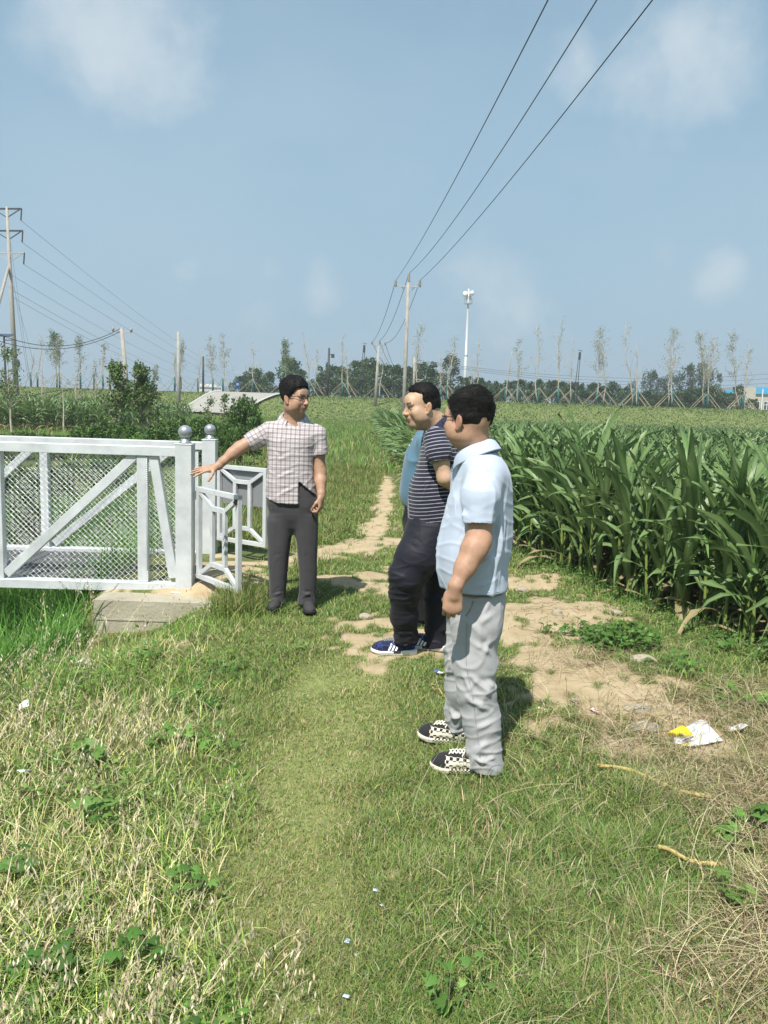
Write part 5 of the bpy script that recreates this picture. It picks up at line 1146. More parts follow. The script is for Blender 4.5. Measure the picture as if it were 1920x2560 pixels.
def collar(neck_c, up, fwd, rx, ry, parent, origin, mat_, stand=.030, fall=.045, flare=.022, gap=.35, tilt=.0, tip=.03, name='collar', front_drop=.045):
    """a turned-down shirt collar: stand rises round the neck, the fall turns over it, two points in front"""
    up = unit(up); f = unit(np.array(fwd)-up*np.dot(fwd, up)); l = np.cross(up, f); V = []; n_ = 40
    ths = np.linspace(gap, 2*math.pi-gap, n_)
    for th in ths:
        k = abs(math.cos(th/2)) if False else (1+math.cos(th))/2     # 1 in front, 0 at the back
        dirr = f*math.cos(th)*rx+l*math.sin(th)*ry; dl = np.linalg.norm(dirr); dn = dirr/dl
        base = neck_c+dirr-up*front_drop*k**1.5
        edge = max(0, 1-min(th-gap, 2*math.pi-gap-th)/.5)
        V += [base+dn*.004, base+up*stand+dn*.001, base+up*(stand+.004)+dn*.006, base+up*(stand-.008)+dn*(.5*flare+.004), base+up*(stand-fall-tip*edge*.6)+dn*(flare+tip*edge*.5)]
    V = np.array(V); F = []
    for i in range(n_-1):
        for j in range(4): F.append((i*5+j, i*5+j+1, (i+1)*5+j+1, (i+1)*5+j))
    me = bpy.data.meshes.new(name); me.from_pydata((V-origin).tolist(), [], F)
    me.polygons.foreach_set('use_smooth', np.ones(len(F), bool))
    at = me.attributes.new('pat', 'FLOAT_VECTOR', 'POINT')
    o = link(name, me, mat_, parent)
    pc = np.zeros((len(V), 3)); pc[:,0] = np.repeat(ths*.07, 5); pc[:,2] = np.tile([0,.03,.035,.05,.08], n_)
    me.attributes['pat'].data.foreach_set('vector', pc.astype(np.float32).ravel())
    s_ = o.modifiers.new('cloth', 'SOLIDIFY'); s_.thickness = .0035; s_.offset = 0
    u_ = o.modifiers.new('sub', 'SUBSURF'); u_.levels = 1; u_.render_levels = 1
    return o

def garment(name, Fd, origin, mat_, parent, pat=None, fold=None, it=2, push=None):
    V, F = Fd.surface(); V = relax(V, F, it, .5); N = vnormals(V, F)
    D = np.zeros(len(V))
    if fold is not None: D = D+fold(V, N)
    V = V+N*D[:,None]; V = relax(V, F, 1, .5)
    at = {'pat': pat(V, N)} if pat is not None else {'pat': V-origin}
    global LAST_TREE
    LAST_TREE = BVHTree.FromPolygons([Vector(v) for v in V], F.tolist())
    return link(name, mesh_np(name, V-origin, F, True, at), mat_, parent), V, N

def cloth(name, col, rough=.85, weave=900, sheen=.15, pattern=None, bump=.0006, var=.06):
    m = mat(name, col, rough=rough, var=var, scale=14, spec=.2)
    n = m.node_tree; b = n.nodes['Principled BSDF']; b.inputs['Sheen Weight'].default_value = sheen
    a = n.nodes.new('ShaderNodeAttribute'); a.attribute_name = 'pat'
    z = n.nodes.new('ShaderNodeTexNoise'); z.inputs['Scale'].default_value = 18; z.inputs['Detail'].default_value = 6; z.inputs['Roughness'].default_value = .55; n.links.new(a.outputs['Vector'], z.inputs['Vector'])
    u = n.nodes.new('ShaderNodeBump'); u.inputs['Distance'].default_value = .004; u.inputs['Strength'].default_value = .4; n.links.new(z.outputs[0], u.inputs['Height'])
    n.links.new(u.outputs[0], b.inputs['Normal'])
    if pattern: pattern(n, b, a)
    return m
def fr_band(n, val, freq, lo, hi, ph=0.0):
    "1 inside the band lo..hi of fract(val*freq+ph), antialiased a little"
    ml = n.nodes.new('ShaderNodeMath'); ml.operation = 'MULTIPLY_ADD'; n.links.new(val, ml.inputs[0]); ml.inputs[1].default_value = freq; ml.inputs[2].default_value = ph
    f = n.nodes.new('ShaderNodeMath'); f.operation = 'FRACT'; n.links.new(ml.outputs[0], f.inputs[0])
    a = n.nodes.new('ShaderNodeMath'); a.operation = 'GREATER_THAN'; n.links.new(f.outputs[0], a.inputs[0]); a.inputs[1].default_value = lo
    c = n.nodes.new('ShaderNodeMath'); c.operation = 'LESS_THAN'; n.links.new(f.outputs[0], c.inputs[0]); c.inputs[1].default_value = hi
    q = n.nodes.new('ShaderNodeMath'); q.operation = 'MULTIPLY'; n.links.new(a.outputs[0], q.inputs[0]); n.links.new(c.outputs[0], q.inputs[1])
    return q.outputs[0]
def sep(n, a):
    s_ = n.nodes.new('ShaderNodeSeparateXYZ'); n.links.new(a.outputs['Vector'], s_.inputs[0]); return s_.outputs
def mixk(n, fac, A, B, k=1.0):
    q = n.nodes.new('ShaderNodeMix'); q.data_type = 'RGBA'
    if k != 1.0:
        w = n.nodes.new('ShaderNodeMath'); w.operation = 'MULTIPLY'; n.links.new(fac, w.inputs[0]); w.inputs[1].default_value = k; fac = w.outputs[0]
    n.links.new(fac, q.inputs['Factor'])
    for s_, v in (('A', A), ('B', B)):
        if isinstance(v, tuple): q.inputs[s_].default_value = v+(1,)
        else: n.links.new(v, q.inputs[s_])
    return q.outputs['Result']
def pat_plaid(n, b, a):
    x, y, z = sep(n, a)
    c = mixk(n, fr_band(n, x, 31, 0, .36), (.54,.50,.51), (.20,.165,.175), .62)
    c = mixk(n, fr_band(n, z, 31, 0, .36), c, (.17,.14,.15), .58)
    c = mixk(n, fr_band(n, x, 31, .60, .74), c, (.33,.27,.29), .5); c = mixk(n, fr_band(n, z, 31, .60, .74), c, (.33,.26,.28), .5)
    n.links.new(c, b.inputs['Base Color'])
def pat_stripe(n, b, a):
    x, y, z = sep(n, a)
    c = mixk(n, fr_band(n, z, 45, 0, .19), (.016,.016,.030), (.31,.31,.37))
    n.links.new(c, b.inputs['Base Color'])
def pat_check(n, b, a):
    x, y, z = sep(n, a)
    c1 = fr_band(n, x, 34, 0, .5); c2 = fr_band(n, z, 40, 0, .5, .1)
    xr = n.nodes.new('ShaderNodeMath'); xr.operation = 'COMPARE'; n.links.new(c1, xr.inputs[0]); n.links.new(c2, xr.inputs[1]); xr.inputs[2].default_value = .1
    ck = mixk(n, xr.outputs[0], (.62,.58,.48), (.014,.014,.014))
    toe = n.nodes.new('ShaderNodeMath'); toe.operation = 'GREATER_THAN'; n.links.new(x, toe.inputs[0]); toe.inputs[1].default_value = .078
    c = mixk(n, toe.outputs[0], ck, (.02,.02,.022))
    # cream side flash
    def cmp(v, op, t): q = n.nodes.new('ShaderNodeMath'); q.operation = op; n.links.new(v, q.inputs[0]); q.inputs[1].default_value = t; return q.outputs[0]
    def both(p_, q_): q = n.nodes.new('ShaderNodeMath'); q.operation = 'MULTIPLY'; n.links.new(p_, q.inputs[0]); n.links.new(q_, q.inputs[1]); return q.outputs[0]
    flash = both(both(cmp(x, 'GREATER_THAN', -.035), cmp(x, 'LESS_THAN', .062)), both(cmp(z, 'GREATER_THAN', .042), cmp(z, 'LESS_THAN', .056)))
    c = mixk(n, flash, c, (.66,.62,.52)); c = mixk(n, both(cmp(z, 'GREATER_THAN', .074), cmp(x, 'GREATER_THAN', -.03)), c, (.02,.02,.022))
    n.links.new(c, b.inputs['Base Color'])
def pat_foxing(n, b, a):
    x, y, z = sep(n, a)
    c1 = fr_band(n, x, 60, 0, .5); c2 = fr_band(n, z, 75, 0, .5)
    xr = n.nodes.new('ShaderNodeMath'); xr.operation = 'COMPARE'; n.links.new(c1, xr.inputs[0]); n.links.new(c2, xr.inputs[1]); xr.inputs[2].default_value = .1
    lt = n.nodes.new('ShaderNodeMath'); lt.operation = 'LESS_THAN'; n.links.new(x, lt.inputs[0]); lt.inputs[1].default_value = .06
    q = n.nodes.new('ShaderNodeMath'); q.operation = 'MULTIPLY'; n.links.new(xr.outputs[0], q.inputs[0]); n.links.new(lt.outputs[0], q.inputs[1])
    n.links.new(mixk(n, q.outputs[0], (.60,.56,.46), (.03,.03,.03)), b.inputs['Base Color'])
def pat_runner(n, b, a):
    z = n.nodes.new('ShaderNodeTexNoise'); z.inputs['Scale'].default_value = 90; z.inputs['Detail'].default_value = 3; n.links.new(a.outputs['Vector'], z.inputs['Vector'])
    g = n.nodes.new('ShaderNodeMath'); g.operation = 'GREATER_THAN'; n.links.new(z.outputs[0], g.inputs[0]); g.inputs[1].default_value = .52
    n.links.new(mixk(n, g.outputs[0], (.012,.013,.025), (.025,.045,.16)), b.inputs['Base Color'])
def pat_runsole(n, b, a):
    x, y, z = sep(n, a)
    w = fr_band(n, x, 1, 0, .045, .045); lo = n.nodes.new('ShaderNodeMath'); lo.operation = 'GREATER_THAN'; n.links.new(z, lo.inputs[0]); lo.inputs[1].default_value = .009
    q = n.nodes.new('ShaderNodeMath'); q.operation = 'MULTIPLY'; n.links.new(w, q.inputs[0]); n.links.new(lo.outputs[0], q.inputs[1])
    n.links.new(mixk(n, q.outputs[0], (.72,.71,.68), (.03,.03,.035)), b.inputs['Base Color'])

def foldn(seed, f, an=(1,1,1), amp=.004, sharp=2.0, dx=(0,0)):
    s1 = SN(seed, f, 6); an = np.array(an)
    def g(V):
        r = s1(V*an); return amp*((1-np.clip(np.abs(r), 0, 1))**sharp-.35)
    return g
def finger(Fd, pts, r0, r1, k=.003):
    n_ = len(pts)-1
    for i in range(n_): Fd.cone(pts[i], pts[i+1], r0+(r1-r0)*i/n_, r0+(r1-r0)*(i+1)/n_, k)

def hit(px, py, tree=None):
    "the point of the garment that the photograph shows at this pixel"
    d = Vector(ray(px, py)).normalized(); r = (tree or LAST_TREE).ray_cast(Vector(CAM), d)
    return None if r[0] is None else np.array(r[0])-np.array(d)*.0002
def seamline(pts, r, name, m, parent, origin, step=6, tree=None, smooth=2):
    P = []
    for i in range(len(pts)-1):
        n_ = max(1, int(math.dist(pts[i], pts[i+1])/step))
        for k in range(n_): t = k/n_; P.append((pts[i][0]*(1-t)+pts[i+1][0]*t, pts[i][1]*(1-t)+pts[i+1][1]*t))
    P.append(pts[-1]); Q = [hit(*p_, tree) for p_ in P]; Q = [q for q in Q if q is not None]
    if len(Q) < 3: return None
    Q = np.array(Q); keep_ = [0]
    for i in range(1, len(Q)):
        if np.linalg.norm(Q[i]-Q[keep_[-1]]) < .08: keep_.append(i)
    Q = Q[keep_]
    for _ in range(smooth): Q[1:-1] = (Q[:-2]+2*Q[1:-1]+Q[2:])/4
    mb = MB(); mb.tube(Q, r, 5); return mb.build(name, m, parent, origin, True)
def sleeve(Fd, pts, rs, kb, cut_c, cut_n, hole, k=.03):
    "a sleeve cut off square at its hem and hollowed, then blended into the shirt"
    T = Field(Fd.lo, Fd.lo, Fd.h); T.n = Fd.n.copy(); T.F = np.full(T.n, .2, np.float32); T.ax = Fd.ax
    T.chain(pts, rs, kb); T.plane(cut_c, cut_n); cut_n = unit(cut_n)
    T.cone(np.array(cut_c)-cut_n*.014, np.array(cut_c)+cut_n*.10, hole, hole*1.04, .003, 's')
    Fd.merge((slice(None),)*3, T.F, k)
def rpx(p_, Y): return p_*Y/2000.0*1.0
def bez(p0, p1, t): return (1-t)*np.array(p0)+t*np.array(p1)
def secs(lst, Y, rad=True):
    """(py, L, R, ry[, dY]) pixel-measured outline of a body seen at depth Y -> loft sections in metres"""
    o = []
    for s_ in lst:
        py, L, R_, ry = s_[:4]; dy = s_[4] if len(s_) > 4 else 0
        a = W(L, py, Y+dy); b = W(R_, py, Y+dy); o.append(((a[2]+b[2])/2, (a[0]+b[0])/2, Y+dy, (b[0]-a[0])/2, ry))
    return o
def hand(Fd, wrist, d, n, t, S=1.0, curls=((.2,.3,.2),)*4, spread=.05, thumb=((.75,.6,-.25),(.9,.3,-.35),(.95,.1,-.4)), wr=.026):
    """palm and five fingers. d: wrist->knuckles, n: out of the back of the hand, t: to the thumb side"""
    d = unit(d); n = unit(n-d*np.dot(n, d)); tt = np.cross(n, d); t = tt if np.dot(tt, t) > 0 else -tt
    w = np.array(wrist, float); R = np.stack([d, t, n], 1)
    Fd.cone(w-d*.02, w+d*.02, wr*S, wr*.9*S, .015)
    Fd.ell(w+S*(d*.045), np.array([.052, .038, .0155])*S, R, .014); Fd.ell(w+S*(d*.072-t*.001), np.array([.030, .041, .0135])*S, R, .010)
    Fd.ell(w+S*(d*.035+t*.024-n*.006), np.array([.034, .017, .015])*S, R, .012)
    offs = (.030, .0105, -.0095, -.0285); lens = ((.042,.026,.022),(.046,.029,.023),(.043,.027,.022),(.034,.021,.020)); rads = (.0092,.0096,.0090,.0080)
    for i in range(4):
        p_ = w+S*(d*(.086-.006*abs(i-1))+t*offs[i]); ang = 0; pts = [p_-d*.02*S, p_]
        c = curls[i] if i < len(curls) else curls[-1]; base = unit(d+t*spread*(1.5-i))
        for j in range(3):
            ang += c[j]; q = base*math.cos(ang)-n*math.sin(ang); p_ = p_+q*lens[i][j]*S; pts.append(p_)
        finger(Fd, pts, rads[i]*S, rads[i]*.78*S, .0032)
    p_ = w+S*(d*.022+t*.026-n*.004); pts = [p_]
    for (a, b, c), L in zip(thumb, (.040, .032, .026)):
        p_ = p_+unit(d*a+t*b+n*c)*L*S; pts.append(p_)
    finger(Fd, pts, .0125*S, .0090*S, .006)

SK3 = (.47,.275,.185); SK1 = (.46,.275,.185); SK2 = (.52,.34,.225)
sole_white = mat('sole_white', (.70,.69,.66), rough=.6)
mt_upper3 = cloth('canvas_check', (1,1,1), pattern=pat_check, bump=.0002); mt_sole3 = cloth('rubber_check', (1,1,1), pattern=pat_foxing)
mt_lace = mat('lace_cream', (.72,.69,.60), rough=.8); mt_lace2 = mat('lace_grey', (.22,.23,.26), rough=.8)
mt_run = cloth('knit_navy', (1,1,1), pattern=pat_runner); mt_runsole = cloth('foam_white', (1,1,1), pattern=pat_runsole); mt_stripe = mat('stripe_white', (.8,.8,.8), rough=.5)
mt_black = mat('black_leather', (.014,.014,.016), rough=.4); mt_blacksole = mat('black_rubber', (.012,.012,.012), rough=.8); mt_greyshoe = mat('dark_mesh_shoe', (.035,.034,.036), rough=.85, bump=.002, bscale=200)
BTN = mat('button', (.7,.7,.68), rough=.3)

def button(P, nrm, r, parent, origin, name='button', m=BTN):
    mb = MB(); nrm = unit(nrm); mb.tube([P, np.array(P)+nrm*.0025], r, 8); return mb.build(name, m, parent, origin)

# ---------------------------------------------------------------- man in the pale blue shirt (nearest)
def man_three():
    Y0 = 3.46; f = unit((-.80,.60,-.04)); R = headframe(f); S = 1.0
    hc = W(1170, 1048, 3.44); base = np.array([.38, 3.45, 0.0]); o = base
    body = Field([-.2-.0, 3.0, .02], [.72, 3.86, 1.72], .0042)
    neckb = W(1193, 1150, 3.46)
    build_head(body, hc, R, S, neckb, .058, cheek=1.16)
    body.ell(W(1184,1098,3.46), (.060,.060,.045), None, .03)
    # trunk and legs inside the clothes
    body.loft(secs([(1500,1125,1250,.15),(1400,1105,1260,.16),(1280,1125,1262,.16),(1190,1150,1255,.17),(1150,1170,1235,.10)], 3.46), k=.03)
    body.chain([W(1190,1520,3.40), W(1190,1720,3.34), W(1218,1915,3.32)], [.06,.04,.03], .03)
    body.chain([W(1155,1530,3.54), W(1152,1760,3.60), W(1154,1835,3.66)], [.06,.035,.03], .03)
    # near (left) arm
    sh = W(1208,1188,3.27); el = W(1196,1352,3.215); wr = W(1141,1462,3.14)
    body.chain([bez(sh,el,.15), bez(sh,el,.75), el, bez(el,wr,.12)], [.043,.044,.0435,.044], .035)
    body.chain([el, bez(el,wr,.25), bez(el,wr,.6), wr], [.043,.044,.038,.028], .035)
    d_ = unit(np.array([-.10,.03,-1.0])); hand(body, W(1137,1476,3.135), d_, np.array([-.15,-1,0]), np.array([-1,.1,0]), 1.0,
         curls=((.75,1.45,.9),(.7,1.5,.9),(.7,1.5,.9),(.75,1.45,.9)), spread=.0, thumb=((.8,.25,-.6),(.9,-.2,-.5),(.6,-.6,-.5)), wr=.030)
    # far arm hanging in front
    sh2 = W(1165,1185,3.64); el2 = W(1150,1350,3.70); wr2 = W(1160,1450,3.72)
    body.chain([bez(sh2,el2,.2), el2], [.045,.042], .02); body.chain([el2, wr2], [.042,.028], .02)
    hand(body, wr2, (-.1,0,-1), (.1,1,0), (-1,0,0), .95, curls=((.5,.9,.6),)*4)
    V, F = body.surface(); V = relax(V, F, 1, .35)
    col = skin_colors(V, hc, R, S, SK3)
    root = link('person', mesh_np('person', V-o, F, True, {'col': col}), SKIN, None, tuple(o))
    tag(root, 'man in pale blue short-sleeved shirt and light grey trousers, nearest the camera, seen from behind', 'person', 'men talking on the path')
    root.parent = None
    # children sit in the same frame as the body (origin at the feet)
    def line(a, b, u, bs):
        front = a-np.interp(u, [-.05,.0,.035,.075,.13], [.020,.018,.036,.070,.075])   # hair starts behind this
        side = np.interp(u, [-.08,-.04,.0,.04], [-.055,-.028,.018,.04])
        sb = (a-np.interp(u, [-.06,-.03,-.005,.02,.05,.085,.13], [-.045,-.030,.012,.032,.046,.080,.095]))
        low = -(u+.066+.25*np.clip(b-.02,0,.1)*0)
        return np.maximum(sb, low)
    hair_mesh('hair', hc, R, S, root, o, line, .005, HAIR, 11, 7000, .026, flow=(.8,0,.25), top=.012)
    glasses(hc, R, S, root, o)
    # ---- shirt
    SH = cloth('shirt_pale_blue', (.44,.50,.61), rough=.8, bump=.0005)
    Fd = Field([-.12, 3.0, .75], [.70, 3.86, 1.62], .0055)
    S1 = [(1494,1103,1268,.198),(1470,1101,1269,.202),(1440,1094,1267,.208),(1405,1090,1267,.213),(1370,1091,1273,.214),(1330,1099,1277,.21),(1290,1109,1278,.205),(1250,1119,1278,.205),(1215,1131,1277,.205),(1180,1141,1271,.205),(1158,1147,1262,.19),(1140,1156,1249,.145),(1127,1172,1236,.085)]
    Fd.loft(secs(S1, 3.46), k=.01, p=2.25)
    s0 = W(1212,1190,3.30)
    sleeve(Fd, [s0, W(1203,1240,3.235), W(1197,1312,3.215)], [.082,.074,.067], .03, W(1197,1306,3.21), (.04,0,-1), .051, .035)
    Fd.chain([W(1168,1185,3.62), W(1155,1300,3.70)], [.075,.062], .035)
    Fd.plane((0, 0, W(1190,1489,3.275)[2]), (0,0,-1))
    # neck opening
    Fd.cone(W(1187,1130,3.46), W(1175,1060,3.46), .070, .085, .004, 's')
    fn = foldn(5, 24, (1,1,.35), .011, 2.0); fn2 = foldn(6, 46, (.6,.6,1.4), .005, 2)
    e = lambda a, b, y, w, amp: (W(a[0],a[1],y), W(b[0],b[1],y), w, amp)
    CR = [e((1228,1205),(1150,1300),3.2,.010,.004), e((1238,1240),(1160,1290),3.2,.009,.004), e((1225,1185),(1245,1260),3.22,.009,-.006),
          e((1160,1215),(1118,1290),3.28,.011,.006), e((1150,1260),(1100,1370),3.27,.012,.006), e((1160,1330),(1105,1440),3.25,.012,.007),
          e((1245,1250),(1252,1420),3.27,.014,.008), e((1262,1300),(1240,1480),3.3,.012,.007), e((1180,1420),(1262,1380),3.25,.010,.006), e((1190,1470),(1258,1440),3.25,.010,.006), e((1200,1400),(1250,1330),3.25,.010,.005)]
    def fold(V, N):
        k = .5+.5*sst(1.3, 1.0, V[:,2])
        return (fn(V)*k+fn2(V)*.6*k)+1.7*creases(V, N, CR)
    shirt, SVt, _ = garment('shirt', Fd, o, SH, root, fold=fold)
    nc = W(1190,1140,3.46)
    upv = unit((-.34,.18,1)); collar(W(1189,1128,3.46), upv, np.array([-.9,.42,0]), .070, .066, shirt, o, SH, stand=.030, fall=.060, flare=.040, gap=.30, front_drop=.018, tip=.022)
    # stitched seams, sleeve hem, patch pocket
    seam = mat('seam', (.42,.52,.68), rough=.9)
    for pl in ([(1160,1225),(1168,1195),(1184,1174),(1202,1168),(1219,1177)], [(1219,1177),(1234,1162),(1256,1152)], [(1164,1296),(1180,1299),(1200,1301),(1230,1302)], [(1108,1480),(1150,1481),(1200,1481),(1262,1478)]): seamline(pl, .0013, 'seam', seam, shirt, o)
    seamline([(1116,1248),(1126,1245),(1137,1242),(1139,1270),(1140,1296),(1130,1300),(1121,1298),(1117,1272),(1116,1248)], .0015, 'pocket', seam, shirt, o)
    # ---- trousers
    TR = cloth('trousers_light_grey', (.36,.36,.37), rough=.85, bump=.0005)
    Fd = Field([-.1, 3.0, .03], [.70, 3.86, .98], .0055)
    Fd.loft(secs([(1590,1150,1215,.07),(1565,1132,1236,.12),(1540,1122,1250,.158),(1515,1114,1256,.175),(1500,1116,1260,.178),(1470,1120,1258,.175)], 3.46), k=.03, p=2.3)
    Fd.chain([W(1196,1530,3.39), W(1192,1565,3.37), W(1183,1650,3.35), W(1190,1725,3.33), W(1203,1800,3.33), W(1209,1875,3.32), W(1218,1915,3.31), W(1222,1950,3.31)], [.100,.100,.091,.079,.075,.072,.062,.056], .045)
    Fd.chain([W(1163,1535,3.55), W(1156,1650,3.57), W(1154,1720,3.58), W(1146,1780,3.62), W(1150,1835,3.65), W(1153,1862,3.66)], [.088,.080,.072,.066,.062,.056], .03)
    Fd.plane(W(1215,1929,3.31), (-.22,0,-1), lo=[.2,3.0,.02], hi=[.72,3.47,.14]); Fd.plane(W(1152,1846,3.66), (-.25,0,-1), lo=[-.1,3.475,.02], hi=[.72,3.86,.20])
    fn = foldn(15, 20, (1,1,.7), .008, 2.4); fn2 = foldn(16, 42, (.8,.8,1.5), .006, 2)
    CR3 = [e((1160,1545),(1210,1590),3.27,.014,.007), e((1195,1560),(1245,1530),3.27,.013,.007), e((1175,1600),(1235,1640),3.27,.013,.008), e((1205,1640),(1228,1600),3.27,.012,.007),
          e((1150,1680),(1200,1760),3.26,.014,.009), e((1172,1690),(1235,1740),3.25,.013,.010), e((1160,1740),(1230,1780),3.25,.012,.009), e((1205,1700),(1240,1720),3.27,.012,.009),
          e((1180,1830),(1245,1800),3.24,.011,.008), e((1170,1880),(1240,1850),3.24,.010,.008), e((1165,1890),(1235,1915),3.24,.010,.010), e((1195,1905),(1245,1895),3.24,.009,.009),
          e((1110,1770),(1150,1800),3.55,.012,.009), e((1115,1800),(1165,1780),3.55,.011,.008), e((1120,1830),(1175,1820),3.58,.010,.009), e((1118,1640),(1135,1720),3.50,.012,.007)]
    def foldt(V, N):
        z = V[:,2]; k = .45+1.0*np.exp(-((z-.46)/.13)**2)+1.1*np.exp(-((z-.10)/.10)**2)+.5*np.exp(-((z-.78)/.06)**2)
        return (fn(V)+fn2(V)*.8)*k+creases(V, N, CR3)
    tr, TV, _ = garment('trousers', Fd, o, TR, root, fold=foldt)
    seamline([(1183,1502),(1180,1515),(1172,1530),(1164,1540)], .0028, 'pocket', mat('pocket_seam_grey', (.22,.22,.24), rough=.9), tr, o)
    seamline([(1168,1542),(1167,1570),(1166,1610),(1165,1650),(1170,1690),(1180,1730),(1186,1770),(1190,1810),(1196,1850),(1200,1895)], .0014, 'seam', mat('trouser_seam', (.24,.24,.26), rough=.9), tr, o)
    ms = {'upper': mt_upper3, 'sole': mt_sole3, 'lace': mt_lace}
    a = G(1157,1934); shoe((a[0]-.002, 3.335, terr(a[0], 3.335)+.004), (-1,.10), .285, 'skate', root, o, ms)
    a = W(1108,1850,3.63); shoe((a[0]+.018, 3.63, terr(a[0], 3.63)+.010), (-1,.28), .285, 'skate', root, o, ms)
    return root

# ---------------------------------------------------------------- man in the striped polo
def man_two():
    Yc = 4.95; f = unit((-.90,-.36,-.16)); R = headframe(f, unit((-.12,-.05,1))); S = 1.06
    hc = W(1053, 1014, 4.90); o = np.array([.25, 4.97, 0.0])
    body = Field([-.10, 4.4, .02], [.85, 5.5, 1.80], .0046)
    nb = W(1098, 1068, 4.94)
    build_head(body, hc, R, S, nb, .068, cheek=1.2)
    body.ell(hc+S*(R@np.array([.035,0,-.105])), (.055,.05,.03), None, .03)       # double chin
    body.loft(secs([(1310,1040,1150,.15),(1240,1040,1155,.16),(1160,1065,1165,.17),(1100,1080,1150,.15),(1075,1090,1130,.09)], Yc), k=.03)
    body.chain([W(1075,1320,4.85), W(1014,1455,4.82), W(1012,1600,4.95)], [.09,.055,.036], .03)
    body.chain([W(1115,1320,5.05), W(1098,1450,5.05), W(1090,1605,5.05)], [.09,.055,.036], .03)
    sh = W(1090,1100,4.74); el = W(1112,1196,4.70); wr = W(1172,1243,4.95)
    body.chain([bez(sh,el,.2), bez(sh,el,.6), el], [.044,.046,.044], .02); body.chain([el, bez(el,wr,.4), wr], [.045,.041,.027], .02)
    hand(body, wr, (.25,.9,.05), (1,-.2,0), (0,0,1), 1.0, curls=((.5,.9,.6),)*4)
    sh2 = W(1100,1110,5.16); el2 = W(1125,1205,5.22); wr2 = W(1176,1246,5.02)
    body.chain([bez(sh2,el2,.2), el2, wr2], [.044,.043,.027], .02); hand(body, wr2, (.2,-.9,0), (1,.2,0), (0,0,1), 1.0, curls=((.6,1.0,.6),)*4)
    V, F = body.surface(); V = relax(V, F, 1, .35); col = skin_colors(V, hc, R, S, SK2, .22)
    root = link('person', mesh_np('person', V-o, F, True, {'col': col}), SKIN, None, tuple(o))
    tag(root, 'man in dark white-striped polo and three-striped trainers, hands behind his back', 'person', 'men talking on the path')
    def line(a, b, u, bs):       # receding at the temples
        sb = a-np.interp(u, [-.06,-.03,-.005,.02,.05,.075,.095,.13], [-.05,-.032,.004,.016,.014,.022,.05,.085])-.03*np.exp(-(b/.022)**2)*(u > .06)
        return np.maximum(sb, -(u+.068))
    hair_mesh('hair', hc, R, S, root, o, line, .006, HAIR, 21, 5200, .022, flow=(-.3,0,.7), top=.004)
    SH = cloth('polo_stripes', (1,1,1), pattern=pat_stripe, bump=.0005); NV = mat('navy_rib', (.018,.018,.045), rough=.9, bump=.001, bscale=400)
    Fd = Field([-.02, 4.4, .85], [.75, 5.5, 1.66], .006)
    Fd.loft(secs([(1309,1019,1152,.20),(1280,1018,1157,.205),(1250,1019,1162,.21),(1215,1024,1168,.21),(1180,1036,1174,.21),(1150,1046,1178,.215),(1120,1051,1178,.21),(1098,1055,1172,.19),(1082,1060,1162,.150),(1070,1072,1150,.10)], Yc), k=.01, p=2.2)
    sa = unit(W(1101,1158,4.70)-W(1095,1120,4.72)); zc = W(1101,1154,4.70)
    sleeve(Fd, [W(1090,1098,4.78), W(1097,1130,4.715), W(1102,1164,4.70)], [.080,.070,.063], .03, zc, sa, .049, .03)
    Fd.chain([W(1102,1100,5.14), W(1110,1160,5.22)], [.075,.06], .03)
    Fd.cone(nb+np.array([0,0,.04]), nb+np.array([-.03,-.01,.12]), .066, .09, .004, 's')
    fn = foldn(25, 26, (1,1,.5), .006, 2.2); fn2 = foldn(26, 44, (.7,.7,1.3), .003, 2)
    e = lambda a, b, y, w, amp: (W(a[0],a[1],y), W(b[0],b[1],y), w, amp)
    CR = [e((1070,1160),(1035,1240),4.76,.012,.010), e((1085,1180),(1040,1270),4.75,.012,.009), e((1060,1120),(1070,1170),4.74,.010,-.006), e((1072,1200),(1030,1235),4.76,.010,.008), e((1110,1240),(1070,1290),4.77,.012,.007)]
    zr = SN(91, 9, 5)
    def pat(V, N):
        slv = ((V[:,1] < 4.757)*(V[:,2] > zc[2]-.02)*1.0); near = np.linalg.norm(np.cross(V-W(1090,1098,4.76), sa), axis=1)
        slv = slv*(near < .105)
        s_t = V[:,2]-.10*(V[:,0]-.3)+.006*zr(V); s_a = -((V-W(1090,1098,4.76))@sa)+1.5+.004*zr(V)
        P = np.zeros_like(V); P[:,2] = np.where(slv > 0, s_a, s_t); P[:,0] = V[:,0]; P[:,1] = V[:,1]; return P
    shirt, SV2, _ = garment('polo_shirt', Fd, o, SH, root, pat=pat, fold=lambda V, N: fn(V)+fn2(V)+creases(V, N, CR))
    collar(W(1090,1058,4.94), unit((-.42,-.05,1)), np.array([-.95,-.3,0]), .070, .068, shirt, o, NV, stand=.026, fall=.055, flare=.030, gap=.35, front_drop=.04, tip=.012)
    TR = cloth('trousers_black', (.014,.014,.022), rough=.62, sheen=.05)
    Fd = Field([-.15, 4.4, .03], [.75, 5.5, 1.02], .006)
    Fd.loft(secs([(1400,1050,1130,.08),(1370,1030,1145,.13),(1340,1012,1156,.172),(1322,1012,1156,.18),(1310,1016,1156,.185),(1285,1022,1152,.18)], Yc), k=.03, p=2.3)
    Fd.chain([W(1078,1330,4.88), W(1042,1395,4.82), W(1018,1440,4.80), W(1010,1480,4.83), W(1010,1540,4.89), W(1015,1590,4.94), W(1018,1618,4.95)], [.150,.132,.112,.094,.084,.074,.062], .03)
    Fd.chain([W(1110,1360,5.06), W(1098,1430,5.04), W(1094,1500,5.04), W(1091,1560,5.05), W(1090,1610,5.05), W(1090,1630,5.05)], [.125,.105,.085,.070,.062,.056], .03)
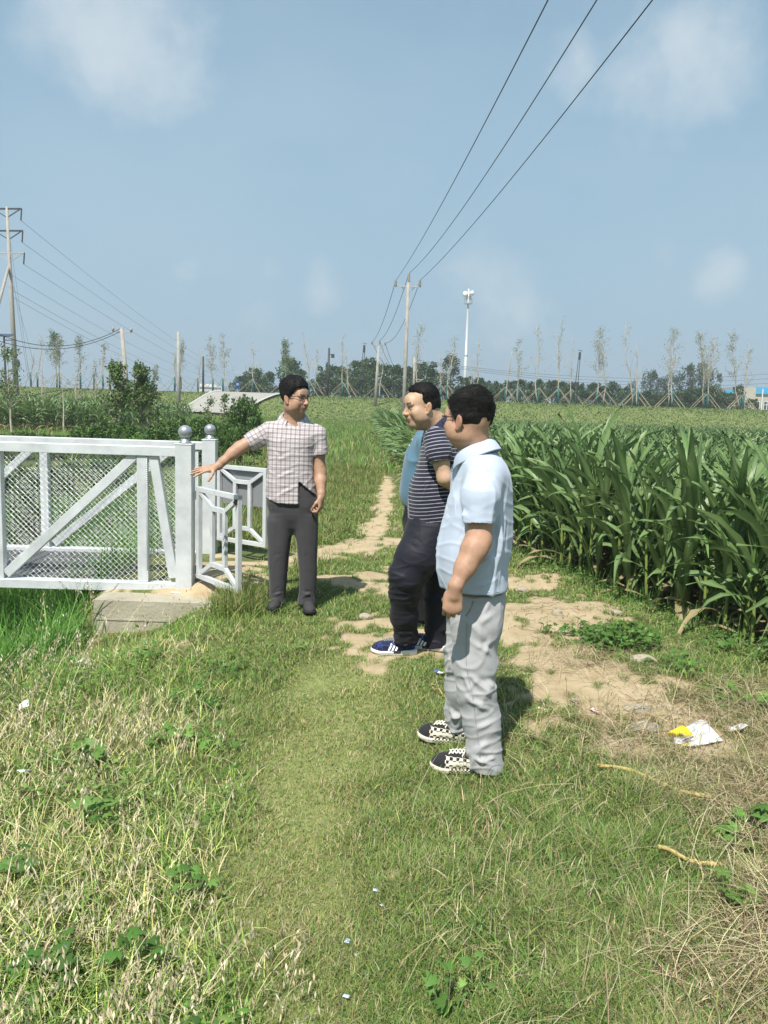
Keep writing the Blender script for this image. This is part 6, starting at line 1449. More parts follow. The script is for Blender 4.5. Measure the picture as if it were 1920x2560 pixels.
    Fd.plane(W(1012,1606,4.95), (.15,0,-1), lo=[-.15,4.4,.02], hi=[.24,5.5,.22]); Fd.plane(W(1090,1616,5.05), (.12,0,-1), lo=[.24,4.4,.02], hi=[.75,5.5,.22])
    fn = foldn(35, 19, (1,1,.6), .007, 2.4); fn2 = foldn(36, 44, (.7,.7,1.6), .007, 2)
    CRT = [e((985,1450),(1045,1400),4.72,.012,.008), e((985,1480),(1050,1440),4.74,.012,.010), e((982,1470),(1040,1490),4.74,.012,.008), e((988,1520),(1035,1500),4.8,.011,.008), e((1020,1340),(1060,1380),4.72,.012,.007), e((990,1570),(1035,1585),4.85,.010,.009), e((990,1590),(1035,1560),4.85,.010,.008)]
    garment('trousers', Fd, o, TR, root, fold=lambda V, N: (fn(V)+fn2(V)*.8)*(.4+1.0*np.exp(-((V[:,2]-.5)/.14)**2)+1.1*np.exp(-((V[:,2]-.1)/.11)**2))+creases(V, N, CRT))
    ms = {'upper': mt_run, 'sole': mt_runsole, 'lace': mt_lace2, 'stripe': mt_stripe}
    a = W(984,1634,4.98); shoe((a[0], 4.97, terr(a[0], 4.97)+.002), (-1,.02), .292, 'runner', root, o, ms)
    a = W(1052,1634,5.02); shoe((a[0]+.02, 5.07, terr(a[0], 5.07)+.002), (-1,.30), .292, 'runner', root, o, ms)
    return root

# ---------------------------------------------------------------- man in the teal polo, mostly hidden
def man_four():
    Yc = 5.72; f = unit((-1,-.1,-.1)); R = headframe(f); S = 1.0; hc = W(1062, 1022, Yc); o = np.array([.30, 5.75, 0.0])
    body = Field([-.15, 5.2, .02], [.75, 6.25, 1.78], .006)
    nb = W(1068, 1078, Yc+.0); build_head(body, hc, R, S, nb, .062, 1.1)
    body.loft(secs([(1290,1030,1085,.14),(1200,1020,1090,.15),(1130,1030,1090,.16),(1095,1045,1088,.13)], Yc), k=.03)
    body.chain([W(1058,1290,5.65), W(1055,1400,5.62), W(1055,1535,5.68)], [.08,.055,.035], .03)
    body.chain([W(1068,1290,5.82), W(1068,1400,5.84), W(1070,1540,5.88)], [.08,.055,.035], .03)
    for sy in (-1, 1):
        sh = W(1066,1100,Yc+sy*.20); el = W(1082,1185,Yc+sy*.26); wr = W(1078,1265,Yc+sy*.26)
        body.chain([bez(sh,el,.25), el, wr], [.042,.042,.026], .02); hand(body, wr, (-.1,0,-1), (0,sy,0), (-1,0,0), 1.0, curls=((.3,.5,.4),)*4)
    V, F = body.surface(); V = relax(V, F, 1, .35); col = skin_colors(V, hc, R, S, SK2)
    root = link('person', mesh_np('person', V-o, F, True, {'col': col}), SKIN, None, tuple(o))
    tag(root, 'man in teal blue polo almost hidden behind the man in the striped polo', 'person', 'men talking on the path')
    line = lambda a, b, u, bs: np.maximum(a-np.interp(u, [-.06,-.03,-.005,.02,.05,.085,.13], [-.05,-.03,.01,.032,.05,.075,.09]), -(u+.066))
    hair_mesh('hair', hc, R, S, root, o, line, .008, HAIR, 31, 1200, .02)
    SH = cloth('polo_teal', (.085,.175,.245), rough=.8)
    Fd = Field([-.15, 5.2, .85], [.75, 6.25, 1.6], .007)
    Fd.loft(secs([(1276,1015,1100,.185),(1260,1004,1105,.19),(1235,999,1108,.195),(1210,1000,1110,.2),(1175,1004,1112,.2),(1140,1013,1112,.205),(1115,1022,1112,.2),(1095,1031,1108,.165),(1080,1040,1100,.11),(1070,1046,1092,.08)], Yc), k=.01, p=2.2)
    for sy in (-1, 1):
        Fd.chain([W(1066,1108,Yc+sy*.17), W(1076,1160,Yc+sy*.23)], [.08,.066], .03)
    Fd.cone(nb, nb+np.array([-.02,0,.1]), .064, .085, .004, 's')
    fn = foldn(45, 24, (1,1,.5), .012, 2.2)
    shirt, SV4, _ = garment('polo_shirt', Fd, o, SH, root, fold=lambda V, N: fn(V))
    collar(nb+np.array([0,0,.022]), unit((-.2,0,1)), np.array([-1,-.1,0]), .068, .066, shirt, o, mat('collar_dark_teal', (.015,.03,.05), rough=.9), stand=.026, fall=.045, flare=.020, gap=.3, front_drop=.035, tip=.02)
    for py in (1097, 1113):
        p_ = SV4[np.linalg.norm(SV4-W(1028 if py < 1100 else 1023, py, Yc-.02), axis=1).argmin()]; button(p_, (-1,-.4,.1), .007, shirt, o)
    seamline([(1034,1092),(1028,1105),(1022,1122),(1017,1140)], .002, 'placket', mat('placket_teal', (.04,.09,.13), rough=.9), shirt, o)
    TR = cloth('trousers_black_b', (.013,.013,.016), rough=.7, sheen=.05)
    Fd = Field([-.15, 5.2, .03], [.75, 6.25, 1.02], .007)
    Fd.loft(secs([(1330,1010,1095,.16),(1300,1006,1098,.165),(1265,1010,1098,.16)], Yc), k=.03, p=2.3)
    Fd.chain([W(1048,1325,5.64), W(1056,1400,5.62), W(1058,1470,5.64), W(1058,1545,5.68)], [.105,.085,.070,.062], .03)
    Fd.chain([W(1062,1325,5.82), W(1066,1420,5.84), W(1072,1548,5.88)], [.10,.08,.062], .03)
    Fd.plane((0,0,.055), (0,0,-1), lo=[-.15,5.2,.02], hi=[.75,6.25,.1])
    garment('trousers', Fd, o, TR, root, fold=lambda V, N: foldn(46, 24, (1,1,.7), .008, 2)(V))
    ms = {'upper': mt_black, 'sole': mt_blacksole, 'lace': mt_lace2}
    a = W(1052,1553,5.70); shoe((a[0], 5.68, terr(a[0], 5.68)+.002), (-1,-.1), .275, 'plain', root, o, ms)
    shoe((a[0]+.07, 5.88, terr(a[0]+.07, 5.88)+.002), (-1,.2), .275, 'plain', root, o, ms)
    return root

# ---------------------------------------------------------------- man in the checked shirt, arm stretched to the gate
def man_one():
    Yc = 5.95; f = unit((.84,-.54,-.06)); R = headframe(f); S = 1.04; hc = W(738, 994, 5.90); o = np.array([-.64, 5.97, 0.0])
    body = Field([-1.52, 5.55, .02], [-.30, 6.3, 1.82], .0050)
    nb = W(733, 1060, 5.95)
    build_head(body, hc, R, S, nb, .064, 1.05)
    body.loft(secs([(1250,680,780,.10),(1180,685,775,.10),(1110,680,775,.105),(1075,682,778,.095),(1056,695,765,.07),(1046,708,752,.055)], Yc), k=.03)
    body.chain([W(702,1260,5.95), W(697,1400,5.93), W(697,1505,5.98)], [.085,.055,.036], .03)
    body.chain([W(764,1260,5.95), W(769,1400,5.93), W(767,1505,5.98)], [.085,.055,.036], .03)
    # right arm, held out
    sh = W(675,1078,5.95); el = W(600,1119,5.87); wr = W(543,1165,5.80)
    body.chain([bez(sh,el,.15), bez(sh,el,.6), el], [.044,.050,.048], .02); body.ell(bez(el,wr,.22), (.044,.042,.042), None, .02); body.chain([el, bez(el,wr,.35), bez(el,wr,.75), wr], [.042,.041,.030,.025], .02)
    hand(body, W(541,1167,5.795), unit(W(482,1178,5.74)-W(541,1166,5.795)), np.array([.12,-.45,1.0]), np.array([0,-1,-.5]), 1.04,
         curls=((.14,.10,.06),(.04,.08,.05),(.02,.10,.06),(.0,.12,.1)), spread=.10, thumb=((.45,.85,-.20),(.62,.65,-.45),(.7,.45,-.55)), wr=.027)
    # left arm, hanging
    sh = W(790,1085,5.97); el = W(800,1182,5.95); wr = W(803,1240,5.86)
    body.chain([bez(sh,el,.15), bez(sh,el,.6), el], [.044,.047,.045], .02); body.chain([el, bez(el,wr,.35), wr], [.045,.042,.026], .02)
    hand(body, wr, (.0,-.08,-1), (.95,-.3,.0), (-.25,-1,0), 1.0, curls=((.5,1.0,.6),(.55,1.05,.6),(.6,1.1,.6),(.6,1.1,.6)), spread=.02, thumb=((.8,.4,-.5),(.9,.0,-.6),(.8,-.2,-.6)))
    V, F = body.surface(); V = relax(V, F, 1, .35); col = skin_colors(V, hc, R, S, SK1, .22)
    root = link('person', mesh_np('person', V-o, F, True, {'col': col}), SKIN, None, tuple(o))
    tag(root, 'man in checked short-sleeved shirt stretching his arm out over the open gate', 'person', 'men talking on the path')
    def line(a, b, u, bs):
        sb = a-np.interp(u, [-.06,-.03,-.005,.02,.05,.07,.082,.13], [-.05,-.035,.008,.030,.044,.060,.084,.10])
        return np.maximum(sb, -(u+.066))
    hair_mesh('hair', hc, R, S, root, o, line, .007, HAIR, 41, 5200, .018, flow=(.5,0,.7), top=.022)
    glasses(hc, R, S, root, o)
    SH = cloth('shirt_plaid', (1,1,1), pattern=pat_plaid)
    Fd = Field([-1.12, 5.6, .84], [-.32, 6.25, 1.66], .0055)
    Fd.loft(secs([(1264,665,797,.145),(1240,666,794,.145),(1200,667,789,.145),(1160,670,786,.142),(1125,669,788,.140),(1100,664,796,.135),(1083,662,801,.118),(1072,664,797,.106),(1063,672,790,.092),(1055,686,779,.075),(1047,701,765,.060)], Yc), k=.01, p=2.3)
    a1 = W(672,1080,5.94); b1 = W(614,1112,5.90); sa = unit(b1-a1)
    a2 = W(793,1085,5.96); b2 = W(803,1150,5.94); sb_ = unit(b2-a2); c1 = W(619,1109,5.90); c2 = W(802,1139,5.94)
    sleeve(Fd, [a1, bez(a1,b1,.6), b1+sa*.03], [.078,.070,.066], .03, c1, sa, .052, .035); sleeve(Fd, [a2, b2], [.070,.060], .03, c2, sb_, .046, .03)
    Fd.cone(nb+np.array([0,-.01,.03]), nb+np.array([0,-.03,.12]), .062, .085, .004, 's')
    # open neck: a V cut down the front
    for t in np.linspace(0, 1, 7): Fd.cone(W(739,1068-22*t,5.80), W(739,1062-22*t,5.90), .006+.030*t, .010+.034*t, .003, 's')
    # shirt front parts below the lowest button: wedge between two slanting planes
    A = W(747,1204,5.7); sl_, g = Fd.sub([-.8,5.55,.8], [-.3,5.93,A[2]+.05])
    X = g[0]+0*g[1]+0*g[2]; Y = g[1]+0*X; Z = g[2]+0*X
    # work in picture-free terms: straight edge just left of the placket and a slanting edge running down right
    L0 = W(747,1204,5.82); L1 = W(746,1262,5.82); R1 = W(796,1249,5.82)
    nL = np.array([-(L1-L0)[2], 0, (L1-L0)[0]]); nL /= np.linalg.norm(nL); nR = np.array([-(R1-L0)[2], 0, (R1-L0)[0]]); nR /= np.linalg.norm(nR)
    if np.dot(nL, R1-L0) < 0: nL = -nL
    if np.dot(nR, L1-L0) < 0: nR = -nR
    dL = (X-L0[0])*nL[0]+(Z-L0[2])*nL[2]; dR = (X-L0[0])*nR[0]+(Z-L0[2])*nR[2]
    wedge = np.minimum(np.minimum(dL, dR), 5.92-Y)    # positive inside the gap
    Fd.F[sl_] = np.maximum(Fd.F[sl_], wedge.astype(np.float32))
    # hem line: dips towards the placket
    sl_, g = Fd.sub([-1.12,5.55,.8], [-.3,6.3,1.1]); X = g[0]+0*g[1]+0*g[2]; Z = g[2]+0*X
    zl = W(667,1249,5.82)[2]; zm = W(740,1262,5.82)[2]; zr_ = W(797,1250,5.82)[2]; hz = np.interp(X, [W(667,1249,5.9)[0], W(690,1256,5.9)[0], W(740,1262,5.9)[0], W(797,1250,5.9)[0]], [zl, (zl+zm)/2-.006, zm, zr_])
    Fd.F[sl_] = np.maximum(Fd.F[sl_], (hz-Z).astype(np.float32))
    fn = foldn(55, 24, (1,1,.5), .007, 2.2); fn2 = foldn(56, 44, (.7,.7,1.3), .004, 2)
    e = lambda a, b, y, w, amp: (W(a[0],a[1],y), W(b[0],b[1],y), w, amp)
    CR = [e((665,1100),(700,1150),5.81,.012,.008), e((672,1160),(735,1130),5.8,.012,.007), e((675,1200),(740,1175),5.8,.012,.008), e((690,1240),(742,1215),5.8,.012,.008), e((745,1135),(785,1105),5.8,.012,.008), e((745,1150),(785,1140),5.8,.010,.006), e((780,1150),(750,1195),5.8,.010,.007), e((640,1085),(668,1110),5.83,.010,.008), e((625,1100),(655,1120),5.83,.010,.007), e((790,1100),(800,1130),5.88,.008,.006)]
    zr = SN(92, 10, 5)
    def pat(V, N):
        s1 = (V[:,0] < a1[0]-.005); s2 = (V[:,0] > W(789,1100,5.95)[0])&(V[:,2] > c2[2]-.03)
        P = np.stack([V[:,0]-o[0]+.004*zr(V), V[:,1], V[:,2]+.004*zr(V+3)], 1)+5
        pr = np.array([-sa[2],0,sa[0]])
        P[:,0] = np.where(s1, (V-a1)@sa+5.3, P[:,0]); P[:,2] = np.where(s1, (V-a1)@pr+5.1, P[:,2])
        return P
    shirt, SV1, _ = garment('shirt', Fd, o, SH, root, pat=pat, fold=lambda V, N: fn(V)+fn2(V)+creases(V, N, CR))
    collar(W(733,1043,5.95), unit((0,-.26,1)), np.array([0.02,-1,0]), .078, .074, shirt, o, SH, stand=.030, fall=.060, flare=.050, gap=.42, front_drop=.040, tip=.030)
    for py in (1078, 1104, 1130, 1156, 1182, 1200):
        q = hit(742, py)
        if q is not None: button(q, (0,-1,.05), .0038, shirt, o)
    seamline([(748,1070),(748,1100),(748,1150),(748,1200)], .0016, 'placket_seam', mat('seam_grey', (.30,.28,.30), rough=.9), shirt, o)
    seamline([(763,1092),(775,1096),(789,1099),(789,1112),(788,1126),(776,1132),(764,1127),(763,1108),(763,1092)], .0014, 'pocket', mat('pocket_seam', (.30,.28,.30), rough=.9), shirt, o)
    TR = cloth('trousers_charcoal', (.052,.050,.055), rough=.75, sheen=.1)
    Fd = Field([-1.05, 5.6, .03], [-.32, 6.3, 1.04], .006)
    Fd.loft(secs([(1335,700,766,.05),(1315,688,778,.085),(1290,676,790,.112),(1265,668,796,.122),(1255,667,796,.124),(1240,669,791,.124),(1195,674,784,.118)], Yc), k=.03, p=2.4)
    Fd.loft(secs([(1285,672,735,.10),(1300,667,733,.105),(1330,667,731,.102),(1360,669,727,.098),(1400,670,722,.090),(1450,673,718,.080),(1490,676,716,.076),(1508,674,718,.082)], 5.95), k=.02, p=2.3)
    Fd.loft(secs([(1285,732,794,.10),(1300,732,795,.105),(1330,736,795,.102),(1360,741,794,.096),(1400,745,792,.088),(1450,748,791,.080),(1490,746,790,.076),(1508,744,792,.082)], 5.95), k=.02, p=2.3)
    Fd.plane(W(696,1506,5.98), (0,-.1,-1), lo=[-1.05,5.6,.02], hi=[-.32,6.3,.16])
    fn = foldn(65, 24, (1,1,.16), .010, 2.2); fn2 = foldn(66, 40, (.8,.8,.9), .003, 2)
    CRT = [e((732,1318),(712,1306),5.83,.007,.003), e((745,1480),(790,1490),5.87,.010,.009), e((676,1490),(716,1480),5.87,.010,.009), e((748,1495),(785,1480),5.87,.010,.008), e((690,1270),(686,1400),5.83,.010,.006), e((697,1330),(696,1490),5.83,.006,.007), e((768,1330),(769,1490),5.83,.006,.007), e((675,1395),(715,1385),5.84,.009,.006), e((678,1415),(718,1400),5.84,.009,.005), e((748,1400),(788,1385),5.84,.009,.006), e((750,1420),(788,1412),5.84,.009,.005), e((680,1480),(714,1468),5.86,.008,.007)]
    tr, TV, _ = garment('trousers', Fd, o, TR, root, fold=lambda V, N: (fn(V)+fn2(V)*.7)*(.5+.9*np.exp(-((V[:,2]-.1)/.12)**2))+creases(V, N, CRT))
    seamline([(672,1264),(677,1269),(683,1274)], .003, 'pocket', mt_black, tr, o, step=2)
    ms = {'upper': mt_greyshoe, 'sole': mt_blacksole, 'lace': mt_lace2}
    a = W(693,1518,5.95); shoe((a[0], 5.90, terr(a[0], 5.90)+.002), (-.18,-1), .27, 'plain', root, o, ms)
    a = W(771,1520,5.95); shoe((a[0], 5.90, terr(a[0], 5.90)+.002), (.28,-1), .27, 'plain', root, o, ms)
    return root
for f_ in (man_one, man_four, man_two, man_three): f_()
# ================================================================ litter, stones, single weeds
STONE = mat('stone', (.38,.33,.25), rough=.9, col2=(.27,.24,.19), scale=12, bump=.006, bscale=40)
def stone(px, py, rpx_, label, flat=.6, seed=0, asp=1.0):
    g = G(px, py); g[2] = float(terr(g[0], g[1])); r_ = np.random.default_rng(seed); R0 = rpx_*g[1]/2000; mb = MB(); mb.ball((0,0,0), 1, 9); V = np.array(mb.v[0]); s1 = SN(seed+50, 2.2, 6); s2 = SN(seed+60, 6, 6)
    V = V*(1+.22*s1(V)+.07*s2(V))[:,None]; V = np.sign(V)*np.abs(V)**.85; V = V*np.array([R0*asp, R0, R0*flat]); mb.v[0] = V
    o = mb.build('stone', STONE, None); o.location = g+np.array([0,0,R0*flat*.3]); return tag(o, label, 'stone', 'loose stones')
for k, (px, py, r_, lab) in enumerate(((1395,1552,15,'brown stone on the sand right of the blue-shirted man'),(1539,1556,14,'pale grey stone at the edge of the maize'),(1305,1478,16,'half-buried pale stone beside the low weeds'),(917,1550,17,'whitish stone left of the striped man'),(1560,1620,6,'small stone by the palmate weed'),(1595,1795,30,'flat pale slab among the dead roots'),(1610,1835,34,'large flat stone left of the yellow bag'),(1612,1690,26,'grey wedge-shaped slab below the palmate weed'),(1438,1772,14,'sandy stone above the red and white wrapper'))):
    stone(px, py, r_, lab, .45 if r_ > 20 else .65, 30+k, 1.3 if r_ > 20 else 1)
def sheet(px, py, L, Wd, rz, mats_, label, name, cat, group=None, seed=0, crumple=.006, lift=.012, nx_=10, ny_=8, paint=None, tilt=(0,0)):
    g = G(px, py); g[2] = float(terr(g[0], g[1]))+lift; s = SN(seed, 40, 6, 2); V = []; F = []; mi = []
    for i in range(nx_+1):
        for j in range(ny_+1):
            x = (i/nx_-.5)*L; y = (j/ny_-.5)*Wd; z = crumple*float(s(np.array([x, y])))+x*tilt[0]+y*tilt[1]; V.append((x*math.cos(rz)-y*math.sin(rz), x*math.sin(rz)+y*math.cos(rz), z))
    for i in range(nx_):
        for j in range(ny_): F.append((i*(ny_+1)+j, (i+1)*(ny_+1)+j, (i+1)*(ny_+1)+j+1, i*(ny_+1)+j+1)); mi.append(paint(i/nx_, j/ny_) if paint else 0)
    me_ = mesh_np(name, np.array(V), np.array(F), False, mi=mi); o = link(name, me_, mats_, None, tuple(g)); sd_ = o.modifiers.new('t', 'SOLIDIFY'); sd_.thickness = .001
    return tag(o, label, cat, group)
PW = mat('film_white', (.72,.73,.74), rough=.35); PR = mat('film_red', (.55,.04,.05), rough=.4); PB = mat('film_blue', (.05,.10,.40), rough=.4); PY = mat('film_yellow', (.80,.62,.02), rough=.35); PCL = mat('film_pale_blue', (.45,.55,.62), rough=.3); INK = mat('print_dark', (.03,.03,.05), rough=.5); INKG = mat('print_grey', (.38,.40,.42), rough=.5)
st = lambda i, j: 1 if int(i*10) % 3 == 0 else 0
sheet(1355, 1794, .060, .022, -.6, [PW, PR], 'red and white wrapper lying in the dry grass, left one', 'wrapper', 'litter', 'scraps of litter', 1, paint=st)
sheet(1485, 1800, .075, .022, -1.2, [PW, PR], 'red and white wrapper lying in the dry grass, right one', 'wrapper', 'litter', 'scraps of litter', 2, paint=st, tilt=(.0,.3))
sheet(1083, 1727, .045, .014, .5, [PW, PR], 'small red and white scrap near the dead twig by the grey trousers', 'wrapper', 'litter', 'scraps of litter', 3, paint=st)
sheet(1097, 1700, .055, .026, -.5, [PW, PB], 'white and blue scrap left of the grey trousers', 'wrapper', 'litter', 'scraps of litter', 4, paint=lambda i, j: 1 if i < .35 else 0, lift=.03)
for k, (px, py, s_) in enumerate(((940,2255,.022),(955,2290,.014),(868,2375,.022),(890,2408,.014),(865,2508,.018))):
    sheet(px, py, s_, s_*.7, .7*k, [PCL], 'pale blue paper scrap in the trodden grass, %s from the back' % ['first','second','third','fourth','fifth'][k], 'paper_scrap', 'litter', 'pale scraps in the foreground grass', 10+k, lift=.018, crumple=.003, nx_=4, ny_=3)
for k, (px, py, s_, lab) in enumerate(((200,1640,.05,'crumpled white film among the weeds below the bridge'),(60,1780,.045,'crumpled white film at the left edge, upper one'),(60,1955,.045,'crumpled white film at the left edge, lower one'),(1840,1850,.09,'thin grey film scrap right of the yellow bag'))):
    sheet(px, py, s_, s_*.7, .5*k, [PW], lab, 'plastic_film', 'litter', 'scraps of plastic film', 20+k, lift=.05, crumple=.014, nx_=12, ny_=9)
# the yellow and white bag
g = G(1722, 1858); g[2] = float(terr(g[0], g[1]))+.012; bag = empty('plastic_bag', g, 'yellow and white printed bag lying on the dry grass at the right', 'bag'); s = SN(5, 26, 6, 2)
cps = [(1640+a/6.9125, 1770+b_/6.9125) for a, b_ in ((320,430),(600,295),(770,195),(880,250),(1050,450),(1150,560),(870,625),(600,665),(450,640),(350,520))]
def onbag(px, py, up=0.0):
    # the bag rises towards the back like a slack pillow
    p = G(px, py, g[2]); t = np.clip((p[1]-g[1]+.06)/.30, 0, 1); z = g[2]+.045*math.sin(math.pi*min(1,t*1.0))*1.0+.004*float(s(p[:2])); return G(px, py, z+up)
from mathutils.geometry import delaunay_2d_cdt
def patch(poly, m, name, up, parent, n_=14):
    P2 = np.array(poly); lo = P2.min(0); hi = P2.max(0); inner = []
    def inside(q):
        c = False; j = len(P2)-1
        for i in range(len(P2)):
            if (P2[i,1] > q[1]) != (P2[j,1] > q[1]) and q[0] < (P2[j,0]-P2[i,0])*(q[1]-P2[i,1])/(P2[j,1]-P2[i,1])+P2[i,0]: c = not c
            j = i
        return c
    for i in range(1, n_):
        for j in range(1, n_):
            q = lo+(hi-lo)*np.array([i/n_, j/n_]); 
            if inside(q): inner.append(q)
    allp = [Vector(tuple(map(float, q))) for q in list(P2)+inner]; rr = delaunay_2d_cdt(allp, [], [list(range(len(P2)))], 1, 1e-6)
    V = [onbag(v.x, v.y, up)-g for v in rr[0]]; me_ = bpy.data.meshes.new(name); me_.from_pydata([tuple(v) for v in V], [], [tuple(f) for f in rr[2]]); o = link(name, me_, m, parent); q = o.modifiers.new('t', 'SOLIDIFY'); q.thickness = .0012; return o
film = patch(cps, PW, 'film', .0, bag)
z_ = lambda L: [(1620+a/6.9125, 1770+b_/6.9125) for a, b_ in L]
patch(z_([(320,430),(590,300),(700,360),(780,480),(600,505),(480,470),(380,490)]), PY, 'yellow_print', .002, film)
patch(z_([(520,640),(700,610),(740,625),(600,660)]), PY, 'yellow_print', .002, film)
patch(z_([(450,510),(640,520),(810,470),(720,560),(560,625),(470,630)]), PW, 'folded_flap', .010, film)
patch(z_([(590,560),(800,475),(770,520),(640,600)]), mat('print_violet', (.16,.15,.32), rough=.4), 'violet_print', .013, film)
# printed character and ring on the bag
def stroke(pts, w, m, name, up=.0035):
    mb = MB(); q = [onbag(*p_, up)-g for p_ in z_(pts)]; mb.tube(q, w, 5); return mb.build(name, m, film)
ch = MB()
for L in ([(540,465),(560,458),(575,470)], [(572,452),(592,448)], [(585,440),(598,470),(612,488)], [(560,490),(548,500)], [(600,455),(578,480)], [(545,480),(600,462)]): ch.tube([onbag(*p_, .0035)-g for p_ in z_(L)], .0011, 5)
ch.build('printed_character', INK, film)
rg = [(785+62*math.cos(a), 320+78*math.sin(a)) for a in np.linspace(0, 6.28, 22)]; stroke(rg, .0010, INKG, 'printed_ring'); stroke([(765,290),(762,345),(790,330),(795,370)], .0010, INKG, 'printed_mark'); stroke([(800,300),(815,350),(790,370)], .0010, INKG, 'printed_mark')
# dead maize stalks in the grass
DS = mat('dead_stalk', (.50,.38,.14), rough=.75, var=.3, scale=20)
for k, (a, b_, lab) in enumerate((((1495,1924),(1775,1995),'long dead yellow maize stalk lying in the grass at the right'),((1645,2120),(1800,2156),'shorter dead yellow maize stalk half hidden in the grass'),((1205,1835-30),(1230,1790),'thin dead twig behind the grey trousers'),((1080,1722),(1106,1736),'small dry twig left of the grey trousers'))):
    p0 = G(*a, .04); p1 = G(*b_, .04); n_ = 14; t = np.linspace(0,1,n_)[:,None]; P = p0*(1-t)+p1*t; P[:,2] = terr(P[:,0], P[:,1])+.035+.010*np.sin(t[:,0]*7+k); P[:,1] += .012*np.sin(t[:,0]*5); mb = MB(); R0 = .008 if k < 2 else .003; mb.tube(P, [R0*(1.25 if i % 4 == 0 else 1) for i in range(n_)], 8); o = mb.build('dead_stalk', DS, None, p0, True); o.location = p0; tag(o, lab, 'dead stalk', 'dead stalks')
# dead twigs on the sand mound: uncountable
r_ = np.random.default_rng(44); mb = MB()
for _ in range(420):
    px, py = r_.uniform(1290, 1880), r_.uniform(1480, 1900)
    if abs(py-(1480+.62*(px-1290))) > 115: continue
    p = G(px, py); a = r_.uniform(0, 6.28); P = [p]; 
    for s_ in range(5): a += r_.normal(0,.5); P.append(P[-1]+np.array([math.cos(a), math.sin(a), 0])*r_.uniform(.015,.045))
    P = np.array(P); P[:,2] = terr(P[:,0], P[:,1])+np.abs(r_.normal(.006, .008, len(P))); mb.tube(P, .0014, 4, cap=False)
tag(mb.build('dead_roots', mat('dead_root', (.20,.14,.085), rough=.9), None), 'tangle of thin dead roots and twigs spread over the sand mound', 'dead roots', kind='stuff')
# single broad-leaved weeds
WL_ = attmat('weed_leaf', .5, .3)
def palmate(name, px, py, n_leaf, size, spread, label, cat, group, seed, cols, h=(.03,.12), lobes=5):
    g = G(px, py); g[2] = float(terr(g[0], g[1])); r_ = np.random.default_rng(seed); root = empty(name, g, label, cat, group); V, F, C = [], [], []; st_ = MB(); k0 = 0
    for i in range(n_leaf):
        a = r_.uniform(0, 6.28); d = spread*math.sqrt(r_.uniform(.02,1)); hz = r_.uniform(*h)*(1-.5*d/spread); c = np.array([math.cos(a)*d, math.sin(a)*d*.8, hz]); S_ = size*r_.uniform(.6,1.2); az = r_.uniform(0,6.28); up = unitv(np.array([r_.normal(0,.35), r_.normal(-.1,.35), 1])); col = pal(cols, 1, .12, r_)[0]
        f = unitv(np.cross(up, [math.cos(az), math.sin(az), 0])); s_ = np.cross(up, f)
        for l in range(lobes):
            th = (l-(lobes-1)/2)*.62; dd = f*math.cos(th)+s_*math.sin(th); ss = np.cross(up, dd); L = S_*(1-.22*abs(l-(lobes-1)/2)); w = L*.17
            pts_ = [c, c+dd*L*.35-ss*w-up*L*.02, c+dd*L*.62-ss*w*.95-up*L*.06, c+dd*L-up*L*.22, c+dd*L*.62+ss*w*.95-up*L*.06, c+dd*L*.35+ss*w-up*L*.02, c+dd*L*.45+up*L*.03]
            V += pts_; F += [(k0,k0+1,k0+6),(k0+1,k0+2,k0+6),(k0+2,k0+3,k0+6),(k0+3,k0+4,k0+6),(k0+4,k0+5,k0+6),(k0+5,k0,k0+6)]; C += [col]*7; k0 += 7
        st_.tube([(c[0]*.3, c[1]*.3, -.01), (c[0]*.8, c[1]*.8, hz*.7), tuple(c)], .0018, 5, cap=False)
    C = np.array(C); me_ = mesh_np('foliage', np.array(V), np.array(F), False, {'col': rgba(C)}); link('foliage', me_, WL_, root); st_.build('stem', mat('weed_stem', (.16,.24,.07), rough=.7), root); return root
GC = [(.085,.18,.035),(.065,.15,.03),(.11,.22,.05)]; LC_ = [(.12,.23,.045),(.10,.20,.04),(.15,.27,.06)]
WG_ = 'broad-leaved weeds'
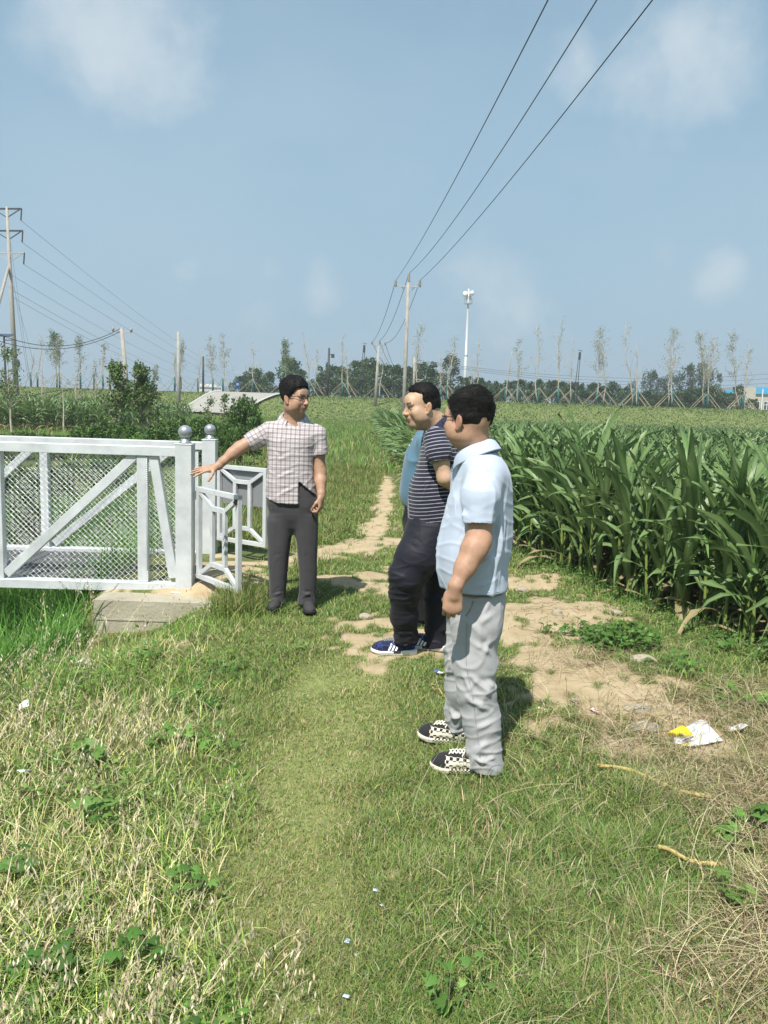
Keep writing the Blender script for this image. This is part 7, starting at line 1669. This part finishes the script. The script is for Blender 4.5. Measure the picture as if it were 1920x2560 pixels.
for k, (px, py, n_, sz, sp, lab, cols) in enumerate(((1545,1640,420,.042,.27,'large dark green spreading weed on the sand mound',GC),(1440,1610,26,.05,.10,'small tuft at the left of the spreading weed',GC),(1360,1602,9,.045,.06,'tiny weed alone on the sand',GC),(1680,1700,30,.05,.15,'weed trailing down the right of the mound',GC),(1720,1725,14,.05,.07,'bright small weed below the trailing one',LC_),(1850,1640,70,.05,.30,'leafy weeds at the foot of the maize near the right edge',GC),(1870,1780,60,.05,.25,'bright green weeds at the right edge above the bag',LC_),
    (1850,2110,10,.075,.10,'bright palmate weed at the right edge, upper one',LC_),(1900,2075,7,.08,.07,'bright palmate weed cut by the right edge',LC_),(1830,2270,8,.06,.08,'bright palmate weed at the right edge, lower one',LC_),(1115,2535,10,.045,.06,'bright green weed at the bottom edge right of the middle',LC_),(1195,2510,6,.034,.05,'smaller weed beside it at the bottom edge',LC_),
    (225,1920,14,.060,.10,'green five-leaved weed in the oats, upper left',LC_),(235,2070,14,.060,.10,'green five-leaved weed in the middle of the oats',LC_),(430,1860,30,.045,.14,'leafy weed where the oats meet the turf, upper one',LC_),(540,1870,30,.040,.14,'leafy weed at the turf edge right of the oats',LC_),(480,1760,40,.040,.18,'spreading leafy weed below the abutment',GC),(560,1690,36,.040,.16,'leafy weed patch between abutment and turf',GC),(370,1640,16,.045,.10,'small weed on the bank below the abutment',GC),(130,2450,14,.060,.10,'weed among dry oats near the lower left corner',GC),(340,2440,12,.060,.10,'dark weed right of the lower left corner',GC),(470,2270,14,.045,.09,'low weed in the yellow oats',LC_),(60,2200,9,.060,.08,'palmate weed near the left edge in the dry oats',GC),(700,1150+350,0,.04,.1,'',GC))):
    if n_: palmate('weed', px, py, n_, sz, sp, lab, 'weed', WG_, 700+k, cols, h=(.05,.19) if n_ > 200 else (.02,.13) if n_ > 20 else (.05,.16))
# ================================================================ air
hm_ = bpy.data.materials.new('air'); hm_.use_nodes = True; hn = hm_.node_tree; hn.nodes.clear(); ho = hn.nodes.new('ShaderNodeOutputMaterial'); hv = hn.nodes.new('ShaderNodeVolumePrincipled')
hv.inputs['Color'].default_value = (.93,.96,.99,1); hv.inputs['Density'].default_value = .0012; hv.inputs['Anisotropy'].default_value = .25; hn.links.new(hv.outputs[0], ho.inputs['Volume'])
mb = MB(); mb.box((0, 330, 19.5), (760, 740, 47)); hz = mb.build('haze', hm_, None); tag(hz, 'thin pale summer haze over the fields', 'haze', kind='stuff')
